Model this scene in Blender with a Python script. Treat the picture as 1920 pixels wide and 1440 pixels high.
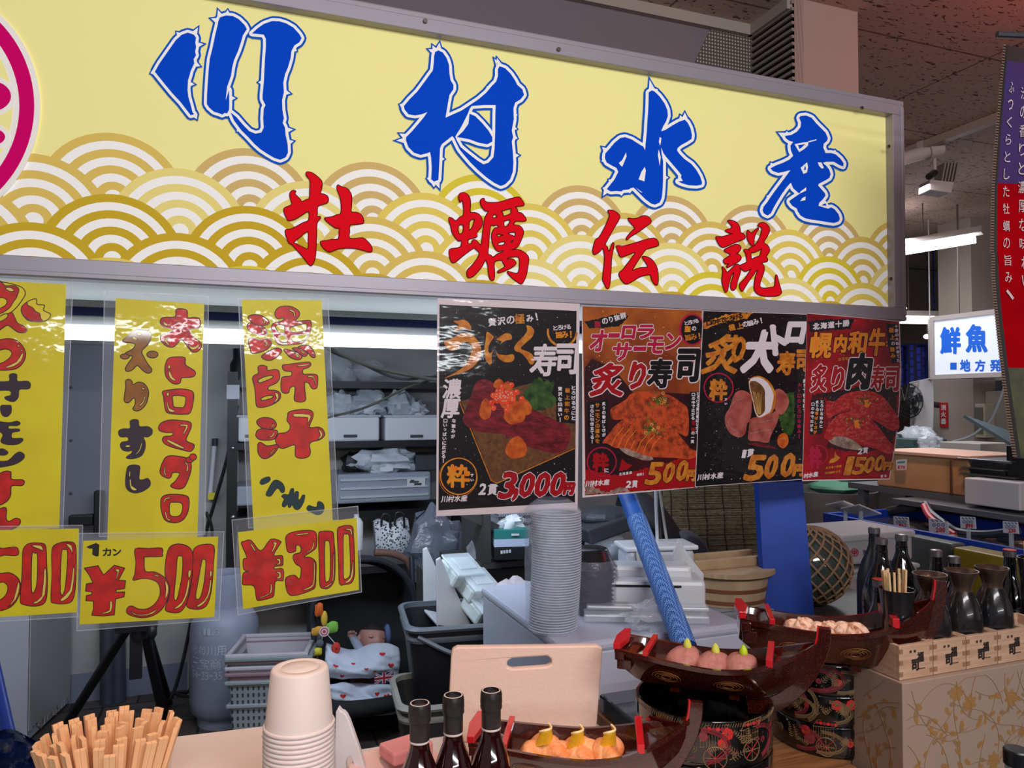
import bpy, bmesh, math, random
from mathutils import Vector, Matrix, noise
from mathutils.geometry import tessellate_polygon
random.seed(7)
for o in list(bpy.data.objects): bpy.data.objects.remove(o)
S = bpy.context.scene
COL = S.collection
# ------------------------------------------------------------ camera, world, lights, exposure
F = 1400.0
YAW, PITCH = math.radians(20.3), math.radians(1.514)
CAM = Vector((0, 0, 1.5))
cam = bpy.data.objects.new('camera', bpy.data.cameras.new('camera')); COL.objects.link(cam)
cam.location = CAM; cam.rotation_euler = (math.pi/2 + PITCH, 0, -YAW)
cam.data.sensor_width = 36; cam.data.lens = 36*F/1920; cam.data.clip_start = .02; cam.data.clip_end = 60
S.camera = cam
S.view_settings.view_transform = 'Standard'; S.view_settings.look = 'None'
S.view_settings.gamma = 1; S.view_settings.exposure = 0.0; S.view_settings.use_curve_mapping = False
S.cycles.max_bounces = 8; S.cycles.transparent_max_bounces = 24; S.cycles.caustics_reflective = False; S.cycles.caustics_refractive = False
S.cycles.sample_clamp_indirect = 6
w = bpy.data.worlds.new('hall_ambient'); S.world = w; w.use_nodes = True
w.node_tree.nodes['Background'].inputs[0].default_value = (.85, .80, .86, 1)
w.node_tree.nodes['Background'].inputs[1].default_value = .2
def light(name, kind, loc, energy, color, target=None, size=.3, size_y=None, spot=1.2, blend=.5):
    l = bpy.data.lights.new(name, kind); l.energy = energy; l.color = color
    if kind == 'AREA':
        l.size = size
        if size_y: l.shape = 'RECTANGLE'; l.size_y = size_y
    elif kind == 'SPOT': l.spot_size = spot; l.spot_blend = blend; l.shadow_soft_size = size
    else: l.shadow_soft_size = size
    o = bpy.data.objects.new(name, l); COL.objects.link(o); o.location = loc
    if target is not None:
        o.rotation_euler = (Vector(target)-Vector(loc)).to_track_quat('-Z', 'Y').to_euler()
    return o
# warm counter spots over the customers' side, the hall tubes behind the viewer, the stall tube, the far stall
light('counter_spot_warm', 'SPOT', (.10, .45, 2.75), 62, (1, .60, .42), (.13, 1.05, .9), .06, spot=.80, blend=.8)
light('counter_spot_boats', 'SPOT', (.95, .45, 2.75), 32, (1, .62, .46), (.92, 1.12, .9), .06, spot=.62, blend=.9)
light('hall_tubes', 'AREA', (.6, -9.0, 2.62), 150, (.92, .97, 1), (.6, 2, 2.2), 7.0, .10)
light('aisle_fill', 'AREA', (.7, -1.4, 2.95), 68, (1, .96, .97), (1.0, 1.6, 1.7), 2.5, .5)
light('stall_tube_glow', 'AREA', (.1, 2.47, 1.66), 16, (.70, .83, 1), (.25, 3.3, .6), 2.0, .08)
light('stall_tube_glow_down', 'AREA', (.7, 3.2, 2.25), 4, (.74, .83, 1), (.9, 2.6, .6), 1.6, .5)
light('far_stall_tubes', 'AREA', (4.9, 4.6, 3.0), 50, (.95, .97, 1), (4.8, 4.7, 0), 2.2, .5)
light('far_counter_lamp', 'SPOT', (3.55, 3.0, 2.7), 60, (1, .60, .42), (3.9, 3.9, 1.0), .08, spot=1.0, blend=.8)
light('red_lantern_glow', 'POINT', (3.3, 1.7, 3.0), 9, (1, .16, .10), None, .15)

R_ = Vector((math.cos(YAW), -math.sin(YAW), 0))
F_ = Vector((math.sin(YAW)*math.cos(PITCH), math.cos(YAW)*math.cos(PITCH), math.sin(PITCH)))
U_ = R_.cross(F_)
def ray(px, py): return F_ + R_*((px-960)/F) - U_*((py-720)/F)
def Rd(px, py, d): return CAM + ray(px, py)*d
def Ry(px, py, Y): r = ray(px, py); return CAM + r*(Y/r.y)
def Rx(px, py, X): r = ray(px, py); return CAM + r*(X/r.x)
def Rz(px, py, Z): r = ray(px, py); return CAM + r*((Z-CAM.z)/r.z)
# ------------------------------------------------------------ helpers
def lin(c):
    c /= 255.0
    return c/12.92 if c <= .04045 else ((c+.055)/1.055)**2.4
def C(r, g, b): return (lin(r), lin(g), lin(b), 1)
MATS = {}
def M(name, rgb=(128,128,128), rough=.5, metal=0, emit=0, alpha=1, trans=0, coat=0, var=None, bump=None, spec=None, ior=None, crough=.05, cbump=None):
    if name in MATS: return MATS[name]
    m = bpy.data.materials.new(name); m.use_nodes = True; MATS[name] = m
    nt = m.node_tree; b = nt.nodes['Principled BSDF']; I = b.inputs
    I['Base Color'].default_value = C(*rgb); I['Roughness'].default_value = rough; I['Metallic'].default_value = metal
    I['Alpha'].default_value = alpha; I['Transmission Weight'].default_value = trans; I['Coat Weight'].default_value = coat
    I['Coat Roughness'].default_value = crough
    if spec is not None: I['Specular IOR Level'].default_value = spec
    if ior: I['IOR'].default_value = ior
    if emit: I['Emission Color'].default_value = C(*rgb); I['Emission Strength'].default_value = emit
    tc = None
    if var or bump or cbump:
        tc = nt.nodes.new('ShaderNodeTexCoord'); tc = tc.outputs['Object']
    if var:   # (scale, second colour, detail, (sx,sy,sz), lo, hi)
        sc, rgb2 = var[0], var[1]; st = var[2] if len(var) > 2 else (1,1,1); lo, hi = (var[3] if len(var) > 3 else (.35,.65))
        mp = nt.nodes.new('ShaderNodeMapping'); mp.inputs['Scale'].default_value = st
        n = nt.nodes.new('ShaderNodeTexNoise'); n.inputs['Scale'].default_value = sc; n.inputs['Detail'].default_value = 5
        cr = nt.nodes.new('ShaderNodeValToRGB'); cr.color_ramp.elements[0].color = C(*rgb); cr.color_ramp.elements[1].color = C(*rgb2)
        cr.color_ramp.elements[0].position = lo; cr.color_ramp.elements[1].position = hi
        nt.links.new(tc, mp.inputs[0]); nt.links.new(mp.outputs[0], n.inputs['Vector']); nt.links.new(n.outputs[0], cr.inputs[0]); nt.links.new(cr.outputs[0], I['Base Color'])
        if emit: nt.links.new(cr.outputs[0], I['Emission Color'])
    for bb, tgt in ((bump, 'Normal'), (cbump, 'Coat Normal')):
        if bb:
            mp = nt.nodes.new('ShaderNodeMapping'); mp.inputs['Scale'].default_value = bb[2] if len(bb) > 2 else (1,1,1)
            n = nt.nodes.new('ShaderNodeTexNoise'); n.inputs['Scale'].default_value = bb[0]; n.inputs['Detail'].default_value = 3
            bp = nt.nodes.new('ShaderNodeBump'); bp.inputs['Strength'].default_value = bb[1]; bp.inputs['Distance'].default_value = .01
            nt.links.new(tc, mp.inputs[0]); nt.links.new(mp.outputs[0], n.inputs['Vector']); nt.links.new(n.outputs[0], bp.inputs['Height']); nt.links.new(bp.outputs[0], I[tgt])
    return m

class MB:
    def __init__(s): s.v = []; s.f = []; s.m = []
    def add(s, vs, fs, mi=0):
        o = len(s.v); s.v += [tuple(v) for v in vs]; s.f += [tuple(i+o for i in f) for f in fs]; s.m += [mi]*len(fs); return s
    def box(s, c, size, rz=0, mi=0, mat=None, taper=1.0):
        hx, hy, hz = size[0]/2, size[1]/2, size[2]/2
        vs = []
        for z, t in ((-hz, taper), (hz, 1)):
            for x, y in ((-hx,-hy),(hx,-hy),(hx,hy),(-hx,hy)): vs.append(Vector((x*t, y*t, z)))
        mt = mat if mat is not None else Matrix.Rotation(rz, 4, 'Z')
        vs = [mt @ v + Vector(c) for v in vs]
        return s.add(vs, [(3,2,1,0),(4,5,6,7),(0,1,5,4),(1,2,6,5),(2,3,7,6),(3,0,4,7)], mi)
    def hexa(s, b, t, mi=0):   # bottom quad, top quad
        return s.add(list(b)+list(t), [(3,2,1,0),(4,5,6,7),(0,1,5,4),(1,2,6,5),(2,3,7,6),(3,0,4,7)], mi)
    def tube(s, pts, r, n=10, mi=0, caps=True):
        pts = [Vector(p) for p in pts]; rs = r if isinstance(r, (list, tuple)) else [r]*len(pts)
        rings = []; prev = None
        for i, p in enumerate(pts):
            t = (pts[min(i+1, len(pts)-1)]-pts[max(i-1, 0)]).normalized()
            if prev is None: a = t.orthogonal().normalized()
            else: a = (prev - t*prev.dot(t)).normalized()
            prev = a; b = t.cross(a)
            rings.append([p + (a*math.cos(k*2*math.pi/n) + b*math.sin(k*2*math.pi/n))*rs[i] for k in range(n)])
        return s.loft(rings, mi, True, caps)
    def loft(s, rings, mi=0, closed=True, caps=False):
        n = len(rings[0]); vs = [v for r in rings for v in r]; fs = []
        for i in range(len(rings)-1):
            for k in range(n if closed else n-1):
                k2 = (k+1) % n; fs.append((i*n+k, i*n+k2, (i+1)*n+k2, (i+1)*n+k))
        if caps: fs.append(tuple(range(n-1, -1, -1))); fs.append(tuple((len(rings)-1)*n+k for k in range(n)))
        return s.add(vs, fs, mi)
    def lathe(s, prof, c=(0,0,0), n=32, mi=0, mat=None, sq=1.0):
        rings = []
        for r, z in prof:
            ring = [Vector((r*math.cos(k*2*math.pi/n), r*sq*math.sin(k*2*math.pi/n), z)) for k in range(n)]
            if mat is not None: ring = [mat @ v for v in ring]
            rings.append([v + Vector(c) for v in ring])
        s.loft(rings, mi, True, False); return s
    def ell(s, c, rad, n=12, mi=0, mat=None, jit=0, seed=0, sc=8):
        vs, fs = [], []; m = n//2
        for i in range(m+1):
            th = math.pi*i/m
            for k in range(n):
                ph = 2*math.pi*k/n; d = Vector((math.sin(th)*math.cos(ph), math.sin(th)*math.sin(ph), math.cos(th)))
                q = 1 + (jit*noise.noise(d*sc*.3+Vector((seed*7.3, seed*1.9, 0))) if jit else 0)
                v = Vector((d.x*rad[0]*q, d.y*rad[1]*q, d.z*rad[2]*q))
                if mat is not None: v = mat @ v
                vs.append(v+Vector(c))
        for i in range(m):
            for k in range(n): k2 = (k+1)%n; fs.append((i*n+k, (i+1)*n+k, (i+1)*n+k2, i*n+k2))
        return s.add(vs, fs, mi)
    def grid(s, fn, nu, nv, mi=0, thick=None):
        vs = [Vector(fn(i/nu, j/nv)) for j in range(nv+1) for i in range(nu+1)]
        fs = [(j*(nu+1)+i, j*(nu+1)+i+1, (j+1)*(nu+1)+i+1, (j+1)*(nu+1)+i) for j in range(nv) for i in range(nu)]
        if thick is not None:
            o = len(vs); vs += [v+Vector(thick) for v in vs]
            fs += [tuple(o+i for i in reversed(f)) for f in fs]
            rim = [j*(nu+1) for j in range(nv+1)] + [nv*(nu+1)+i for i in range(1, nu+1)] + [j*(nu+1)+nu for j in range(nv-1, -1, -1)] + [i for i in range(nu-1, 0, -1)]
            fs += [(rim[k], rim[(k+1)%len(rim)], o+rim[(k+1)%len(rim)], o+rim[k]) for k in range(len(rim))]
        return s.add(vs, fs, mi)
    def prism(s, pts3, off, mi=0):   # flat polygon in space pushed along off
        pts3 = [Vector(p) for p in pts3]; n = len(pts3); off = Vector(off)
        tri = tessellate_polygon([pts3])
        o = len(s.v)
        fs = [tuple(t) for t in tri] + [tuple(n+i for i in reversed(t)) for t in tri] + [(k, (k+1)%n, n+(k+1)%n, n+k) for k in range(n)]
        return s.add(pts3+[p+off for p in pts3], fs, mi)
    def build(s, name, mats, parent=None, smooth=False, bevel=0, ang=40, sub=0, loc=None):
        me = bpy.data.meshes.new(name)
        if loc is not None: L = Vector(loc); s.v = [tuple(Vector(v)-L) for v in s.v]
        me.from_pydata(s.v, [], s.f)
        mats = mats if isinstance(mats, (list, tuple)) else [mats]
        for m in mats: me.materials.append(m)
        if len(mats) > 1: me.polygons.foreach_set('material_index', s.m)
        me.update()
        bm = bmesh.new(); bm.from_mesh(me); bmesh.ops.recalc_face_normals(bm, faces=bm.faces); bm.to_mesh(me); bm.free()
        if smooth:
            me.polygons.foreach_set('use_smooth', [True]*len(me.polygons))
            me.set_sharp_from_angle(angle=math.radians(ang))
        o = bpy.data.objects.new(name, me); COL.objects.link(o)
        if loc is not None: o.location = loc
        if parent: o.parent = parent
        if bevel:
            b = o.modifiers.new('b', 'BEVEL'); b.width = bevel; b.segments = 2; b.limit_method = 'ANGLE'
        if sub:
            b = o.modifiers.new('s', 'SUBSURF'); b.levels = sub; b.render_levels = sub
        return o
def tag(o, label, cat, group=None, kind=None):
    o['label'] = label; o['category'] = cat
    if group: o['group'] = group
    if kind: o['kind'] = kind
    return o
def thing(name, label, cat, loc=(0,0,0), rz=0, group=None):
    o = bpy.data.objects.new(name, None); COL.objects.link(o); o.location = loc; o.rotation_euler = (0,0,rz); o.empty_display_size = .05
    return tag(o, label, cat, group)
def struct(o): o['kind'] = 'structure'; return o
def dup(root, loc=None, rz=None, label=None, group=None):
    r = root.copy(); COL.objects.link(r)
    if loc is not None: r.location = loc
    if rz is not None: r.rotation_euler = (0,0,rz)
    if label: r['label'] = label
    if group: r['group'] = group
    for ch in list(root.children):
        c = ch.copy(); COL.objects.link(c); c.parent = r
        for g in list(ch.children):
            d = g.copy(); COL.objects.link(d); d.parent = c
    return r

# ---- flat printing: pixel outlines are carried to the plane of the sheet they are printed on
def smooth(lp, n=3):
    out = []; L = len(lp)
    for i in range(L):
        p0, p1, p2, p3 = lp[i-1], lp[i], lp[(i+1)%L], lp[(i+2)%L]
        for k in range(n):
            t = k/n; t2 = t*t; t3 = t2*t
            out.append(tuple(.5*((2*p1[j]) + (-p0[j]+p2[j])*t + (2*p0[j]-5*p1[j]+4*p2[j]-p3[j])*t2 + (-p0[j]+3*p1[j]-3*p2[j]+p3[j])*t3) for j in (0, 1)))
    return out
def Z(ox, oy, s, pts): return [(ox+x/s, oy+y/s) for x, y in pts]
def tri2(loops):
    vs = [Vector((x, y, 0)) for lp in loops for x, y in lp]
    return vs, tessellate_polygon([[Vector((x, y, 0)) for x, y in lp] for lp in loops])
class Flat:
    """maps photo pixels to points on an upright sheet at depth Y (l = lift off the sheet)"""
    def __init__(s, Y): s.Y = Y
    k = 0
    def up(s, l): Flat.k = (Flat.k+1) % 50; return l + Flat.k*1.6e-6   # no two overlapping faces share a plane
    def pt(s, x, y, l): p = Ry(x, y, s.Y); return Vector((p.x, p.y-l, p.z))
    def fill(s, mb, loops, l, mi=0):
        vs, t = tri2(loops); l = s.up(l); mb.add([s.pt(v.x, v.y, l) for v in vs], t, mi)
    def dil(s, mb, loops, r, l, mi=0, fillin=True):
        if fillin: s.fill(mb, loops, l, mi)
        for lp in loops:
            n = len(lp)
            for i in range(n): s.cap(mb, lp[i], lp[(i+1)%n], r, r, l, mi)
    def cap(s, mb, a, b, ra, rb, l, mi=0, n=8):
        dx, dy = b[0]-a[0], b[1]-a[1]; L = math.hypot(dx, dy)
        if L > 1e-6:
            nx, ny = -dy/L, dx/L; l0 = s.up(l)
            mb.add([s.pt(a[0]+nx*ra, a[1]+ny*ra, l0), s.pt(b[0]+nx*rb, b[1]+ny*rb, l0), s.pt(b[0]-nx*rb, b[1]-ny*rb, l0), s.pt(a[0]-nx*ra, a[1]-ny*ra, l0)], [(0,1,2,3)], mi)
        l = s.up(l)
        mb.add([s.pt(a[0]+ra*math.cos(k*2*math.pi/n), a[1]+ra*math.sin(k*2*math.pi/n), l) for k in range(n)], [tuple(range(n))], mi)
    def line(s, mb, pts, r, l, mi=0, n=8):
        rs = r if isinstance(r, (list, tuple)) else [r]*len(pts)
        for i in range(len(pts)-1): s.cap(mb, pts[i], pts[i+1], rs[i], rs[i+1], l, mi, n)
        s.cap(mb, pts[-1], pts[-1], rs[-1], rs[-1], l, mi, n)
    def disc(s, mb, c, r, l, mi=0, n=14, ry=None):
        ry = ry or r; l = s.up(l)
        mb.add([s.pt(c[0]+r*math.cos(k*2*math.pi/n), c[1]+ry*math.sin(k*2*math.pi/n), l) for k in range(n)], [tuple(range(n))], mi)
    def ring(s, mb, c, r, wd, l, mi=0, n=28, a0=0, a1=2*math.pi):
        s.line(mb, [(c[0]+r*math.cos(a0+(a1-a0)*k/n), c[1]+r*math.sin(a0+(a1-a0)*k/n)) for k in range(n+1)], wd/2, l, mi)
    def text(s, mb, ch, x0, y0, x1, y1, l, r=0, mi=0, shear=0, rot=0, fit=True):
        vs, fs, ed = glyph(ch)
        if not vs: return
        if not fit: pass
        cx, cy = (x0+x1)/2, (y0+y1)/2; ca, sa = math.cos(rot), math.sin(rot); q = []
        for u, v in vs:
            x = (u-.5)*(x1-x0) + shear*(v-.5)*(y1-y0); y = -(v-.5)*(y1-y0)
            q.append((cx+x*ca-y*sa, cy+x*sa+y*ca))
        mb.add([s.pt(x, y, l) for x, y in q], fs, mi)
        if r:
            for a, b in ed: s.cap(mb, q[a], q[b], r, r, l, mi, 6)
    def row(s, mb, txt, x0, y0, x1, y1, size, l, r=.4, mi=0, shear=0):   # characters spread between two points
        n = len(txt); rot = math.atan2(y1-y0, x1-x0)
        vert = abs(y1-y0) > abs(x1-x0)
        for i, ch in enumerate(txt):
            t = i/max(1, n-1); x = x0+(x1-x0)*t; y = y0+(y1-y0)*t
            w_, h_ = NARROW.get(ch, (.9, .9)); k = size/2
            s.text(mb, ch, x-k*w_, y-k*h_, x+k*w_, y+k*h_, l, r, mi, shear, 0 if vert else rot)
NARROW = {'！': (.2, .9), '!': (.2, .9), 'っ': (.6, .55), 'ー': (.9, .15), '、': (.3, .3), '。': (.3, .3), 'い': (.9, .7), '一': (.9, .12), '上': (.9, .85), 'し': (.6, .9), 'く': (.5, .9), 'り': (.55, .9), 'ト': (.45, .9), '1': (.4, .9), '2': (.55, .9), '0': (.55, .9), '5': (.55, .9), '3': (.55, .9), ',': (.2, .3)}
_G = {}
def glyph(ch):
    """outline of one character of the default font, scaled to the unit square"""
    if ch in _G: return _G[ch]
    cu = bpy.data.curves.new('g', 'FONT'); cu.body = ch; cu.resolution_u = 2; cu.fill_mode = 'FRONT'
    o = bpy.data.objects.new('g', cu); COL.objects.link(o)
    dg = bpy.context.evaluated_depsgraph_get(); me = bpy.data.meshes.new_from_object(o.evaluated_get(dg))
    vs = [(v.co.x, v.co.y) for v in me.vertices]; fs = [tuple(p.vertices) for p in me.polygons]
    cnt = {}
    for f in fs:
        for i in range(len(f)):
            k = tuple(sorted((f[i], f[(i+1)%len(f)]))); cnt[k] = cnt.get(k, 0)+1
    ed = [k for k, n in cnt.items() if n == 1]
    bpy.data.objects.remove(o); bpy.data.curves.remove(cu); bpy.data.meshes.remove(me)
    if vs:
        x0, x1 = min(v[0] for v in vs), max(v[0] for v in vs); y0, y1 = min(v[1] for v in vs), max(v[1] for v in vs)
        vs = [((x-x0)/max(1e-6, x1-x0), (y-y0)/max(1e-6, y1-y0)) for x, y in vs]
    _G[ch] = (vs, fs, ed); return _G[ch]
def nearest(loops, p):
    best = None
    for lp in loops:
        for i in range(len(lp)):
            a, b = lp[i], lp[(i+1)%len(lp)]; dx, dy = b[0]-a[0], b[1]-a[1]; L = dx*dx+dy*dy
            t = 0 if L < 1e-9 else max(0, min(1, ((p[0]-a[0])*dx+(p[1]-a[1])*dy)/L)); q = (a[0]+dx*t, a[1]+dy*t)
            d = math.hypot(q[0]-p[0], q[1]-p[1])
            if best is None or d < best[0]: best = (d, q)
    return best
# ------------------------------------------------------------ the setting
def nodes_ceiling():
    m = M('acoustic_tile', (206,182,172), .9)
    nt = m.node_tree; b = nt.nodes['Principled BSDF']; L = nt.links.new
    tc = nt.nodes.new('ShaderNodeTexCoord')
    mp = nt.nodes.new('ShaderNodeMapping'); mp.inputs['Scale'].default_value = (24, 66, 1); L(tc.outputs['Object'], mp.inputs[0])
    n = nt.nodes.new('ShaderNodeTexNoise'); n.inputs['Scale'].default_value = 1.0; n.inputs['Detail'].default_value = 2.5; n.inputs['Distortion'].default_value = .8; L(mp.outputs[0], n.inputs['Vector'])
    cr = nt.nodes.new('ShaderNodeValToRGB'); e = cr.color_ramp.elements; e[0].position = .61; e[0].color = C(206,182,172); e[1].position = .64; e[1].color = C(96,76,70); L(n.outputs[0], cr.inputs[0])
    br = nt.nodes.new('ShaderNodeTexBrick'); br.offset = 0; br.inputs['Scale'].default_value = 1; br.inputs['Mortar Size'].default_value = .006; br.inputs['Brick Width'].default_value = 1.82; br.inputs['Row Height'].default_value = .91
    br.inputs['Color1'].default_value = (1,1,1,1); br.inputs['Color2'].default_value = (.95,.95,.95,1); br.inputs['Mortar'].default_value = (.35,.32,.3,1); L(tc.outputs['Object'], br.inputs['Vector'])
    mx = nt.nodes.new('ShaderNodeMix'); mx.data_type = 'RGBA'; mx.blend_type = 'MULTIPLY'; mx.inputs[0].default_value = 1
    L(cr.outputs[0], mx.inputs[6]); L(br.outputs[0], mx.inputs[7]); L(mx.outputs[2], b.inputs['Base Color'])
    return m
def nodes_brick(name, c1, c2, cm, bw, rh, ms=.01, rough=.7, offset=.5, coord='Object', rot=(0,0,0), coat=0):
    m = M(name, c1, rough, coat=coat); nt = m.node_tree; b = nt.nodes['Principled BSDF']; L = nt.links.new
    tc = nt.nodes.new('ShaderNodeTexCoord'); mp = nt.nodes.new('ShaderNodeMapping'); mp.inputs['Rotation'].default_value = rot; L(tc.outputs[coord], mp.inputs[0])
    br = nt.nodes.new('ShaderNodeTexBrick'); br.offset = offset; br.inputs['Scale'].default_value = 1; br.inputs['Mortar Size'].default_value = ms; br.inputs['Brick Width'].default_value = bw; br.inputs['Row Height'].default_value = rh
    br.inputs['Color1'].default_value = C(*c1); br.inputs['Color2'].default_value = C(*c2); br.inputs['Mortar'].default_value = C(*cm); L(mp.outputs[0], br.inputs['Vector']); L(br.outputs[0], b.inputs['Base Color'])
    return m
ZC = 3.29
mb = MB(); mb.box((3, 0, ZC+.03), (14, 20.2, .06)); struct(mb.build('ceiling', nodes_ceiling()))
M_FLOOR = nodes_brick('floor_tile', (92,82,78), (76,66,62), (40,34,32), .30, .30, .006, .55)
mb = MB(); mb.box((3, .4, -.03), (14, 21, .06)); struct(mb.build('floor', M_FLOOR))
M_WALL = M('painted_wall', (176,174,172), .8, var=(3, (160,158,158)))
M_GREYWALL = M('grey_soffit', (122,116,122), .75)
# wall behind the fascia, above the stall opening, with its return and the column
mb = MB(); mb.box((-.60, 2.98, 2.66), (5.76, .16, 1.26)); struct(mb.build('wall_soffit', M_GREYWALL))
def nodes_dots():
    m = M('perforated_panel', (150,140,128), .6); nt = m.node_tree; b = nt.nodes['Principled BSDF']; L = nt.links.new
    tc = nt.nodes.new('ShaderNodeTexCoord'); mp = nt.nodes.new('ShaderNodeMapping'); mp.inputs['Scale'].default_value = (62,1,62); L(tc.outputs['Object'], mp.inputs[0])
    v = nt.nodes.new('ShaderNodeTexVoronoi'); v.inputs['Randomness'].default_value = 0; v.inputs['Scale'].default_value = 1; L(mp.outputs[0], v.inputs['Vector'])
    cr = nt.nodes.new('ShaderNodeValToRGB'); e = cr.color_ramp.elements; e[0].position = .28; e[0].color = C(190,178,160); e[1].position = .34; e[1].color = C(84,78,76); L(v.outputs[0], cr.inputs[0]); L(cr.outputs[0], b.inputs['Base Color'])
    return m
a = [Ry(1340, 38, 2.895), Ry(1413, 55, 2.895), Ry(1413, 160, 2.895), Ry(1298, 128, 2.895)]
mb = MB(); mb.prism(a, (0, .01, 0)); tag(mb.build('speaker_grille', nodes_dots()), 'grey perforated panel high on the wall behind the yellow fascia', 'grille')
m = M('louvre', (110,102,96), .6)
mb = MB(); mb.box((2.315, 2.755, 2.66), (.05, .29, 1.26)); 
w1 = struct(mb.build('wall_return', m))
mb = MB()
for k in range(40): mb.box((2.284, 2.755, 2.06+k*.031), (.016, .29, .014))
mb.build('trim_1', M('louvre_slat', (142,132,124), .6), w1)
mb = MB(); mb.box((2.47, 2.79, 2.62), (.36, .36, 1.34)); struct(mb.build('column', M('column_paint', (172,150,140), .8)))
mb = MB(); mb.box((-.6, 2.885, 3.265), (5.76, .03, .05)); mb.box((2.275, 2.755, 3.265), (.03, .27, .05)); struct(mb.build('trim_2', M('trim_paint', (168,158,150), .6)))
# back room
mb = MB(); mb.box((.2, 4.38, 1.3), (5.2, .12, 2.6)); struct(mb.build('wall_back', M_WALL))
mb = MB(); mb.box((.3, 4.315, .07), (4.9, .012, .14)); struct(mb.build('baseboard_back', M('base_paint', (122,126,146), .6)))
mb = MB(); mb.box((-1.62, 3.2, 1.3), (.1, 2.4, 2.6)); struct(mb.build('wall_left', M_WALL))
mb = MB(); mb.box((.2, 3.65, 2.35), (5.2, 1.3, .06)); struct(mb.build('ceiling_stall', M('stall_ceiling', (150,148,150), .8)))
# hall far end (behind the neighbouring stall)
mb = MB(); mb.box((6.5, 9.6, 1.65), (7, .1, 3.3)); struct(mb.build('wall_far', M('far_wall', (120,108,104), .8)))
mb = MB(); mb.box((9.2, 4.5, 1.65), (.1, 11, 3.3)); struct(mb.build('wall_right', M('right_wall', (128,112,106), .8)))
mb = MB(); mb.box((4.39, 3.6, 3.262), (.06, 8.6, .05)); mb.box((4.46, 3.6, 3.275), (.02, 8.6, .03)); struct(mb.build('trim_3', M('rail_paint', (176,160,150), .5)))
mb = MB(); mb.box((7.4, 7.6, 2.96), (5.0, .5, .62)); struct(mb.build('beam', M('beam_paint', (112,98,94), .8)))

# ------------------------------------------------------------ the backlit fascia
M_ALU = M('aluminium', (158,154,164), .42, .25, bump=(60, .03, (1, 1, 40)))
SY = 1.96
sign = thing('shop_sign', 'long backlit yellow shop fascia with blue and red lettering over golden waves', 'sign', (.3, SY, 1.785))
def under(o, p): o.parent = p; o.matrix_parent_inverse = p.matrix_basis.inverted(); return o
SIGN_E = .24
def signmat(name, rgb, e=SIGN_E): return M(name, rgb, .75, emit=e, spec=.08)
mb = MB(); mb.box((.45, SY+.006, 2.16), (3.36, .008, .74)); under(mb.build('panel', signmat('sign_yellow', (236,228,152))), sign)
mb = MB()
mb.box((.45, SY-.004, 2.522), (3.42, .05, .050)); mb.box((.45, SY-.004, 1.807), (3.42, .05, .046)); mb.box((2.1355, SY-.004, 2.1635), (.049, .0496, .667))
mb.box((.45, SY-.024, 2.538), (3.42, .012, .014)); mb.box((.45, SY-.026, 1.792), (3.42, .012, .012)); mb.box((2.153, SY-.0262, 2.165), (.013, .011, .722))
under(mb.build('frame', M_ALU, bevel=.002), sign)
mb = MB(); mb.box((.45, SY+.21, 2.165), (3.4, .38, .75)); under(mb.build('casing', M('sign_casing', (196,198,196), .4, .1)), sign)
for px, py in ((797, 40), (1047, 93), (1615, 203), (1665, 275), (1669, 523)):
  mb = MB(); p = Ry(px, py, SY-.03); mb.lathe([(0,-.006),(.006,-.006),(.0065,0)], (0,0,0), 10, mat=Matrix.Translation((p.x, SY-.029, p.z)) @ Matrix.Rotation(-math.pi/2, 4, 'X'))
  under(mb.build('screw', M('screw_steel', (120,112,108), .3, .9)), sign)
# seigaiha waves: rows of discs, the lower rows lapping over the upper ones
golds = [(205,176,112), (214,186,96), (196,164,44), (222,200,96), (214,196,60), (228,212,128)]
bands = [signmat('wave_gold_%s' % 'abcdef'[i], g, SIGN_E*.9) for i, g in enumerate(golds)] + [signmat('wave_white', (236,235,232), SIGN_E*1.1)]
mb = MB(); R0 = .0785*SY; STEP = .1555*SY; zb, zt, xr = 1.826, 2.5, 2.112; rnd = random.Random(4)
def clip(poly, f):
    out = []
    for i in range(len(poly)):
        a, b = poly[i], poly[(i+1)%len(poly)]; fa, fb = f(a), f(b)
        if fa >= 0: out.append(a)
        if (fa < 0) != (fb < 0): t = fa/(fa-fb); out.append((a[0]+(b[0]-a[0])*t, a[1]+(b[1]-a[1])*t))
    return out
lift = 0
tops = [.3255, .291, .2515, .2105, .175]
for r, tp in enumerate(tops):
    for k in range(-3, 9):
        cx = -.140*SY + STEP*(k + (.5 if r % 2 else 0)) + (-.008 if r % 2 else 0); cz = 1.5 + tp*SY - R0
        left = cx < .5
        gi = rnd.choice([0, 0, 1] if r == 0 else [1, 3, 5] if r == 1 else ([2, 1, 2] if left else [4, 3, 5]) if r == 2 else ([2, 1] if left else [3, 5, 4]) if r == 3 else [4, 2, 3])
        if r == 0 and k == 3: gi = 4
        for q, rr in enumerate((1, .875, .75, .625, .5, .375, .25, .125)):
            lift = .00004*(r*9+q+1)
            poly = [(cx+R0*rr*math.cos(t*2*math.pi/48), cz+R0*rr*math.sin(t*2*math.pi/48)) for t in range(48)]
            poly = clip(clip(poly, lambda p: p[1]-zb), lambda p: xr-p[0])
            if len(poly) > 2: mb.add([(x, SY+.002-lift, z) for x, z in poly], [tuple(range(len(poly)))], gi if q % 2 == 0 else 6)
under(mb.build('wave_print', bands), sign)
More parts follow.
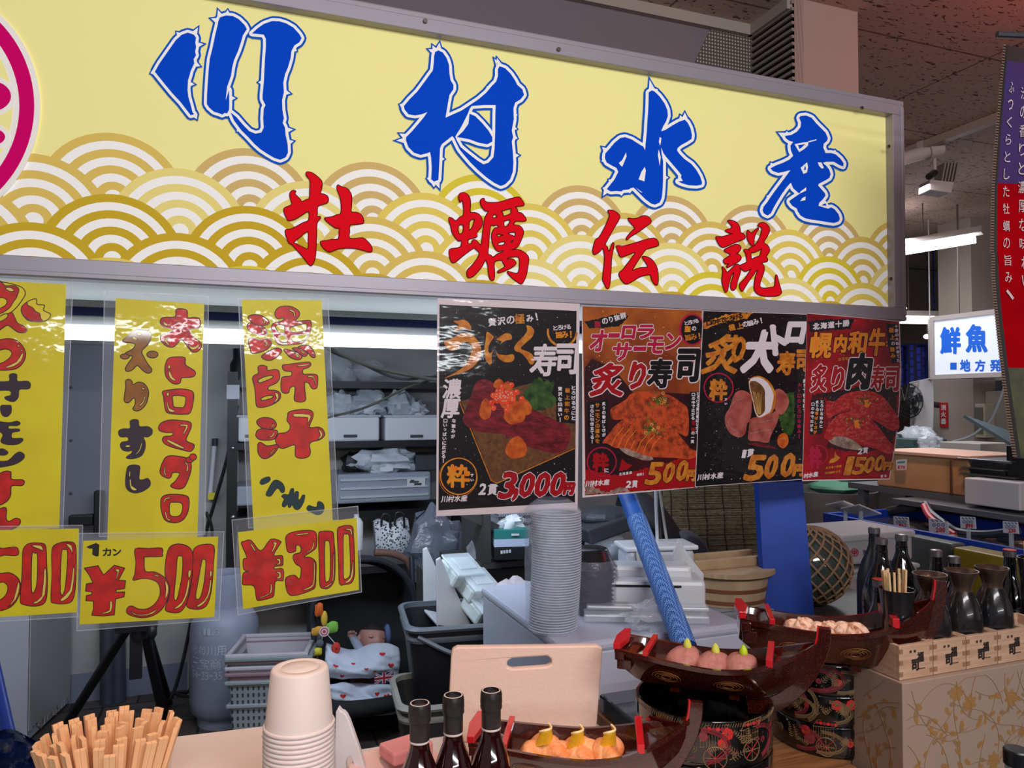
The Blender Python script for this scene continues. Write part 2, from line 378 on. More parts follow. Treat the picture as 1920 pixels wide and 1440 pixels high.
# lettering
FS = Flat(SY)
M_BLUE, M_BLUE2, M_WHT = signmat('sign_blue', (0,66,190), SIGN_E*1.1), signmat('sign_blue_edge', (10,80,184), SIGN_E), signmat('sign_white', (236,234,230))
M_RED, M_REDEDGE = signmat('sign_red', (222,8,28), SIGN_E*.75), signmat('sign_red_edge', (84,8,14), .05)
def big(name, loops, spikes, extra=()):
    mb = MB(); allp = loops + list(extra)
    rw, rb = 5.4, 9.4
    FS.dil(mb, [loops[0]], rb, .0012, 1)
    for lp in loops[1:]: FS.dil(mb, [lp], rb, .0012, 1, False)
    FS.dil(mb, loops, rw, .0016, 2); FS.fill(mb, loops, .0020, 0)
    for e in extra: FS.dil(mb, [e], rb, .0012, 1); FS.dil(mb, [e], rw, .0016, 2); FS.fill(mb, [e], .0021, 0)
    for tip in spikes:
        d, q = nearest(loops, tip); ux, uy = (tip[0]-q[0])/d, (tip[1]-q[1])/d
        mb.add([FS.pt(*tip, .0013), FS.pt(q[0]+ux*4-uy*8, q[1]+uy*4+ux*8, .0013), FS.pt(q[0]+ux*4+uy*8, q[1]+uy*4-ux*8, .0013)], [(0,1,2)], 1)
        t2 = (q[0]+ux*d*.72, q[1]+uy*d*.72)
        mb.add([FS.pt(*t2, .0017), FS.pt(q[0]+ux*2-uy*5.5, q[1]+uy*2+ux*5.5, .0017), FS.pt(q[0]+ux*2+uy*5.5, q[1]+uy*2-ux*5.5, .0017)], [(0,1,2)], 2)
    return under(mb.build(name, [M_BLUE, M_BLUE2, M_WHT]), sign)
def bigh(name, main, holes, extra, spikes):   # holes are cut only out of the blue fill; where they are wide the panel shows
    mb = MB(); rw, rb = 5.4, 9.4; loops = [main]+holes
    vs_loops = loops
    FS.dil(mb, loops, rb, .0012, 1); FS.dil(mb, loops, rw, .0016, 2); FS.fill(mb, loops, .0020, 0)
    for e in extra: FS.dil(mb, [e], rb, .00122, 1); FS.dil(mb, [e], rw, .00162, 2); FS.fill(mb, [e], .0021, 0)
    for tip in spikes:
        d, q = nearest([main], tip); ux, uy = (tip[0]-q[0])/d, (tip[1]-q[1])/d
        mb.add([FS.pt(*tip, .0013), FS.pt(q[0]+ux*4-uy*8, q[1]+uy*4+ux*8, .0013), FS.pt(q[0]+ux*4+uy*8, q[1]+uy*4-ux*8, .0013)], [(0,1,2)], 1)
        t2 = (q[0]+ux*d*.72, q[1]+uy*d*.72)
        mb.add([FS.pt(*t2, .0017), FS.pt(q[0]+ux*2-uy*5.5, q[1]+uy*2+ux*5.5, .0017), FS.pt(q[0]+ux*2+uy*5.5, q[1]+uy*2-ux*5.5, .0017)], [(0,1,2)], 2)
    return under(mb.build(name, [M_BLUE, M_BLUE2, M_WHT]), sign)
z = lambda p: Z(270, 0, 4.5, p)
s1 = z([(92,608),(130,540),(200,440),(270,340),(320,295),(370,278),(420,295),(440,320),(434,360),(440,400),(432,440),(440,470),(420,500),(424,540),(395,600),(385,640),(372,680),(368,760),(375,820),(395,890),(410,950),(425,965),(395,975),(360,930),(310,865),(240,790),(170,705)])
s2 = z([(628,180),(640,150),(690,133),(750,138),(800,165),(850,215),(868,250),(835,300),(815,370),(795,430),(760,510),(745,570),(735,640),(700,740),(690,850),(718,760),(720,880),(718,930),(700,960),(680,955),(660,970),(640,960),(590,945),(550,910),(530,880),(532,800),(538,700),(545,600),(555,500),(580,400),(600,300),(620,220)])
s3 = z([(910,285),(960,240),(1010,205),(1080,180),(1140,182),(1200,200),(1260,235),(1310,290),(1330,325),(1310,360),(1270,385),(1245,430),(1235,500),(1215,570),(1190,630),(1175,700),(1180,780),(1165,850),(1168,930),(1180,1000),(1170,1040),(1190,1080),(1195,1140),(1212,1220),(1215,1290),(1195,1330),(1150,1350),(1100,1335),(1040,1300),(980,1260),(930,1215),(880,1160),(820,1100),(760,1020),(730,950),(780,990),(840,1060),(890,1110),(940,1130),(990,1120),(1010,1080),(1005,1000),(1010,920),(1025,890),(1000,840),(1000,800),(1010,700),(1015,600),(1020,500),(1028,400),(1028,330),(1010,295),(960,290)])
mb = MB()
for lp in (s1, s2, s3): FS.dil(mb, [lp], 9.4, .0012, 1); FS.dil(mb, [lp], 5.4, .0016, 2); FS.fill(mb, [lp], .0020, 0)
for lp, tips in ((s1, [(470,210),(262,258),(530,370),(495,568),(450,715),(455,1025),(40,625)]), (s2, [(615,60),(708,66),(540,150),(795,830)]), (s3, [(945,695),(1285,1092),(1285,1188),(1258,795),(1303,440),(770,1120)])):
    for tip in z(tips):
        d, q = nearest([lp], tip); ux, uy = (tip[0]-q[0])/d, (tip[1]-q[1])/d
        mb.add([FS.pt(*tip, .0013), FS.pt(q[0]+ux*4-uy*8, q[1]+uy*4+ux*8, .0013), FS.pt(q[0]+ux*4+uy*8, q[1]+uy*4-ux*8, .0013)], [(0,1,2)], 1)
        t2 = (q[0]+ux*d*.72, q[1]+uy*d*.72); mb.add([FS.pt(*t2, .0017), FS.pt(q[0]+ux*2-uy*5.5, q[1]+uy*2+ux*5.5, .0017), FS.pt(q[0]+ux*2+uy*5.5, q[1]+uy*2-ux*5.5, .0017)], [(0,1,2)], 2)
under(mb.build('blue_lettering', [M_BLUE, M_BLUE2, M_WHT]), sign)
z = lambda p: Z(730, 70, 4.8, p)
bigh('blue_lettering', z([(410,135),(440,120),(480,140),(515,190),(535,250),(540,330),(550,390),(575,430),(575,470),(540,520),(525,600),(510,690),(505,725),(560,700),(650,660),(740,600),(800,560),(870,500),(920,440),(960,400),(975,350),(975,290),(990,262),(1040,280),(1090,330),(1130,390),(1150,430),(1195,470),(1210,520),(1180,560),(1130,590),(1115,640),(1118,740),(1100,840),(1112,900),(1100,940),(1110,1040),(1115,1130),(1110,1210),(1085,1280),(1040,1325),(1000,1340),(940,1310),(870,1260),(800,1200),(730,1130),(670,1060),(630,1010),(600,950),(583,912),(565,890),(520,925),(470,965),(455,1000),(450,1100),(445,1200),(440,1285),(400,1300),(375,1280),(380,1180),(375,1090),(365,1035),(340,1045),(280,1060),(220,1040),(170,990),(148,930),(150,900),(200,850),(260,780),(310,720),(340,675),(290,695),(230,705),(170,695),(135,650),(130,620),(180,560),(250,490),(310,410),(360,340),(390,300),(398,230),(402,170)]),
    [z([(740,620),(850,612),(955,612),(952,700),(950,860),(945,1000),(935,1080),(890,1130),(845,1145),(790,1110),(700,1040),(640,990),(606,930),(592,895),(650,800),(700,700),(725,640)])],
    [z([(720,690),(770,710),(830,770),(890,840),(925,900),(925,940),(880,965),(800,950),(720,920),(640,905),(604,900),(660,850),(710,780)])],
    z([(375,50),(455,22),(325,100),(925,170),(958,160),(75,600),(25,930),(65,855),(1190,1062),(1165,830),(1168,915),(515,1098),(460,1390),(400,1370),(320,1270),(1165,700),(865,435)]))
z = lambda p: Z(1110, 140, 5.54, p)
bigh('blue_lettering', z([(585,185),(620,165),(650,180),(700,230),(750,300),(780,370),(785,430),(765,490),(735,540),(715,590),(760,575),(830,530),(900,490),(960,470),(990,500),(1020,560),(1035,630),(1030,670),(985,700),(920,735),(885,765),(880,790),(910,830),(960,880),(1030,930),(1080,990),(1120,1060),(1140,1120),(1135,1145),(1080,1155),(1000,1150),(930,1130),(890,1110),(940,1105),(920,1070),(925,1045),(890,1000),(830,930),(770,860),(740,820),(715,760),(720,830),(735,900),(735,1000),(735,1100),(730,1200),(722,1280),(700,1330),(650,1352),(610,1340),(550,1295),(500,1245),(450,1195),(430,1175),(400,1180),(380,1195),(320,1200),(300,1215),(250,1210),(190,1215),(150,1190),(190,1140),(230,1090),(270,1010),(250,970),(200,945),(150,915),(130,870),(135,820),(180,770),(230,710),(290,660),(340,650),(410,675),(480,720),(530,750),(545,780),(555,700),(565,600),(570,500),(578,400),(583,300)]),
    [], [], z([(585,10),(690,140),(540,180),(962,365),(905,400),(80,735),(80,910),(95,1288),(90,1175),(155,1080),(815,1070),(305,1278),(400,1250),(1085,1195)]))
mb = MB()
for h in ([(350,810),(355,850),(310,960),(290,940),(275,920),(310,890)], [(545,960),(555,1000),(540,1110),(480,1090),(510,1010)], [(690,780),(710,860),(700,950),(680,830)], [(700,650),(716,660),(712,700),(704,740),(690,700)], [(545,720),(552,740),(546,790),(535,740)], [(450,1175),(520,1225),(500,1222)]): FS.fill(mb, [z(h)], .0022)
z = lambda p: Z(1410, 190, 5.76, p)
bigh('blue_lettering', z([(505,180),(520,160),(580,155),(640,180),(690,240),(740,290),(790,340),(815,400),(805,430),(770,460),(765,500),(790,560),(850,560),(900,575),(950,620),(985,670),(980,705),(940,690),(880,655),(800,655),(760,665),(800,700),(830,740),(845,790),(830,830),(780,860),(720,890),(710,910),(745,950),(780,990),(790,1020),(760,1060),(720,1100),(715,1130),(780,1150),(820,1160),(850,1145),(890,1170),(930,1220),(945,1270),(930,1300),(880,1315),(800,1305),(720,1290),(640,1280),(570,1265),(520,1235),(490,1190),(480,1160),(430,1130),(400,1090),(400,1075),(450,1040),(510,1000),(490,985),(440,940),(415,880),(370,930),(320,1000),(270,1080),(230,1150),(200,1210),(165,1235),(125,1215),(110,1180),(120,1140),(160,1090),(200,1030),(250,960),(310,880),(370,800),(410,745),(350,760),(280,775),(220,755),(195,725),(250,695),(330,665),(400,630),(440,590),(415,530),(410,480),(440,440),(400,430),(360,400),(350,375),(420,365),(480,330),(520,280),(525,230)]),
    [], [], z([(250,325),(368,305),(188,645),(158,700),(900,508),(975,1305),(205,1262),(1005,740),(140,1010)]))
for h in ([(455,465),(530,450),(605,440),(600,480),(555,520),(505,550),(480,510)], [(590,660),(600,710),(590,770),(550,785),(520,720)], [(705,660),(745,662),(770,720),(750,730),(720,700)], [(580,930),(580,965),(540,985),(505,1000),(520,975)], [(575,1030),(570,1070),(515,1080),(540,1045)], [(600,435),(690,412),(692,422),(610,445)], [(715,1130),(790,1075),(830,1130),(815,1160)]): FS.fill(mb, [z(h)], .0022)
under(mb.build('white_lettering', M_WHT), sign)
mb = MB()
for h in ([(490,475),(570,465),(510,520)], [(570,690),(578,740),(553,745)], [(745,1125),(785,1100),(800,1130)]): FS.fill(mb, [z(h)], .0024)
under(mb.build('blue_lettering', M_BLUE), sign)
def red(loops, ox, oy, s, holes=()):
    mb = MB()
    lps = [smooth(Z(ox, oy, s, l), 2) for l in loops]; hs = [smooth(Z(ox, oy, s, h), 2) for h in holes]
    FS.dil(mb, [lps[0]]+hs, 1.6, .0024, 1); FS.fill(mb, [lps[0]]+hs, .0027, 0)
    for l in lps[1:]: FS.dil(mb, [l], 1.6, .0024, 1); FS.fill(mb, [l], .0027, 0)
    under(mb.build('red_lettering', [M_RED, M_REDEDGE]), sign)
red([[(390,105),(420,95),(480,115),(550,170),(595,220),(600,270),(590,330),(575,385),(620,395),(670,420),(685,465),(670,505),(610,525),(540,555),(535,640),(530,700),(570,695),(575,720),(530,780),(525,900),(520,1050),(515,1180),(495,1290),(460,1350),(425,1335),(350,1240),(270,1150),(200,1070),(160,1050),(125,970),(110,900),(120,875),(170,870),(250,835),(350,780),(425,745),(425,620),(330,670),(240,725),(160,745),(130,720),(95,640),(90,595),(110,575),(170,550),(200,525),(185,470),(170,410),(180,365),(215,345),(245,355),(230,385),(270,430),(310,470),(325,500),(390,470),(435,450),(440,350),(445,230),(430,180),(395,145)],
  [(820,272),(870,300),(930,315),(980,370),(1000,440),(995,560),(992,635),(1060,640),(1120,665),(1155,720),(1160,770),(1140,785),(1060,795),(975,805),(970,900),(965,990),(1060,995),(1150,985),(1210,1030),(1260,1090),(1275,1145),(1255,1170),(1190,1155),(1080,1125),(960,1115),(850,1120),(780,1140),(710,1168),(660,1150),(610,1100),(585,1050),(595,1030),(660,1025),(740,1005),(825,1000),(835,900),(840,850),(790,845),(720,800),(660,750),(640,720),(660,712),(740,700),(800,675),(858,660),(865,560),(855,460),(835,390),(810,330),(808,290)]], 520, 310, 7.2,
  [[(415,885),(420,1010),(418,1135),(340,1110),(260,1070),(215,1040),(300,970)]])
red([[(225,150),(250,100),(310,95),(360,130),(385,190),(388,280),(385,370),(450,375),(510,400),(550,460),(555,540),(530,590),(480,650),(480,710),(430,730),(360,750),(355,820),(410,810),(420,770),(450,760),(490,790),(540,840),(560,740),(580,560),(600,450),(630,390),(655,350),(610,345),(570,310),(540,250),(535,200),(570,172),(585,180),(590,210),(640,230),(750,232),(850,215),(950,180),(1060,155),(1095,165),(1130,215),(1150,250),(1140,268),(1090,275),(1020,285),(1050,320),(1065,370),(1110,380),(1150,420),(1178,465),(1165,488),(1100,490),(1030,490),(1000,545),(1060,555),(1110,580),(1140,640),(1130,700),(1090,800),(1040,870),(945,905),(1060,900),(1140,930),(1200,985),(1215,1040),(1200,1150),(1180,1260),(1140,1350),(1115,1380),(1070,1360),(990,1300),(930,1240),(920,1210),(960,1220),(1040,1240),(1080,1210),(1090,1120),(1090,1030),(1060,995),(1000,995),(930,1005),(905,1040),(960,1030),(1010,1050),(1035,1090),(1000,1130),(930,1170),(850,1205),(790,1222),(785,1205),(850,1165),(885,1135),(855,1080),(840,1050),(780,1045),(725,1080),(728,1180),(728,1290),(710,1330),(670,1310),(650,1220),(640,1120),(620,1060),(600,1040),(560,1120),(500,1200),(430,1270),(365,1292),(345,1250),(350,1190),(400,1140),(460,1070),(505,1000),(520,940),(470,890),(440,870),(350,930),(260,1000),(190,1060),(145,1080),(115,1050),(95,970),(95,910),(120,888),(190,880),(250,860),(270,800),(260,765),(220,770),(170,710),(130,640),(115,560),(90,480),(95,445),(130,455),(185,495),(240,440),(295,410),(297,300),(285,220),(270,185),(245,220)]], 830, 350, 7.58,
  [[(215,555),(290,545),(285,655),(225,675)], [(375,490),(450,460),(440,520),(415,590),(370,630)], [(735,385),(775,440),(695,450)], [(820,350),(960,310),(970,330),(968,385),(920,410),(860,425),(845,375)], [(680,545),(720,550),(775,545),(795,590),(745,590),(710,640),(695,700),(705,790),(745,880),(790,920),(850,905),(850,935),(780,960),(710,1010),(680,980),(635,960),(645,850),(655,700),(665,600)], [(865,490),(960,475),(920,560),(870,575)], [(765,670),(870,690),(820,708),(780,720)], [(920,660),(1030,645),(1020,720),(990,700),(950,690)], [(780,800),(880,775),(870,830),(790,840)], [(965,775),(1005,765),(985,800),(960,795)]])
red([[(320,120),(370,120),(430,145),(480,190),(485,230),(450,300),(400,380),(350,470),(300,560),(265,635),(300,670),(325,745),(355,690),(385,612),(400,620),(390,690),(370,790),(360,900),(355,1020),(345,1150),(330,1260),(310,1285),(290,1270),(250,1190),(238,1150),(250,1020),(265,880),(262,770),(235,680),(190,730),(120,775),(95,755),(92,700),(110,620),(140,550),(180,530),(240,430),(290,330),(330,230),(340,180),(320,145)],
  [(620,238),(680,248),(760,238),(820,210),(870,203),(920,220),(955,265),(950,300),(900,340),(820,400),(740,455),(650,510),(600,555),(595,530),(640,470),(700,410),(725,390),(690,340),(640,285)],
  [(445,655),(520,660),(620,640),(740,605),(850,570),(950,545),(1010,540),(1050,570),(1070,620),(1060,645),(980,670),(890,695),(840,750),(780,840),(710,950),(670,1025),(730,1005),(810,980),(915,972),(890,910),(850,850),(832,815),(880,815),(950,845),(1010,910),(1050,1000),(1062,1100),(1060,1210),(1040,1235),(1010,1215),(970,1150),(950,1080),(880,1085),(790,1110),(700,1165),(620,1210),(570,1212),(520,1160),(485,1095),(490,1050),(540,1010),(600,930),(670,840),(730,745),(650,765),(560,800),(510,812),(480,770)]], 1100, 380, 8)
red([[(765,200),(790,165),(840,152),(890,170),(930,215),(945,270),(925,330),(890,395),(850,465),(910,510),(945,570),(935,620),(890,690),(910,720),(910,760),(870,770),(810,790),(850,830),(860,890),(845,960),(810,1050),(790,1130),(800,1180),(860,1195),(960,1185),(1030,1165),(1040,1080),(1050,990),(1065,1000),(1090,1100),(1130,1230),(1130,1270),(1080,1305),(980,1315),(870,1312),(780,1290),(725,1240),(708,1180),(715,1080),(740,980),(765,905),(740,905),(700,960),(620,1070),(550,1180),(515,1235),(490,1210),(475,1150),(490,1110),(560,1040),(620,950),(660,880),(570,920),(520,895),(475,855),(470,840),(520,815),(590,780),(590,720),(570,630),(545,590),(570,578),(640,595),(620,575),(660,545),(720,510),(770,440),(815,340),(830,240),(800,210)],
  [(290,122),(350,120),(420,150),(470,220),(485,310),(530,330),(555,370),(545,405),(480,430),(380,470),(290,510),(220,538),(170,520),(130,465),(105,400),(110,375),(180,380),(280,355),(375,325),(310,310),(258,285),(262,268),(320,255),(355,220),(335,180)],
  [(240,575),(310,545),(390,505),(440,500),(480,525),(490,560),(460,610),(410,650),(450,655),(490,690),(485,735),(430,780),(350,825),(290,855),(268,845),(300,815),(310,800),(250,800),(225,775),(225,740),(270,710),(330,660),(280,625),(240,600)],
  [(200,855),(240,895),(275,945),(330,900),(400,830),(440,815),(465,835),(480,900),(475,960),(440,1060),(415,1170),(385,1215),(355,1215),(335,1180),(340,1110),(370,1020),(385,930),(340,980),(305,1090),(280,1210),(258,1250),(240,1235),(210,1150),(195,1070),(205,980),(210,910)],
  [(605,275),(660,320),(755,240),(768,255),(730,310),(705,380),(695,450),(690,520),(640,480),(600,410),(595,340)]], 1330, 400, 8.47,
  [[(650,625),(700,620),(770,590),(825,560),(815,610),(795,680),(720,705),(660,735)]])
# round crest, cut by the edge of the photograph
M_MAG, M_CRW = signmat('crest_magenta', (206,0,104), SIGN_E*.7), signmat('crest_white', (232,228,222), SIGN_E)
mb = MB(); c = (-158, 200)
FS.disc(mb, c, 234, .0030, 1, 96); FS.disc(mb, c, 223, .0034, 0, 96); FS.disc(mb, c, 195, .0038, 1, 96); FS.disc(mb, c, 183, .0042, 2, 96)
for cx, cy, rx, ry in ((-18, 182, 40, 29), (-24, 258, 35, 18)):
    FS.disc(mb, (cx, cy), rx+9, .0046, 1, 28, ry+9); FS.disc(mb, (cx, cy), rx, .0050, 0, 28, ry)
under(mb.build('crest', [M_MAG, M_CRW, MATS['sign_yellow']]), sign)
mb = MB(); mb.box((3, -10.05, 1.65), (14, .1, 3.3)); struct(mb.build('wall_front', MATS['far_wall']))
# ------------------------------------------------------------ hand-lettered yellow menu strips and price cards in clear film
M_YEL = M('card_yellow', (232,218,22), .5, coat=.5, cbump=(14, .12), var=(9, (222,204,18)))
M_FILM = M('laminate_film', (214,220,232), .08, alpha=.16, cbump=(20, .2))
M_FILMEDGE = M('laminate_edge', (226,232,242), .15, alpha=.5)
M_CRED = M('marker_red', (222,28,16), .5, coat=.5, cbump=(14, .12), var=(30, (186,16,18)))
M_CBRN = M('marker_brown', (168,104,22), .5, coat=.5, var=(30, (140,84,22)))
M_CPUR = M('marker_purple', (52,30,52), .5, coat=.4)
M_CGRN = M('marker_dark_green', (18,52,58), .5, coat=.4)
M_INK = M('marker_black', (28,16,14), .5, coat=.4)
M_CHL = M('paper_highlight', (238,216,96), .5, coat=.4)
def film(root, q, Y, name='film'):
    fl = Flat(Y); mb = MB()
    mb.add([fl.pt(x, y, 0) for x, y in q], [(0,1,2,3)], 0)
    for i in range(4): fl.cap(mb, q[i], q[(i+1)%4], .7, .7, .0001, 1)
    under(mb.build(name, [M_FILM, M_FILMEDGE]), root)
def card(kind, label, Y, quad, fquad, items, text=()):
    """items: (material, outline radius, [loops in px], [holes], [highlights])"""
    fl = Flat(Y); c = fl.pt(*quad[0], 0)
    root = thing(kind, label, 'menu strip' if 'strip' in kind else 'price card', c)
    mb = MB(); mb.prism([fl.pt(x, y, 0) for x, y in quad], (0, .0005, 0)); under(mb.build('paper', M_YEL), root)
    film(root, fquad, Y+.0012, 'film')
    for ii, (mat, r, loops, holes, hls) in enumerate(items):
        mb = MB(); lps = [smooth(l, 3) if r >= 0 else l for l in loops]; hs = [smooth(h, 3) for h in holes]; r = abs(r)
        for i, l in enumerate(lps):
            ex = hs if i == 0 else []; k = i*.00012 + (.0007 if ii and items[0][0].name == 'paper_open' else 0)
            FLd = [l]+ex
            fl.dil(mb, FLd, r, .0003+k, 1, False); fl.fill(mb, FLd, .0004+k, 0)
            fl.dil(mb, FLd, r*.75, .00049+k, 1, False)
        for h in hls: h = smooth(h, 2); fl.fill(mb, [h], .00175, 2); fl.dil(mb, [h], .5, .00185, 1, False)
        under(mb.build('lettering', [mat, M_INK, M_CHL]), root)
    return root, fl
def ov(cx, cy, rx, ry, ox, oy, s, n=10): return Z(ox, oy, s, [(cx+rx*math.cos(k*2*math.pi/n), cy+ry*math.sin(k*2*math.pi/n)) for k in range(n)])
z = lambda *ls: [Z(0, 510, 5.76, l) for l in ls]
z2 = lambda *ls: [Z(0, 750, 3.43, l) for l in ls]
OUT = M('paper_open', (236,212,20), .5, coat=.5)
card('menu_strip', 'yellow menu strip with a cracked-egg shape and salmon lettering, beside the white cabinet', 1.945,
  [(-90,522),(124,533),(111,990),(-90,1003)], [(-95,515),(137,526),(117,1010),(-95,1020)],
  [(OUT, 1.0, z([(-60,110),(20,108),(150,135),(240,170),(275,230),(240,300),(180,380),(110,440),(40,455),(-60,470)], [(300,320),(390,290),(400,350),(480,360),(470,415),(545,455),(520,510),(460,532),(390,535),(300,520),(240,450),(235,380)]), [], []),
   (M_CRED, .9, z([(-60,120),(20,115),(60,150),(160,150),(205,190),(180,270),(140,330),(110,380),(60,420),(0,450),(-60,460)], [(90,450),(130,440),(150,470),(190,550),(250,580),(295,620),(270,650),(200,650),(140,610),(80,575),(0,625),(-60,640),(-60,560),(20,530),(80,490)], [(235,380),(290,330),(300,360),(350,385),(390,430),(430,450),(440,500),(460,530),(390,535),(300,510),(240,450)], ), z([(-20,290),(30,275),(75,305),(70,350),(20,385),(-20,390)]), z([(60,175),(120,170),(155,205),(110,210)])),
   (M_CRED, .9, z([(-60,760),(40,725),(140,725),(220,770),(275,860),(265,950),(200,1030),(100,1057),(-60,1050),(-60,980),(0,990),(80,950),(130,890),(110,845),(50,832),(-60,850)]), [], z([(235,885),(255,885),(230,960),(150,1020),(70,1035),(65,1025),(180,970)], [(190,790),(210,790),(215,808),(198,806)], [(222,840),(240,840),(242,855),(228,852)])),
   (M_CPUR, .5, z([(-60,1190),(95,1180),(100,1115),(140,1095),(185,1110),(190,1180),(290,1175),(330,1205),(325,1250),(290,1265),(210,1270),(200,1350),(150,1400),(80,1385),(50,1355),(80,1340),(115,1330),(105,1280),(-60,1275)])+z2([(5,38),(45,33),(73,38),(70,85),(40,108),(10,90)], [(-20,140),(60,145),(110,135),(132,150),(110,165),(60,165),(60,185),(120,185),(125,200),(80,210),(80,245),(140,245),(147,262),(110,285),(40,285),(5,265),(20,220),(-20,190)], [(0,315),(25,315),(53,335),(40,352),(10,355),(-10,345)], [(100,345),(130,333),(157,350),(150,380),(90,415),(-20,432),(-20,395),(50,390)]), [], []),
   (M_CRED, .9, z2([(5,470),(40,457),(72,465),(75,510),(140,512),(158,528),(140,550),(75,552),(70,610),(40,655),(-20,665),(-20,500)], [(0,700),(30,690),(43,705),(40,760),(60,780),(100,760),(130,770),(125,800),(80,830),(20,845),(-20,835),(-20,720)]), [], [])])
card('price_card', 'yellow price card reading 500 in red, under the egg-shape menu strip', 1.937,
  [(-90,996),(148,991),(144,1148),(-90,1163)], [(-95,988),(155,985),(151,1156),(-95,1171)],
  [(M_CRED, .9, z2([(-60,960),(20,955),(100,945),(120,975),(105,1000),(0,1005),(-10,1110),(60,1110),(120,1150),(132,1220),(100,1300),(40,1345),(-60,1360),(-60,1290),(0,1285),(40,1250),(50,1200),(20,1170),(-60,1165)]), [], z2([(118,1170),(128,1200),(105,1280),(50,1330),(90,1280)])),
   (M_CRED, .9, z2([(150,960),(190,922),(270,922),(295,945),(300,1050),(305,1200),(290,1300),(230,1325),(150,1315),(130,1285),(140,1150),(145,1040)]), z2([(205,1000),(225,985),(242,1000),(240,1150),(225,1225),(203,1225)]), z2([(285,1095),(298,1095),(290,1250),(240,1305),(215,1300),(270,1260)], [(200,935),(265,935),(278,970),(262,960)])),
   (M_CRED, .9, z2([(335,960),(380,920),(450,912),(485,935),(490,1050),(485,1200),(465,1290),(410,1310),(345,1305),(328,1280),(335,1120)]), z2([(395,985),(415,962),(435,975),(430,1100),(415,1230),(388,1235)]), z2([(470,1085),(480,1085),(465,1230),(410,1290),(390,1280),(450,1220)], [(425,925),(462,935),(468,990),(455,960)]))])
z = lambda *ls: [Z(190, 540, 6, l) for l in ls]
z2 = lambda *ls: [Z(190, 770, 5.76, l) for l in ls]
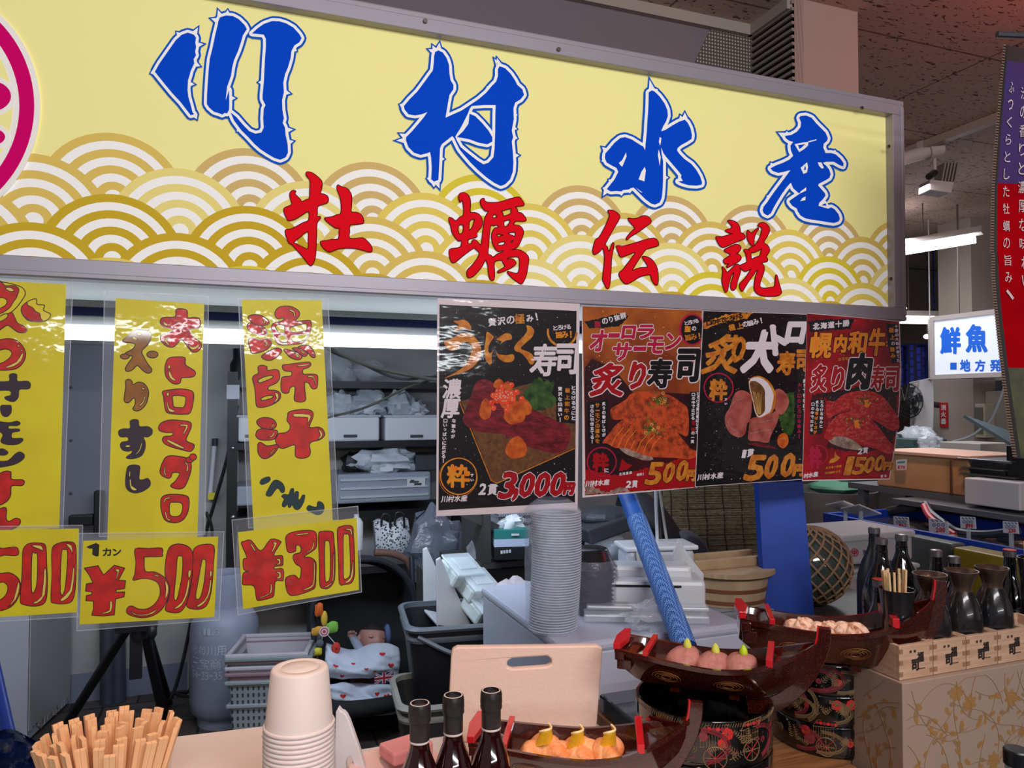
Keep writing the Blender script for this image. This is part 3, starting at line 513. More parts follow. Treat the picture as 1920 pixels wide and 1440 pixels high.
card('menu_strip', 'yellow menu strip lettered in red, brown and purple, above the 1-piece 500 card', 1.945,
  [(217,559),(383,570),(370,1010),(201,1014)], [(196,545),(391,556),(384,1002),(186,1006)],
  [(M_CRED, 1.0, z([(840,245),(900,235),(965,255),(972,335),(1040,330),(1105,345),(1115,400),(1090,450),(1000,462),(1005,500),(1050,560),(1120,620),(1125,665),(1080,715),(1020,715),(970,660),(905,580),(850,630),(800,665),(730,650),(670,590),(670,540),(720,510),(790,485),(780,455),(710,440),(665,400),(670,350),(710,330),(830,325)]), [], z([(700,370),(715,390),(745,405),(745,425),(715,420),(700,395)], [(770,550),(740,580),(745,610),(770,640),(750,640),(715,600),(720,570)], [(975,630),(1010,660),(1055,660),(1095,630),(1100,650),(1060,690),(1010,690)])),
   (M_CRED, 1.0, z([(760,790),(850,775),(940,785),(945,860),(1000,900),(1055,940),(1050,985),(1000,1005),(905,1010),(890,1060),(850,1080),(790,1065),(730,1000),(715,920),(725,850)]), [], z([(755,870),(775,870),(772,905),(752,905)], [(760,940),(775,940),(800,1000),(835,1030),(830,1045),(790,1030),(760,985)])),
   (M_CRED, 1.0, z([(690,1165),(780,1145),(900,1135),(1010,1155),(1040,1200),(1030,1300),(1000,1400),(940,1420),(800,1415),(730,1390),(710,1300),(700,1220)]), z([(800,1225),(830,1208),(940,1220),(950,1270),(930,1340),(870,1345),(815,1335),(805,1280)]), z([(735,1290),(748,1290),(765,1350),(825,1380),(815,1395),(760,1385)], [(738,1180),(762,1178),(758,1210),(738,1212)])),
   (M_CRED, 1.0, z2([(620,170),(660,125),(750,100),(870,108),(960,125),(970,180),(940,250),(915,310),(940,340),(1000,365),(995,410),(960,440),(880,425),(770,395),(690,360),(660,315),(680,280),(740,275),(775,260),(770,235),(700,235),(630,215)]), [], z2([(710,315),(740,320),(890,395),(880,410),(800,380),(720,335)], [(850,150),(940,155),(895,250),(885,240),(915,170),(860,165)])),
   (M_CRED, 1.0, z2([(690,510),(740,487),(850,495),(940,520),(970,580),(965,660),(930,760),(890,830),(830,845),(770,830),(750,805),(800,760),(845,690),(830,668),(770,670),(755,710),(725,730),(670,710),(635,670),(645,600),(670,545)])+[ov(955,530,42,30,190,770,5.76), ov(990,500,38,34,190,770,5.76)], [], z2([(685,600),(692,600),(690,670),(710,695),(690,695),(675,660)], [(890,548),(930,570),(940,620),(930,655),(918,650),(925,590)])),
   (M_CRED, 1.0, z2([(650,945),(700,910),(800,903),(920,920),(948,970),(940,1070),(900,1160),(830,1205),(740,1205),(680,1170),(650,1080),(642,1010)]), z2([(740,1000),(790,988),(860,995),(880,1040),(865,1110),(830,1140),(760,1140),(735,1100)]), z2([(690,1085),(700,1090),(715,1160),(755,1180),(730,1188),(695,1150)], [(670,985),(690,945),(740,932),(745,945),(700,955),(685,985)])),
   (M_CBRN, 1.0, z([(240,590),(300,540),(360,485),(420,468),(510,480),(560,510),(555,570),(520,640),(455,710),(480,780),(520,850),(565,910),(560,945),(520,958),(470,930),(420,880),(395,875),(350,920),(290,938),(270,910),(300,850),(355,770),(300,760),(270,735),(300,715),(350,690),(380,650),(370,625),(320,615),(260,610)])+[ov(265,770,50,28,190,540,6), ov(575,748,62,38,190,540,6)], [], z([(395,510),(430,500),(455,525),(420,535)], [(345,555),(375,550),(410,580),(370,582)])),
   (M_CBRN, 1.0, z([(275,1045),(310,1028),(345,1050),(355,1090),(410,1060),(480,1075),(525,1140),(530,1210),(500,1310),(440,1370),(390,1382),(355,1360),(380,1310),(380,1250),(360,1238),(330,1270),(300,1290),(260,1275),(262,1200),(275,1120)]), [], z([(490,1215),(500,1225),(470,1300),(430,1330),(425,1320),(465,1280)], [(455,1120),(480,1125),(490,1145),(465,1140)])),
   (M_CPUR, .6, z2([(310,115),(350,95),(400,105),(412,170),(500,170),(550,205),(545,255),(500,285),(455,285),(475,340),(470,420),(430,490),(340,520),(275,515),(275,495),(325,460),(330,430),(290,440),(230,425),(205,380),(220,340),(290,325),(280,285),(215,285),(188,260),(190,215),(240,195),(310,190)]), [], z2([(255,385),(285,370),(318,380),(290,395)], [(435,345),(442,360),(420,430),(375,475),(372,468),(410,420)])),
   (M_CPUR, .6, z2([(290,600),(350,585),(415,600),(412,670),(410,740),(450,745),(500,730),(530,770),(520,820),(450,870),(370,890),(300,870),(265,820),(262,740),(270,660)]), [], z2([(305,745),(320,745),(330,810),(390,850),(350,862),(315,830)], [(302,660),(315,655),(312,710),(300,710)]))])
z = lambda *ls: [Z(130, 980, 6.4, l) for l in ls]
r, fl = card('price_card', 'yellow price card reading 1-piece 500 yen in red, middle of three', 1.937,
  [(156,1014),(409,1006),(402,1157),(149,1171)], [(148,1000),(420,997),(411,1162),(144,1183)],
  [(M_CRED, -.9, z([(180,545),(345,515),(410,630),(540,510),(665,545),(590,690),(675,695),(665,790),(560,805),(560,835),(665,830),(655,890),(555,915),(540,1105),(400,1120),(270,1110),(290,1030),(290,940),(200,935),(205,875),(270,860),(270,830),(195,820),(205,735),(285,720),(240,630)]), [], z([(545,565),(605,560),(565,675),(560,660),(580,590)], [(490,945),(515,950),(505,1060),(420,1090),(390,1080),(480,1050)])),
   (M_CRED, .9, z([(1485,400),(1500,310),(1600,262),(1735,280),(1730,480),(1715,720),(1690,880),(1640,1000),(1540,1040),(1410,1005),(1440,860),(1475,640)]), z([(1590,460),(1620,440),(1640,480),(1620,700),(1580,880),(1540,920),(1515,880),(1550,680)]), z([(1690,690),(1705,690),(1690,830),(1630,950),(1560,1005),(1530,995),(1620,930),(1670,820)], [(1690,580),(1710,580),(1706,640),(1688,640)])),
   (M_CRED, .9, z([(1160,440),(1200,300),(1280,258),(1380,265),(1460,320),(1485,430),(1470,640),(1440,820),(1400,980),(1330,1070),(1230,1078),(1150,1040),(1195,900),(1205,760),(1150,640)]), z([(1295,420),(1330,400),(1360,420),(1355,620),(1310,860),(1280,930),(1255,890),(1280,620)]), z([(1425,690),(1445,690),(1420,850),(1350,990),(1280,1030),(1265,1020),(1350,950),(1400,830)], [(1430,575),(1460,575),(1450,650),(1428,650)])),
   (M_CRED, .9, z([(790,315),(950,310),(1110,305),(1115,380),(1100,405),(910,410),(900,430),(910,580),(1020,590),(1120,640),(1190,720),(1200,830),(1170,940),(1100,1050),(1000,1115),(880,1140),(760,1120),(690,1080),(700,1020),(750,1000),(830,1035),(930,1035),(1020,980),(1080,890),(1090,800),(1060,720),(980,680),(870,670),(765,690),(785,620),(800,470)]), [], z([(735,1060),(820,1100),(950,1090),(1060,1030),(1000,1090),(880,1115),(780,1100)], [(1150,690),(1190,760),(1185,850),(1150,910),(1160,800)], [(1015,620),(1050,625),(1085,650),(1040,640)])),
   (M_INK, -.2, z([(205,290),(320,245),(360,265),(350,400),(320,405),(275,380),(280,310),(240,310)]), [], [])])
mb = MB(); fl.text(mb, 'カ', 193, 1028, 208, 1042, .0006, .7, rot=-.06); fl.text(mb, 'ン', 212, 1029, 227, 1041, .0006, .7, rot=-.1)
under(mb.build('lettering', M_INK), r)
z = lambda *ls: [Z(430, 540, 5.76, l) for l in ls]
z2 = lambda *ls: [Z(430, 780, 7.2, l) for l in ls]
card('menu_strip', 'yellow menu strip lettered in red with a small dark green word, above the 300 card', 1.945,
  [(453,562),(603,563),(624,980),(476,1000)], [(447,559),(615,560),(634,975),(466,990)],
  [(M_CRED, 1.0, z([(490,280),(520,220),(590,195),(680,205),(750,250),(755,300),(715,355),(790,355),(870,352),(885,400),(870,480),(830,560),(770,600),(650,612),(530,608),(480,520),(455,430),(480,380),(560,360),(590,340),(580,322),(520,330)]), z([(500,405),(580,398),(600,430),(590,475),(530,480)], [(655,430),(760,395),(835,385),(830,455),(740,475),(675,475)], [(530,520),(600,512),(630,570),(610,590),(550,580)], [(665,520),(760,505),(840,500),(825,555),(750,580),(685,575)]), z([(645,230),(700,250),(710,310),(698,310),(690,265),(650,245)])),
   (M_CRED, 1.0, z([(195,400),(220,378),(300,395),(380,430),(408,480),(390,510),(330,510),(240,480),(195,430)], [(205,310),(260,288),(350,300),(420,350),(425,385),(370,405),(280,395),(220,350)], [(205,570),(240,535),(330,560),(410,545),(455,575),(440,630),(370,680),(250,705),(225,650)], [(350,735),(430,680),(520,648),(565,675),(530,730),(450,780),(380,770)], [(740,640),(830,618),(890,650),(930,740),(890,745),(840,690)], [(680,655),(730,645),(800,670),(845,710),(810,740),(750,700)], [(590,662),(680,680),(760,710),(785,750),(740,775),(660,750),(620,710)]), [], z([(360,345),(390,355),(380,385),(360,380),(375,365)], [(345,445),(372,470),(365,495),(345,490),(358,470)], [(380,580),(415,590),(400,630),(380,628),(400,605)], [(700,700),(745,725),(745,755),(725,740)], [(770,675),(815,700),(810,712),(775,690)])),
   (M_CRED, 1.0, z([(310,855),(350,835),(405,850),(412,890),(490,880),(535,900),(540,980),(500,1030),(430,1060),(420,1100),(490,1105),(545,1130),(550,1190),(500,1240),(420,1275),(340,1290),(295,1275),(285,1200),(275,1080),(250,980),(275,940),(315,920)]), z([(315,990),(390,955),(465,945),(465,970),(400,1000),(325,1025)], [(345,1190),(400,1165),(470,1160),(465,1185),(410,1205),(352,1215)]), z([(490,1130),(530,1150),(520,1210),(475,1240),(510,1190)])),
   (M_CRED, 1.0, z([(575,835),(640,825),(750,810),(860,800),(880,830),(850,860),(795,880),(800,930),(870,930),(945,940),(955,1000),(945,1075),(910,1090),(880,1070),(860,1030),(815,1020),(815,1100),(825,1200),(790,1230),(720,1225),(700,1190),(710,1100),(700,1060),(655,1080),(640,1130),(590,1135),(560,1100),(560,1000),(580,960),(665,950),(670,905),(590,890)]), [], z([(850,948),(910,955),(935,1040),(925,1040),(905,970),(855,962)], [(740,835),(860,820),(850,835),(745,848)])),
   (M_CRED, 1.0, z2([(790,0),(780,60),(820,120),(815,180),(760,225),(660,240),(620,310),(660,410),(730,437),(840,395),(890,395),(890,480),(900,550),(980,572),(1070,545),(1095,480),(1080,390),(1120,345),(1220,320),(1285,260),(1265,185),(1200,150),(1110,160),(1080,140),(1110,60),(1130,0),(1120,-60),(1040,-90),(900,-80),(800,-50)], [(360,240),(385,190),(460,170),(560,185),(640,195),(650,250),(620,300),(540,325),(420,320),(365,280)], [(370,90),(400,40),(490,20),(590,45),(635,110),(615,160),(540,180),(430,155)], [(385,430),(390,370),(430,360),(510,405),(640,385),(660,420),(600,510),(510,570),(440,565),(390,500)]), [], z2([(590,90),(600,120),(580,150),(545,155),(580,130)], [(1200,170),(1255,230),(1240,290),(1190,315),(1230,260)], [(875,-30),(1080,-20),(1090,40),(1045,110),(1060,20),(880,10)], [(625,430),(615,450),(550,525),(540,522),(590,460)], [(595,215),(610,240),(580,280),(525,290),(580,255)])),
   (M_CGRN, .6, z2([(415,885),(450,845),(530,820),(555,850),(530,890),(450,925),(420,915)], [(495,1050),(540,960),(590,880),(650,865),(720,910),(748,980),(735,1030),(700,1030),(670,985),(640,980),(600,1030),(560,1080),(510,1080)], [(705,1085),(740,1055),(800,1060),(830,985),(870,985),(870,1060),(895,1020),(935,1030),(930,1120),(960,1120),(985,1070),(1020,1075),(1000,1170),(950,1250),(905,1265),(870,1240),(850,1200),(820,1235),(795,1225),(790,1190),(750,1225),(715,1215),(720,1170),(740,1120)], [(1045,1240),(1075,1205),(1120,1220),(1180,1225),(1190,1165),(1230,1155),(1275,1200),(1275,1270),(1240,1320),(1180,1332),(1110,1300),(1060,1275)]), [], [])])
z = lambda *ls: [Z(425, 940, 6.547, l) for l in ls]
card('price_card', 'yellow price card reading 300 yen in red, tilted, above the stroller', 1.937,
  [(446,998),(669,971),(673,1106),(456,1142)], [(435,975),(671,949),(678,1110),(446,1153)],
  [(M_CRED, .9, z([(180,520),(220,490),(300,480),(420,610),(540,465),(660,490),(650,530),(575,660),(670,665),(690,690),(690,770),(670,790),(590,800),(590,830),(690,830),(695,960),(670,975),(595,985),(580,1150),(520,1190),(400,1215),(365,1190),(335,1040),(210,1025),(195,990),(205,880),(270,860),(210,835),(205,710),(250,690)]), [], z([(285,515),(310,525),(355,600),(340,605)], [(555,505),(620,505),(565,620),(555,610),(585,525)], [(600,710),(655,705),(655,770),(605,775),(640,755),(635,725)], [(600,870),(660,865),(660,940),(605,940),(640,920),(640,885)], [(535,1015),(550,1020),(550,1120),(420,1185),(400,1180),(530,1120)])),
   (M_CRED, .9, z([(730,430),(790,385),(920,360),(1050,360),(1100,400),(1105,520),(1080,590),(950,680),(1030,690),(1095,750),(1095,900),(1090,1020),(1060,1080),(900,1140),(790,1155),(740,1100),(720,980),(740,930),(830,905),(890,955),(910,900),(910,810),(850,770),(815,700),(830,650),(900,630),(915,580),(890,540),(850,545),(845,610),(770,630),(740,590),(728,500)]), [], z([(845,405),(950,390),(1010,380),(990,400),(860,415)], [(1070,490),(1078,500),(1060,580),(990,630),(985,620),(1040,580)], [(1068,750),(1080,760),(1080,980),(1040,1060),(945,1090),(940,1080),(1030,1040),(1065,970)])),
   (M_CRED, .9, z([(1130,400),(1160,370),(1280,368),(1310,400),(1320,520),(1330,640),(1328,900),(1310,1000),(1250,1065),(1190,1070),(1145,1030),(1140,800),(1130,560)]), z([(1205,500),(1225,482),(1255,490),(1270,560),(1275,800),(1265,950),(1240,985),(1210,970),(1200,700)]), z([(1310,650),(1320,660),(1310,960),(1240,1045),(1195,1045),(1270,1010),(1300,930)])),
   (M_CRED, .9, z([(1360,350),(1400,310),(1480,295),(1545,315),(1555,420),(1565,560),(1570,780),(1565,920),(1530,1000),(1450,1020),(1385,1010),(1375,800),(1365,560)]), z([(1430,430),(1460,402),(1500,410),(1510,520),(1520,760),(1515,900),(1480,945),(1435,940),(1430,700)]), z([(1440,345),(1525,335),(1540,410),(1525,400),(1510,355)], [(1545,740),(1555,750),(1545,930),(1490,995),(1450,990),(1520,930)]))])
# ------------------------------------------------------------ four laminated sushi posters under the fascia
def pm(name, rgb, rgb2=None, sc=40, stretch=(1,1,1), rng=(.35,.65)):
    return M('print_'+name, rgb, .45, coat=.9, crough=.08, cbump=(7, .25, (1,1,2.2)), var=((sc, rgb2, stretch, rng) if rgb2 else None), spec=.2)
P_BLK, P_WHT, P_GLD = pm('black', (22,17,22)), pm('white', (226,214,222)), pm('gold', (214,140,44), (186,98,30), 60)
P_RED, P_DRED, P_PNK, P_ORG = pm('red', (178,10,26), (120,6,18), 9), pm('deep_red', (164,12,24)), pm('plum', (176,22,62)), pm('orange', (236,122,26), (226,150,40), 30)
P_AMB = pm('amber', (190,104,34), (128,52,24), 7); P_BORD = pm('border', (224,208,212))
P_MEAT = pm('seared_beef', (134,34,44), (84,16,26), 34, (1,1,2.5)); P_SALM = pm('salmon', (200,78,38), (112,40,22), 60, (1,1,1), (.42,.7)); P_BEEF = pm('raw_beef', (170,24,34), (214,84,72), 46, (1,1,3), (.45,.75))
P_TORO = pm('toro', (184,98,88), (150,64,60), 30); P_UNI = pm('urchin', (214,104,32), (166,60,20), 50); P_IKU = pm('roe', (224,44,24), (240,92,50), 60)
P_LEAF = pm('leaf', (66,98,44), (30,56,26), 50); P_PLATE = pm('board_brown', (116,76,44), (92,58,36), 90); P_RICE = pm('rice', (176,150,132), (120,92,84), 60)
P_ONI = pm('spring_onion', (128,128,44), (66,72,24), 60); P_LEM = pm('lemon', (226,176,92), (200,150,84), 40); P_SMOKE = pm('smoke', (70,16,24), (32,16,22), 6); P_SPK = pm('sparkle', (206,190,176))
PM = [P_BLK, P_WHT, P_GLD, P_RED, P_DRED, P_PNK, P_ORG, P_AMB, P_MEAT, P_SALM, P_BEEF, P_TORO, P_UNI, P_IKU, P_LEAF, P_PLATE, P_RICE, P_ONI, P_LEM, P_SMOKE, P_SPK]
BLK, WHT, GLD, RED, DRED, PNK, ORG, AMB, MEAT, SALM, BEEF, TORO, UNI, IKU, LEAF, PLATE, RICE, ONI, LEM, SMOKE, SPK = range(21)
def poster(label, Y, quad, inner, bg):
    fl = Flat(Y); root = thing('food_poster', label, 'poster', fl.pt(*quad[0], 0), 0, 'sushi posters under the fascia')
    n = len(quad); mb = MB(); mb.prism([fl.pt(x, y, 0) for x, y in quad], (0, .0006, 0)); under(mb.build('sheet', P_BORD), root)
    pic = MB(); fl.fill(pic, [inner], .0002, bg)
    return root, fl, pic
def stars(fl, mb, box, n, mi, seed, rmax=.8, avoid=None):
    r = random.Random(seed)
    for _ in range(n):
        x, y = r.uniform(box[0], box[2]), r.uniform(box[1], box[3]); fl.disc(mb, (x, y), r.uniform(.25, rmax) if r.random() < .93 else rmax*1.8, .00028, mi, 6)
def blob(fl, mb, pts, l, mi): fl.fill(mb, [smooth(pts, 3)], l, mi)
def jag(pts, k, seed):
    r = random.Random(seed); out = []
    for i in range(len(pts)):
        a, b = pts[i], pts[(i+1)%len(pts)]; m = max(1, int(math.hypot(b[0]-a[0], b[1]-a[1])/3))
        for j in range(m): out.append((a[0]+(b[0]-a[0])*j/m+r.uniform(-k, k), a[1]+(b[1]-a[1])*j/m+r.uniform(-k, k)))
    return out
def done(root, parts):
    for nm, mb in parts: under(mb.build(nm, PM), root)
# 1: beef and urchin
root, fl, pic = poster('black poster of beef sushi topped with urchin and roe, priced 3,000 yen', 1.9300, [(820,559),(1087,568),(1083,957),(818,968)], [(824,571),(1081,583),(1078,942),(822,957)], BLK)
stars(fl, pic, (828,578,1076,930), 330, SPK, 3, .55)
zA = lambda p: Z(815, 555, 6.7, p); zB = lambda p: Z(815, 760, 6.7, p)
fl.fill(pic, [[(864,752),(1006,716),(1078,775),(1079,838),(932,905),(922,900)]], .0004, PLATE)
fl.line(pic, [(862,755),(921,901),(932,906),(1079,840)], .9, .0005, GLD)
blob(fl, pic, jag([(990,724),(1008,706),(1020,714),(1038,716),(1034,735),(1046,752),(1030,765),(1010,772),(990,762),(980,740)], 2.5, 2), .0005, LEAF)
blob(fl, pic, [(868,790),(872,770),(882,745),(892,718),(908,711),(924,718),(950,750),(1000,768),(1035,785),(1066,800),(1068,828),(1050,850),(1015,845),(985,835),(950,815),(915,812),(885,805)], .0006, MEAT)
for x, y, rx, ry in ((910,768,11,20),(950,742,14,26),(980,765,17,16),(965,775,20,22),(935,720,10,9),(968,840,20,21)): blob(fl, pic, [(x+rx*math.cos(k*.7)*(1+.12*math.sin(k*2.1)), y+ry*math.sin(k*.7)*(1+.1*math.cos(k*1.7))) for k in range(9)], .0007, UNI)
fl.fill(pic, [[(945,790),(952,790),(955,822),(948,822),(946,810)]], .00068, MEAT)
rr = random.Random(8)
for _ in range(46):
    x, y = 945+rr.gauss(0, 13), 742+rr.gauss(0, 11); fl.disc(pic, (x, y), 5.4, .0008+rr.random()*.0001, IKU, 12); fl.disc(pic, (x-1.5, y-1.5), 1.1, .00095, SPK, 6)
fl.fill(pic, [jag([(1043,728),(1078,735),(1078,795),(1043,790)], .8, 4)], .0008, BLK)
for k in range(34):
    x, y = rr.uniform(878, 1050), rr.uniform(735, 835); fl.line(pic, [(x, y), (x+rr.uniform(6, 14), y+rr.uniform(2, 7))], .3, .00066, BEEF if k % 2 else SMOKE)
t = MB()
for p in ([(235,315),(290,310),(360,297),(410,320),(455,380),(450,425),(380,415),(300,420),(240,440),(275,390),(300,365)], [(120,570),(200,540),(290,490),(380,465),(470,490),(540,560),(580,650),(575,750),(530,840),(440,920),(320,970),(120,1035),(240,970),(350,900),(410,830),(450,740),(470,650),(450,600),(400,575),(340,590),(280,660),(230,685),(170,670),(130,620)], [(655,450),(730,500),(735,530),(690,600),(670,690),(700,720),(740,670),(715,740),(715,840),(680,855),(640,800),(620,690),(640,550)], [(775,550),(810,515),(900,465),(960,490),(965,545),(890,560),(830,600),(810,620),(840,570)], [(765,700),(800,730),(900,745),(980,730),(1000,780),(970,825),(880,830),(800,780)], [(1150,370),(1210,385),(1250,440),(1220,520),(1130,600),(1080,660),(1150,690),(1220,730),(1250,800),(1240,850),(1200,860),(1160,800),(1090,720),(1010,690),(1000,640),(1040,580),(1120,500),(1160,430)]): blob(fl, t, zA(p), .0009, GLD)
fl.text(t, '寿', 996, 646, 1043, 704, .0009, 1.6, WHT, .12); fl.text(t, '司', 1044, 646, 1082, 700, .0009, 1.9, WHT, .06)
fl.text(t, '濃', 831, 711, 864, 747, .0009, 1.0, WHT, .1); fl.text(t, '厚', 829, 749, 861, 783, .0009, 1.2, WHT, .12)
fl.row(t, '贅沢の', 923, 604, 957, 600, 16, .0009, .5, WHT, .1); fl.row(t, '極', 974, 598, 974, 598, 20, .0009, .6, GLD); fl.row(t, 'み！', 993, 597, 1006, 594, 14, .0009, .5, WHT)
fl.ring(t, (1054, 622), 27, 4, .0008, GLD, 24, .1, 3.3); fl.row(t, 'とろける', 1041, 615, 1066, 613, 9, .0009, .3, WHT); fl.row(t, '旨み！', 1048, 628, 1070, 627, 13, .0009, .5, ORG)
fl.row(t, 'な旨みが', 851, 789, 849, 818, 7.5, .0009, .35, WHT); fl.row(t, '口いっぱいに広がる！', 835, 789, 831, 864, 7.5, .0009, .35, WHT)
fl.row(t, 'とろけるうにと', 1075, 727, 1075, 784, 7.5, .0009, .35, WHT); fl.row(t, '極上和牛の', 1064, 732, 1062, 783, 9.5, .0009, .4, GLD); fl.row(t, '贅沢な出逢い！', 1050, 729, 1050, 787, 8, .0009, .35, WHT)
fl.ring(t, (860, 893), 34, 2.2, .0008, ORG, 36); fl.ring(t, (859, 895), 36, .9, .0008, GLD, 36)
fl.text(t, '粋', 839, 872, 880, 913, .0009, 1.6, ORG); fl.row(t, 'すい', 885, 891, 885, 900, 6, .0009, .3, WHT)
fl.text(t, '2', 899, 907, 911, 927, .0009, .9, WHT, .2); fl.text(t, '貫', 915, 908, 932, 928, .0009, .6, WHT, .1)
fl.row(t, '川村水産', 833, 936, 870, 934, 12.5, .0009, .4, WHT, .2)
for i, (ch, x0, y0, x1, y1) in enumerate((('3',940,886,966,934),(',',963,917,969,937),('0',976,888,1000,931),('0',1005,887,1029,930),('0',1034,886,1058,929),('円',1059,906,1075,926))): fl.text(t, ch, x0, y0, x1, y1, .0009, 3.6, WHT, .25); fl.text(t, ch, x0, y0, x1, y1, .0010, 2.4, DRED, .25)
done(root, (('food_picture', pic), ('lettering', t)))
# 2: salmon
root, fl, pic = poster('amber and red poster of seared salmon sushi, priced 500 yen', 1.9288, [(1091,573),(1317,581),(1307,914),(1092,933)], [(1092,574),(1316,582),(1306,913),(1098,929)], AMB)
zC = lambda p: Z(1080, 565, 7.58, p); zD = lambda p: Z(1080, 745, 7.58, p)
fl.fill(pic, [[(1096,690),(1110,672),(1150,690),(1190,740),(1230,735),(1311,740),(1306,912),(1098,928)]], .0003, SMOKE)
fl.fill(pic, [jag([(1097,880),(1160,892),(1240,870),(1312,850),(1306,912),(1098,928)], 2, 3)], .00035, DRED)
fl.fill(pic, [jag([(1097,908),(1120,915),(1135,925),(1150,917),(1170,914),(1180,922),(1098,928)], 2.2, 4)], .00045, RICE)
stars(fl, pic, (1096,578,1310,700), 90, ORG, 5, .8); stars(fl, pic, (1097,660,1160,760), 80, SPK, 15, .5)
blob(fl, pic, zD([(490,170),(600,100),(720,20),(800,-60),(1100,-90),(1350,-20),(1500,80),(1590,180),(1590,540),(1450,500),(1300,400),(1100,330),(800,300),(600,320),(510,300)]), .0005, SALM)
blob(fl, pic, zD([(600,700),(750,700),(950,780),(1100,870),(1000,900),(850,860),(700,800)]), .0006, RICE)
blob(fl, pic, zD([(370,640),(480,500),(560,400),(680,310),(850,280),(1050,290),(1250,370),(1400,460),(1520,600),(1620,720),(1720,770),(1700,840),(1600,880),(1400,860),(1100,850),(900,800),(700,720),(560,720),(450,660)]), .0007, SALM)
for k in range(7):
    x = 500+k*90; fl.line(pic, zD([(x, 690+k*22), (x+60, 560+k*18), (x+170, 430+k*20)]), .5, .00075, ORG)
for k in range(260):
    x, y = rr.gauss(1215, 38), rr.gauss(800, 22)
    if 1150 < x < 1288 and 765 < y < 850: fl.disc(pic, (x, y), rr.uniform(.3, .9), .00078, BLK, 6)
for cx, cy in ((1222,803),(1236,750)):
    for q in range(26): fl.ring(pic, (cx+rr.gauss(0, 9), cy+rr.gauss(0, 6)), 2.6, 1.3, .0008+q*.000004, [ONI, LEAF, ONI, LEM][q % 4], 8)
fl.fill(pic, [jag([(1101,755),(1140,748),(1138,835),(1102,830)], .8, 5)], .0004, BLK); fl.fill(pic, [jag([(1293,735),(1313,733),(1311,832),(1292,832)], .8, 6)], .0008, BLK)
fl.fill(pic, [jag([(1096,604),(1160,588),(1180,592),(1160,612),(1105,616)], 1.2, 7)], .0004, BLK)
fl.disc(pic, (1298,618), 25, .0004, PNK, 24, 30); fl.disc(pic, (1298,618), 21, .0005, BLK, 24, 27)
fl.fill(pic, [zD([(650,870),(720,940),(800,965),(720,1030),(600,1050),(620,1000)])], .0009, DRED)
t = MB()
def outl(ch, x0, y0, x1, y1, r, mi, sh=.0, ro=2.2, edge=WHT): fl.text(t, ch, x0, y0, x1, y1, .00088, r+ro, edge, sh); fl.text(t, ch, x0, y0, x1, y1, .00098, r, mi, sh)
for ch, x0, y0, x1, y1 in (('オ',1108,620,1136,658),('ー',1142,626,1160,632),('ロ',1167,612,1190,634),('ラ',1196,610,1224,634),('サ',1149,644,1182,676),('ー',1189,651,1210,657),('モ',1215,632,1243,662),('ン',1249,626,1275,655)): outl(ch, x0, y0, x1, y1, 1.6, PNK, .15, 1.2)
outl('炙', 1110, 682, 1170, 742, 2.0, DRED, .15, 1.8); outl('り', 1182, 680, 1208, 728, 2.4, DRED, .2, 1.8); outl('寿', 1216, 674, 1258, 726, 2.2, BLK, .1, 1.8); outl('司', 1271, 656, 1309, 714, 2.8, BLK, .1, 2)
fl.row(t, '脂', 1120, 608, 1120, 608, 12, .0009, .4, PNK); fl.row(t, 'のり抜群', 1134, 602, 1168, 592, 12, .0009, .4, WHT)
fl.row(t, 'とろける', 1287, 606, 1306, 602, 8, .0009, .3, WHT); fl.row(t, '脂', 1289, 617, 1289, 617, 12, .0009, .5, ORG); fl.row(t, 'の', 1301, 616, 1301, 616, 9, .0009, .3, WHT); fl.row(t, '旨み！', 1290, 633, 1311, 630, 12, .0009, .4, GLD)
fl.row(t, '炙りの香ばしさが', 1132, 757, 1132, 815, 7, .0009, .3, WHT); fl.row(t, 'サーモンの旨みを', 1120, 760, 1120, 827, 8.5, .0009, .4, GLD); fl.row(t, 'さらに引き立てる！', 1110, 762, 1110, 828, 7, .0009, .3, WHT)
fl.row(t, 'とろける脂と香ばしさが', 1309, 738, 1307, 810, 6.5, .0009, .3, WHT); fl.row(t, '口の中で広がる', 1300, 740, 1299, 784, 6.5, .0009, .3, WHT); fl.row(t, '至福', 1300, 793, 1299, 805, 8, .0009, .3, DRED); fl.row(t, 'の一貫', 1299, 812, 1298, 828, 6.5, .0009, .3, WHT)
fl.ring(t, (1128, 866), 27, 2.4, .0008, PNK, 32); fl.text(t, '粋', 1112, 850, 1140, 882, .0009, 1.6, DRED); fl.row(t, 'に', 1137, 882, 1137, 882, 8, .0009, .4, WHT)
fl.row(t, '川村水産', 1103, 907, 1137, 904, 11.5, .0009, .4, WHT, .2); fl.row(t, '北海道産', 1163, 889, 1182, 886, 5.5, .0009, .2, WHT, .2); fl.row(t, '使用！', 1196, 890, 1206, 889, 5, .0009, .2, WHT, .2)
fl.text(t, '2', 1174, 902, 1183, 914, .0009, .7, WHT, .2); fl.text(t, '貫', 1185, 901, 1195, 914, .0009, .4, WHT, .1)
for ch, x0, y0, x1, y1 in (('5',1214,868,1240,908),('0',1245,868,1263,904),('0',1270,864,1288,900),('円',1289,882,1304,901)): outl(ch, x0, y0, x1, y1, 2.0, GLD, .25, 1.2, BLK)
done(root, (('food_picture', pic), ('lettering', t)))
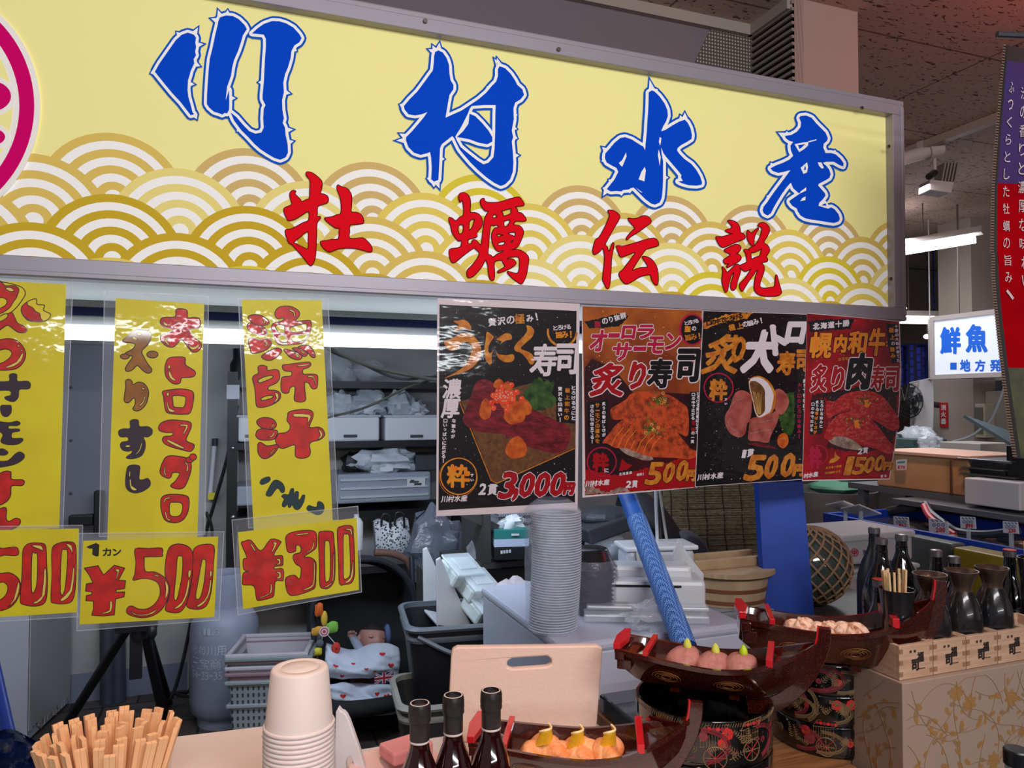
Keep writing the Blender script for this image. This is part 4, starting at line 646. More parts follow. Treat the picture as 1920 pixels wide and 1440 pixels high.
# 3: fatty tuna
root, fl, pic = poster('black starry poster of seared fatty tuna sushi with a lemon wedge, priced 500 yen', 1.9270, [(1318,582),(1516,589),(1521,898),(1303,913)], [(1319,583),(1516,590),(1521,897),(1304,912)], BLK)
stars(fl, pic, (1320,588,1512,900), 300, SPK, 9, .55)
zE = lambda p: Z(1305, 575, 8.47, p); zF = lambda p: Z(1300, 740, 8.23, p)
blob(fl, pic, jag([(1468,740),(1488,735),(1490,790),(1484,815),(1468,812),(1460,780)], 2, 3), .0004, LEAF)
blob(fl, pic, zF([(1310,640),(1400,590),(1460,650),(1460,760),(1380,830),(1300,760)]), .0005, UNI)
blob(fl, pic, zF([(1250,-40),(1330,-90),(1440,0),(1475,130),(1400,280),(1320,300),(1250,200)]), .0005, TORO)
blob(fl, pic, zF([(570,160),(640,-20),(740,-70),(860,-20),(900,100),(880,380),(830,450),(800,600),(700,660),(560,590),(490,450),(490,320),(540,230)]), .0006, TORO)
blob(fl, pic, zF([(880,380),(1000,340),(1200,290),(1300,240),(1310,380),(1200,620),(1150,740),(1000,720),(850,700),(850,560)]), .0007, TORO)
blob(fl, pic, zF([(830,760),(1000,740),(1200,790),(1300,840),(1150,820),(950,790)]), .0004, MEAT)
for lp in ([(500,330),(560,500),(700,590)], [(560,200),(640,100),(760,60)], [(880,480),(1020,430),(1250,380)], [(870,600),(1050,560),(1200,540)]): fl.line(pic, zF(lp), .5, .00072, RICE)
lem = zE([(830,1190),(960,1100),(1100,1140),(1200,1240),(1270,1400)])+zF([(1265,130),(1230,250),(1150,310),(1010,360),(950,280),(915,120)])
blob(fl, pic, lem, .0008, GLD); blob(fl, pic, zE([(840,1200),(950,1120),(1080,1160),(1170,1260),(1230,1400)])+zF([(1215,150),(1190,250),(1130,300),(1010,350),(955,270),(925,120)]), .00084, WHT)
blob(fl, pic, zE([(850,1225),(920,1180),(1020,1230),(1090,1330)])+zF([(1100,60),(1105,200),(1090,270),(1010,330),(965,260),(930,110)]), .00088, PLATE)
for k in range(7): fl.line(pic, zF([(915+k*22, -60+k*10), (990+k*8, 300)]), .35, .00092, LEM)
fl.fill(pic, [jag([(1495,708),(1512,704),(1512,840),(1492,842)], .8, 8)], .0006, BLK)
fl.fill(pic, [jag([(1318,606),(1360,590),(1412,586),(1400,597),(1350,606),(1320,618)], 1.5, 9)], .0005, GLD)
t = MB()
fl.text(t, '炙', 1323, 628, 1388, 700, .0009, 2.0, GLD, .25); fl.text(t, 'り', 1374, 630, 1396, 678, .0009, 2.4, GLD, .1)
fl.text(t, '大', 1398, 622, 1453, 696, .0009, 4.2, WHT, .22); fl.text(t, 'ト', 1449, 612, 1472, 664, .0009, 3.6, WHT, -.1); fl.text(t, 'ロ', 1476, 606, 1507, 642, .0009, 3.4, WHT, .2)
fl.text(t, '寿', 1458, 660, 1489, 702, .0009, 1.8, GLD, .15); fl.text(t, '司', 1494, 657, 1514, 695, .0009, 1.8, GLD, .05)
fl.row(t, '口の中でとろける', 1329, 606, 1388, 593, 9.5, .0009, .5, BLK, .1); fl.row(t, '極上', 1372, 614, 1387, 611, 13, .0009, .5, GLD); fl.row(t, 'の旨み！', 1397, 608, 1427, 601, 11, .0009, .4, WHT)
fl.ring(t, (1347, 727), 27, 2.4, .0008, PNK, 32); fl.text(t, '粋', 1331, 712, 1362, 750, .0009, 1.6, GLD, .05); fl.row(t, 'すい', 1361, 749, 1361, 757, 5, .0009, .25, WHT)
fl.row(t, '炙りで引き出す', 1509, 714, 1509, 770, 8, .0009, .4, WHT); fl.row(t, '大トロの', 1499, 722, 1498, 752, 7.5, .0009, .3, PNK); fl.row(t, 'とろける旨み！', 1498, 762, 1498, 818, 7.5, .0009, .3, PNK)
fl.text(t, '1', 1392, 844, 1398, 858, .0009, .8, WHT, .2); fl.text(t, '貫', 1401, 842, 1413, 857, .0009, .5, WHT, .1); fl.row(t, '川村水産', 1313, 895, 1350, 891, 12, .0009, .45, WHT, .2)
for ch, x0, y0, x1, y1 in (('5',1400,855,1432,900),('0',1436,854,1456,896),('0',1466,851,1488,893),('円',1489,872,1508,891)): fl.text(t, ch, x0, y0, x1, y1, .0009, 3.4, SMOKE, .25); fl.text(t, ch, x0, y0, x1, y1, .0010, 2.3, GLD, .25)
done(root, (('food_picture', pic), ('lettering', t)))
# 4: beef
root, fl, pic = poster('red poster of seared beef sushi with green garnish, priced 1500 yen', 1.9252, [(1513,587),(1600,594),(1687,602),(1690,700),(1687,760),(1680,830),(1668,899),(1504,902)], [(1513,588),(1600,595),(1685,603),(1688,700),(1685,760),(1678,830),(1667,897),(1505,900)], RED)
zG = lambda p: Z(1505, 580, 8.47, p); zH = lambda p: Z(1500, 740, 8.47, p)
fl.fill(pic, [jag([(1522,750),(1550,745),(1560,790),(1550,840),(1620,850),(1672,838),(1684,800),(1682,760),(1686,720),(1640,720),(1522,740)], 2, 2)], .0003, SMOKE)
stars(fl, pic, (1516,592,1684,770), 150, ORG, 12, .9); stars(fl, pic, (1655,740,1682,830), 50, ORG, 13, .9)
blob(fl, pic, zH([(420,110),(540,110),(640,30),(800,-40),(1100,-60),(1300,20),(1420,160),(1560,360),(1560,560),(1430,560),(1250,450),(1000,320),(750,260),(560,320),(430,370)]), .0005, BEEF)
blob(fl, pic, zH([(450,740),(600,660),(800,700),(950,810),(1000,880),(700,850)]), .0006, RICE)
blob(fl, pic, zH([(380,680),(430,520),(520,400),(620,310),(740,270),(900,280),(1080,350),(1250,520),(1380,700),(1470,800),(1490,890),(1400,950),(1200,860),(950,800),(850,720),(700,665),(560,660),(480,720)]), .0007, BEEF)
for k in range(150):
    x, y = rr.uniform(1552, 1668), rr.uniform(748, 832); q = 2+3*rr.random(); fl.line(pic, [(x, y), (x+q*.6, y-q)], .3, .00076, RICE if k % 3 else SMOKE)
for cx, cy in ((1605,790),(1624,752)):
    for q in range(60): fl.disc(pic, (cx+rr.gauss(0, 9), cy+rr.gauss(0, 6)), rr.uniform(.8, 1.8), .0008+q*.000003, [ONI, LEAF, LEAF, LEM][q % 4], 6)
    blob(fl, pic, jag([(cx-4, cy-2), (cx+4, cy-2), (cx+6, cy+7), (cx+2, cy+13), (cx-3, cy+10)], .8, 3), .0010, ORG)
fl.fill(pic, [jag([(1514,602),(1560,598),(1600,598),(1596,616),(1520,622)], 1.4, 5)], .0004, BLK); fl.fill(pic, [jag([(1661,606),(1684,608),(1687,680),(1672,682),(1666,650)], 1, 6)], .0004, BLK); fl.fill(pic, [jag([(1520,750),(1546,748),(1542,812),(1518,815)], 1, 7)], .0004, BLK)
fl.fill(pic, [zH([(550,905),(580,960),(640,1000),(580,1050),(530,1080),(450,1090),(480,1030),(540,1000)])], .0009, GLD)
t = MB()
for ch, x0, y0, x1, y1 in (('幌',1520,624,1558,670),('内',1565,628,1586,660),('和',1591,622,1624,662),('牛',1630,616,1658,666)): outl(ch, x0, y0, x1, y1, 1.6, ORG, .12, 1.4, BLK)
outl('炙', 1522, 684, 1550, 734, 1.4, DRED, .1, 1.3); outl('り', 1561, 688, 1581, 732, 1.9, DRED, .15, 1.3); outl('肉', 1592, 664, 1631, 728, 3.0, BLK, .15, 1.6); outl('寿', 1634, 686, 1656, 732, 1.3, DRED, .1, 1.3); outl('司', 1661, 690, 1684, 732, 1.6, DRED, .05, 1.3)
fl.row(t, '北海道十勝', 1530, 612, 1586, 606, 13, .0009, .6, WHT, .1); fl.row(t, 'ほろない', 1574, 674, 1594, 671, 6, .0009, .25, GLD)
fl.row(t, '十勝の大地が育てた', 1680, 612, 1684, 676, 6.5, .0009, .3, WHT); fl.row(t, '極上', 1671, 619, 1673, 632, 10, .0009, .4, ORG); fl.row(t, 'の', 1674, 644, 1674, 644, 7, .0009, .3, WHT); fl.row(t, '旨み', 1673, 655, 1674, 667, 9, .0009, .4, ORG)
fl.row(t, 'とろける旨みと', 1541, 753, 1539, 799, 6.2, .0009, .3, WHT); fl.row(t, '炙りの', 1532, 754, 1532, 768, 6.2, .0009, .3, WHT); fl.row(t, '香ばしさが', 1531, 775, 1528, 810, 6.5, .0009, .3, ORG); fl.row(t, '口の中で広がる', 1524, 758, 1521, 806, 6.2, .0009, .3, WHT)
fl.ring(t, (1533, 853), 18, 2.2, .0008, PNK, 28, -1.7, 1.7); fl.text(t, '粋', 1517, 838, 1539, 878, .0009, 1.5, PNK, 0)
fl.row(t, '村水産', 1511, 892, 1529, 889, 9.5, .0009, .4, WHT, .2); fl.row(t, '北海道十勝産', 1550, 877, 1575, 874, 4.6, .0009, .2, GLD, .2); fl.row(t, '幌内和牛使用', 1549, 887, 1573, 884, 4.6, .0009, .2, GLD, .2); fl.row(t, '税込', 1653, 893, 1660, 892, 5, .0009, .2, WHT, .2)
fl.text(t, '2', 1609, 841, 1616, 851, .0009, .7, WHT, .2); fl.text(t, '貫', 1618, 839, 1627, 850, .0009, .4, WHT, .1)
for ch, x0, y0, x1, y1 in (('1',1586,857,1597,890),('5',1601,858,1621,889),('0',1622,857,1638,886),('0',1641,854,1657,883),('円',1658,867,1670,881)): outl(ch, x0, y0, x1, y1, 1.5, GLD, .25, 1.2, SMOKE)
done(root, (('food_picture', pic), ('lettering', t)))
# ------------------------------------------------------------ inside the stall, behind the fascia
M_WPL = M('white_plastic', (214,216,222), .35); M_WPL2 = M('grey_white_plastic', (188,192,202), .4); M_BLK = M('black_plastic', (22,22,25), .45); M_BLKM = M('black_metal', (24,24,28), .4, .3)
M_DGR = M('dark_grey', (58,60,66), .5); M_STEEL = M('steel', (170,172,178), .28, .9); M_BAG = M('thin_film', (226,232,240), .12, alpha=.32, bump=(38, .8)); M_BAGW = M('white_bag', (214,220,230), .3, alpha=.8, bump=(30, .9))
M_CLEAR = M('clear_plastic', (226,234,240), .08, alpha=.42); M_GREYB = M('grey_basket', (150,156,160), .5)
def part(mb, name, mat, root, **k): return under(mb.build(name, mat, **k), root)
# tube fixture and the strips behind the fascia
t = thing('fluorescent_lamp', 'bright bare tube lamp running along the inside of the stall opening', 'lamp', (.2, 2.47, 1.70))
mb = MB(); mb.tube([(-1.1, 2.47, 1.706), (1.35, 2.47, 1.706)], .021, 14); part(mb, 'tube', M('tube_light', (236,248,255), .4, emit=5), t, smooth=True)
mb = MB(); mb.box((.12, 2.49, 1.742), (2.5, .05, .03)); mb.box((-1.12, 2.47, 1.712), (.03, .05, .06)); mb.box((1.37, 2.47, 1.712), (.03, .05, .06)); part(mb, 'housing', M_WPL, t, bevel=.004)
mb = MB(); mb.box((.2, 2.58, 1.778), (2.9, .012, .034)); tag(mb.build('mesh_strip', nodes_brick('blue_mesh', (24,62,150), (30,72,164), (14,30,84), .006, .006, .0016, .6)), 'narrow strip of blue mesh showing above the tube lamp', 'mesh')
mb = MB(); mb.box((.2, 2.66, 1.86), (2.9, .02, .13)); mb.box((.2, 2.5, 1.93), (2.9, .3, .012)); struct(mb.build('trim_4', M('light_metal', (206,208,204), .3, .4)))
# white cabinet and grey door leaf on the far left
A = [Ry(-60, 1100, 3.85)]
mb = MB(); x0 = Ry(52, 1300, 3.85).x
mb.hexa([(-1.55, 3.85, .02), (x0, 3.85, .02), (x0+.08, 4.27, .02), (-1.55, 4.27, .02)], [(-1.55, 3.85, .66), (x0, 3.85, .66), (x0+.08, 4.27, .66), (-1.55, 4.27, .66)])
mb2 = MB(); rj = random.Random(5)
for k in range(14):
    a, b = k/14, (k+1)/14; xa, ya = x0+.08*a, 3.85+.42*a; xb, yb = x0+.08*b, 3.85+.42*b
    mb2.prism([(xa+.004, ya, .66), (xb+.004, yb, .66), (xb+.004, yb, .04+rj.uniform(-.02, .035)), (xa+.004, ya, .04+rj.uniform(-.02, .035))], (.004, 0, 0))
t = thing('cabinet', 'pale cabinet with torn peeling side panel at the left edge', 'cabinet', (-1.2, 4.06, .02)); part(mb, 'body', M('cabinet_white', (176,178,190), .5), t); part(mb2, 'side_panel', M('cabinet_side', (168,166,168), .7), t)
mb = MB(); p0, p1 = Ry(122, 800, 4.0), Ry(212, 800, 4.0); mb.box(((p0.x+p1.x)/2-.08, 4.05, 1.25), (p1.x-p0.x+.22, .05, 1.06)); t = thing('locker', 'grey metal locker panel with small screws behind the first menu strip', 'locker', (p0.x, 4.05, .72)); part(mb, 'panel', M('locker_grey', (112,112,122), .5, .1), t)
for py in (727, 826, 925):
    p = Ry(133, py, 4.024); mb = MB(); mb.lathe([(.007, 0), (.007, .006), (0, .007)], p, 10, mat=Matrix.Rotation(math.pi/2, 4, 'X')); part(mb, 'screw', M_DGR, t)
for px, py, w_, h_ in ((153, 975, .10, .05), (186, 960, .04, .20)):
    p = Ry(px, py, 3.95); mb = MB(); mb.box(p, (w_, .05, h_)); tag(mb.build('wall_bracket', M_BLKM, bevel=.006), 'black bracket on the grey wall beside the %s' % ('first price card' if px < 170 else 'second menu strip'), 'bracket')
mb = MB(); p0, p1 = Ry(372, 800, 4.2), Ry(425, 800, 4.2); mb.box(((p0.x+p1.x)/2+.01, 4.27, 1.1), (p1.x-p0.x+.1, .1, 2.2)); struct(mb.build('trim_5', M('post_paint', (172,170,170), .7)))
# white rod with a yellow label, leaning on the post
a, b = Ry(403, 824, 4.18), Ry(394, 930, 4.18); mb = MB(); mb.tube([a, b], .012, 10); t = thing('lamp_tube', 'spare white tube with a yellow label leaning beside the rack', 'tube', b); part(mb, 'tube', M_WPL, t, smooth=True)
mb = MB(); mb.tube([Ry(403, 822, 4.18), Ry(402.5, 836, 4.18)], .0145, 10); part(mb, 'end_cap', M_DGR, t)
mb = MB(); mb.box(Ry(397, 930, 4.17), (.035, .02, .035)); part(mb, 'label_tag', M('tag_yellow', (226,206,40), .5), t)
def cable(name, pts, r, mat, label, n=8): mb = MB(); mb.tube(pts, r, n); return tag(mb.build(name, mat, smooth=True), label, 'cable')
def curve(ps, n=8):
    out = []; ps = [Vector(p) for p in ps]
    for i in range(len(ps)-1):
        p0, p1, p2, p3 = ps[max(i-1,0)], ps[i], ps[i+1], ps[min(i+2,len(ps)-1)]
        for k in range(n):
            t = k/n; out.append(.5*((2*p1)+(-p0+p2)*t+(2*p0-5*p1+4*p2-p3)*t*t+(-p0+3*p1-3*p2+p3)*t*t*t))
    return out+[ps[-1]]
cable('cord', curve([Ry(445, 760, 4.15), Ry(428, 850, 4.15), Ry(400, 950, 4.15), Ry(386, 1000, 4.15), Ry(370, 1100, 4.15), Ry(345, 1230, 4.15), Ry(320, 1310, 3.9), Ry(300, 1300, 3.8)]), .009, M_BLK, 'thin black cord hanging down the wall beside the rack')
cable('cord', curve([Ry(386, 960, 4.12), Ry(398, 1000, 4.12), Ry(392, 1100, 4.12), Ry(362, 1280, 4.12), Ry(330, 1300, 3.9), Ry(372, 1308, 3.8)]), .008, M_BLK, 'black cord looping to the floor beside the gas cylinder')
# pipes standing on the wall, tripod stand
for i, (px, pb, r) in enumerate(((190, 1302, .035), (203, 1318, .038), (222, 1315, .036), (168, 1290, .03))):
    b = Rz(px, pb, .0); tp = b+Vector((-.02, .05, .74)); mb = MB(); mb.tube([b, tp], r, 14); o = mb.build('pipe', M('pipe_grey', (70,74,86), .4, .2), smooth=True)
    tag(o, 'dark grey pipe standing against the wall behind the tripod', 'pipe', 'dark pipes behind the tripod')
t = thing('tripod_stand', 'black tripod stand below the middle price card', 'stand', Rz(262, 1300, 0))
hub = Ry(262, 1150, 3.4); mb = MB(); mb.tube([hub+Vector((0,0,.35)), hub+Vector((0,0,-.1))], .03, 14); mb.box(hub+Vector((-.01,0,-.02)), (.15, .07, .09)); part(mb, 'pole', M_BLKM, t, smooth=True)
mb = MB(); mb.box(Ry(255, 1225, 3.4), (.045, .03, .2)); part(mb, 'strap', M_BLK, t)
mb = MB(); mb.ell(Ry(285, 1185, 3.36), (.02, .02, .03), 10); part(mb, 'knob', M_BLK, t, smooth=True)
for px, py in ((310, 1360), (120, 1366), (316, 1318)):
    b = Rz(px, py, .014); mb = MB(); mb.tube([hub+Vector((0,0,.02)), b], .02, 12); part(mb, 'leg', M_BLKM, t, smooth=True)
# gas cylinders
M_GAS = M('gas_paint', (152,156,176), .45, var=(6, (136,140,160)))
def cylinder(px, pb, label, writing):
    b = Rz(px, pb, 0); t = thing('gas_cylinder', label, 'gas cylinder', b, 0, None)
    mb = MB(); mb.lathe([(.0,.04),(.12,.04),(.148,.07),(.155,.12),(.155,.42),(.15,.47),(.125,.52),(.08,.548),(.0,.55)], (0,0,0), 32); o = mb.build('body', M_GAS, t, smooth=True)
    mb = MB(); mb.lathe([(.112,0),(.118,0),(.118,.06),(.112,.06)], (0,0,0), 28); mb.build('foot_ring', M_GAS, t, smooth=True)
    mb = MB(); rings = []
    n = 26; prof = [(.082,.54),(.088,.54),(.088,.70),(.082,.70)]
    for k in range(n+1):
        a = -2.2+k*(5.2/n); rings.append([Vector((r*math.cos(a), r*math.sin(a), z_)) for r, z_ in prof])
    mb.loft(rings, 0, True, True); mb.build('collar', M_GAS, t, smooth=True)
    mb = MB(); mb.lathe([(.02,.55),(.02,.62),(.014,.66),(0,.66)], (0,0,0), 12); mb.tube([(0,0,.62),(.05,-.02,.62)], .012, 8); mb.build('valve', M('brass', (150,130,80), .3, .8), t, smooth=True)
    if writing:
        mb = MB(); th0 = -math.pi/2-.30
        def cyl(u, v, R=.1558): a = th0+u/R; return (R*math.cos(a), R*math.sin(a), v)
        for txt, zz, h in (('市毎川用', .375, .042), ('三宝商会', .315, .05), ('54-23-35', .262, .036)):
            for i, ch in enumerate(txt):
                vs, fs, ed = glyph(ch)
                if not vs: continue
                wd = h*(.95 if ord(ch) > 255 else .5); hh = h if ch != '-' else h*.15; u0 = -.12+i*(wd*1.12)
                mb.add([cyl(u0+u*wd, zz-h/2+(v*hh if ch != '-' else h*.45+v*hh)) for u, v in vs], fs)
        for i, ch in enumerate('11.3'):
            vs, fs, ed = glyph(ch); mb.add([cyl(-.05+i*.02+u*.014, .445+v*(.03 if ch != '.' else .005), .1562) for u, v in vs], fs)
        mb.build('lettering', M('stencil_white', (186,190,200), .6), t)
    return t
cylinder(420, 1350, 'grey gas cylinder with white stencilled characters beside the stacked baskets', True)
# stacked baskets
def basket(name, c, L, W, H, rz, mats, label, group=None, holes=True, tp=.82):
    t = thing(name, label, 'basket', c, rz, group)
    mb = MB(); th = .006
    for z0, z1, s0, s1 in ((0, H, tp, 1),):
        for sx, sy, lx, ly in ((1,0,0,W),(-1,0,0,W),(0,1,L,0),(0,-1,L,0)):
            if sx:
                mb.hexa([(sx*L/2*s0, -W/2*s0, z0),(sx*(L/2*s0-th), -W/2*s0, z0),(sx*(L/2*s0-th), W/2*s0, z0),(sx*L/2*s0, W/2*s0, z0)], [(sx*L/2, -W/2, z1),(sx*(L/2-th), -W/2, z1),(sx*(L/2-th), W/2, z1),(sx*L/2, W/2, z1)])
            else:
                mb.hexa([(-L/2*s0, sy*W/2*s0, z0),(-L/2*s0, sy*(W/2*s0-th), z0),(L/2*s0, sy*(W/2*s0-th), z0),(L/2*s0, sy*W/2*s0, z0)], [(-L/2, sy*W/2, z1),(-L/2, sy*(W/2-th), z1),(L/2, sy*(W/2-th), z1),(L/2, sy*W/2, z1)])
    mb.box((0, 0, .003), (L*tp, W*tp, .006)); mb.build('body', mats[0], t)
    mb = MB(); e = .012
    for sx, sy, l1, l2 in ((0,1,L+2*e,e*1.6),(0,-1,L+2*e,e*1.6),(1,0,e*1.6,W),(-1,0,e*1.6,W)): mb.box((sx*(L/2), sy*(W/2), H), (l1, l2, .016))
    mb.build('rim', mats[1], t, bevel=.004)
    return t
def nodes_holes(name, c, dark, nx, nz):
    return nodes_brick(name, dark, dark, c, 1/nx, 1/nz, .0065, .5, 0, 'Object', (math.pi/2, 0, 0))
M_HOLE = nodes_brick('basket_holes', (60,66,72), (66,72,78), (146,152,156), .022, .030, .007, .5, 0, 'Object', (math.pi/2, 0, 0))
bc = Rz(512, 1394, 0); bz = 0; c0 = Vector((bc.x, bc.y, 0))
basket('shopping_basket', c0, .31, .26, .22, -.25, [M_HOLE, M_GREYB], 'grey slotted basket on the floor, bottom of the basket stack', 'stacked baskets by the cylinder')
basket('shopping_basket', c0+Vector((0,0,.10)), .32, .28, .22, -.25, [M_HOLE, M_GREYB], 'grey slotted basket second from the bottom of the basket stack', 'stacked baskets by the cylinder')
for i in range(4):
    basket('shopping_basket', c0+Vector((0,0,.155+i*.026)), .32, .28, .20, -.25, [M('pale_basket', (190,182,190), .5) if i % 2 else M('dusky_basket', (150,122,130), .5)]*2, '%s basket rim nested in the middle of the stack, %s from the bottom' % (('pale', 'dusky pink')[1-i % 2], ('third', 'fourth', 'fifth', 'sixth')[i]), 'stacked baskets by the cylinder')
basket('shopping_basket', c0+Vector((.01,0,.27)), .34, .30, .15, -.25, [M('sage_basket', (112,124,126), .5), M('sage_rim', (130,142,144), .5)], 'grey-green open basket on top of the basket stack', 'stacked baskets by the cylinder')
mb = MB(); p = Ry(520, 1158, 3.9); mb.box((p.x+.10, 4.14, .655), (.42, .22, .17)); mb.box((p.x+.10, 4.14, .75), (.45, .25, .02)); t = tag(mb.build('side_cabinet', M('bin_white', (160,164,176), .5)), 'pale grey cupboard behind the basket stack', 'cupboard')
p = Ry(548, 1140, 4.08); mb = MB(); mb.ell((p.x, 4.08, .81), (.06, .06, .05), 14, jit=.6, sc=20); tag(mb.build('plastic_bag', M_BAGW, smooth=True), 'crumpled clear bag on the pale grey cupboard', 'bag')
p = Ry(565, 1130, 4.06); mb = MB(); mb.ell((p.x+.08, 4.06, .785), (.03, .02, .025), 10, jit=.8, sc=30); tag(mb.build('leaf_garnish', M('leaf_green', (40,96,52), .5), smooth=True), 'small green leaf bundle on the pale grey cupboard', 'leaves')
# blue pole and blue sheet low at the left
mb = MB(); a, b = Rd(-14, 1240, 1.75), Rd(30, 1440, 1.62); mb.tube([a, b], .014, 14); tag(mb.build('pole', M('pole_blue', (24,54,140), .35), smooth=True), 'thick blue pole at the lower left edge', 'pole')
mb = MB(); mb.grid(lambda u, v: Rd(-60+u*150+12*math.sin(v*5), 1372+v*80+8*math.sin(u*9)*(1-v)+10*u*u, 1.5-.12*v+.03*noise.noise((u*6, v*6, 2))), 26, 12, 0, (0, .004, -.004)); tag(mb.build('tarpaulin', M('tarp_blue', (16,30,72), .22, bump=(20, .6)), smooth=True), 'crumpled dark blue tarpaulin at the lower left corner', 'tarpaulin')
mb = MB(); mb.box(Rd(70, 1432, 1.72), (.2, .12, .05)); tag(mb.build('crate', M('crate_green', (22,74,50), .5), bevel=.005), 'green crate under the blue tarpaulin', 'crate')

# shelving rack against the back wall
RY = 4.0
t = thing('shelf_rack', 'black slotted-angle shelving rack of plastic boxes and bags', 'shelf', (.5, RY, 0))
xL, xR = Ry(436, 800, RY).x, Ry(856, 800, RY).x
def zat(py, px=700, Y=RY): return Ry(px, py, Y).z
SH = [zat(722), zat(832), zat(962)]
for x in (xL, xR):
    for y in (RY, RY+.30):
        mb = MB(); mb.box((x, y, (SH[0]+.06)/2), (.05, .04, SH[0]+.06)); part(mb, 'upright', M_BLKM, t)
for zz in SH+[.55, .12]:
    mb = MB(); mb.box(((xL+xR)/2, RY+.15, zz), (xR-xL, .36, .035)); part(mb, 'shelf', M_BLKM, t)
for py in (727, 840, 970):
    p = Ry(437, py, RY-.025); mb = MB(); mb.ell(p, (.012, .006, .012), 8); part(mb, 'bolt', M_STEEL, t, smooth=True)
mb = MB(); mb.box(Ry(437, 735, RY-.03), (.06, .01, .07)); part(mb, 'corner_plate', M_WPL2, t)
def box_on(x0, x1, y0, y1, Y, depth, name, mat, label, cat='box', parts=None, bev=.012, group=None):
    a, b = Ry(x0, y1, Y), Ry(x1, y0, Y); w_, h = b.x-a.x, b.z-a.z
    mb = MB(); mb.box(((a.x+b.x)/2, Y+depth/2, (a.z+b.z)/2), (w_, depth, h)); o = mb.build(name, mat, bevel=bev, loc=((a.x+b.x)/2, Y+depth/2, a.z)); tag(o, label, cat, group); return o, a, b
for x0, x1, lb in ((446, 500, 'white lidded box on the second shelf, half behind the third menu strip'), (600, 712, 'white storage box with a handle slot, nearest the third menu strip on the second shelf'), (722, 838, 'white storage box with a handle slot, beside the uni poster on the second shelf')):
    o, a, b = box_on(x0, x1, 780, 829, RY-.02, .3, 'storage_box', M_WPL, lb)
    mb = MB(); mb.box(((a.x+b.x)/2, RY-.026, a.z+.03), (.07, .012, .014)); under(mb.build('handle', M_DGR, bevel=.003), o)
    mb = MB(); mb.box(((a.x+b.x)/2, RY+.13, b.z), (b.x-a.x+.014, .31, .012)); under(mb.build('lid', M_WPL2, bevel=.004), o)
o, a, b = box_on(632, 808, 884, 946, RY-.03, .32, 'storage_box', M('frosted_box', (150,158,172), .3), 'frosted plastic storage box with ribs and a paper label on the third shelf')
for k in range(3): mb = MB(); mb.box(((a.x+b.x)/2, RY-.034, a.z+.035+k*.045), ((b.x-a.x)*.94, .012, .012)); under(mb.build('rib', M_WPL2), o)
p = Ry(780, 905, RY-.042); mb = MB(); mb.box(p, (.10, .002, .045)); lb = under(mb.build('paper_label', M_WPL), o)
mb = MB()
for dx, dz, w_, h in ((-.01, .005, .05, .010), (.01, -.008, .04, .012), (-.02, .014, .02, .006)): mb.box(p+Vector((dx, -.0016, dz)), (w_, .001, h))
under(mb.build('print', M_DGR), o)
o, a, b = box_on(440, 500, 910, 950, RY-.02, .3, 'storage_box', M('frosted_box', (150,158,172), .3), 'frosted plastic box on the third shelf behind the third menu strip')
for i, (px, py, rx, rz_, tp, lb) in enumerate(((632, 690, .08, .075, 0, 'clear plastic roll bundle on the top shelf nearest the third menu strip'), (648, 706, .06, .06, 0, 'round clear roll end in front of the bundle on the top shelf'), (690, 696, .10, .06, 0, 'clear bag of wrap on the top shelf, middle of the shelf'),
    (640, 760, .10, .075, 1, 'white plastic bag on the storage box nearest the third menu strip'), (692, 756, .11, .08, 1, 'pale plastic bag between the two storage boxes'), (748, 762, .07, .09, 1, 'twisted white bag on the storage box beside the uni poster'), (775, 768, .07, .055, 1, 'small white bag slumped on the storage box beside the uni poster'))):
    p = Ry(px, py, RY+.12); mb = MB(); mb.ell(p, (rx, .09, rz_), 22, jit=.55 if tp else .25, seed=i+1, sc=9 if tp else 5); tag(mb.build('plastic_bag', M_BAGW if tp else M_BAG, smooth=True), lb, 'bag')
p = Ry(725, 866, RY+.05); mb = MB(); mb.ell(p, (.17, .10, .075), 26, jit=.6, seed=11, sc=8); tag(mb.build('shopping_bag', M('bag_white', (206,212,222), .4, bump=(24, .8)), smooth=True), 'white shopping bag lying on the frosted box on the third shelf', 'bag')
mb = MB(); mb.ell(Ry(662, 868, RY+.1), (.06, .07, .06), 16, jit=.4, seed=3); tag(mb.build('dark_bag', M_BLK, smooth=True), 'small black bag beside the white shopping bag', 'bag')
mb = MB(); mb.box(Ry(795, 866, RY+.1), (.14, .2, .08)); mb.box(Ry(795, 852, RY+.1), (.15, .2, .01)); tag(mb.build('dark_case', M_DGR, bevel=.006), 'dark case beside the white shopping bag on the third shelf', 'case')
mb = MB(); mb.lathe([(.0,0),(.05,0),(.055,.12),(.04,.15),(.04,.2),(0,.2)], Ry(440, 724, RY+.05)+Vector((.03,0,-.01)), 18); tag(mb.build('jar', M_BLK, smooth=True), 'black jar on the top shelf beside the rack post', 'jar')
cable('cable', curve([Vector((Ry(560,600,2.52).x, 2.52, 1.925)), Ry(575, 620, 2.8), Ry(622, 655, 3.0), Ry(690, 685, 3.0), Ry(760, 702, 3.0), Ry(830, 712, 3.0), Ry(900, 690, 2.8), Vector((Ry(920,600,2.52).x, 2.52, 1.925))]), .008, M('cable_olive', (52,50,42), .5), 'thick olive cable sagging across the shelf opening')
cable('cable', curve([Vector((Ry(580,600,2.53).x, 2.53, 1.925)), Ry(600, 640, 3.0), Ry(680, 682, 3.05), Ry(740, 708, 3.05), Ry(790, 708, 3.05), Ry(830, 690, 3.05), Vector((Ry(880,600,2.53).x, 2.53, 1.925))]), .006, M('cable_dark', (36,38,38), .5), 'thinner dark cable beside the thick sagging cable')
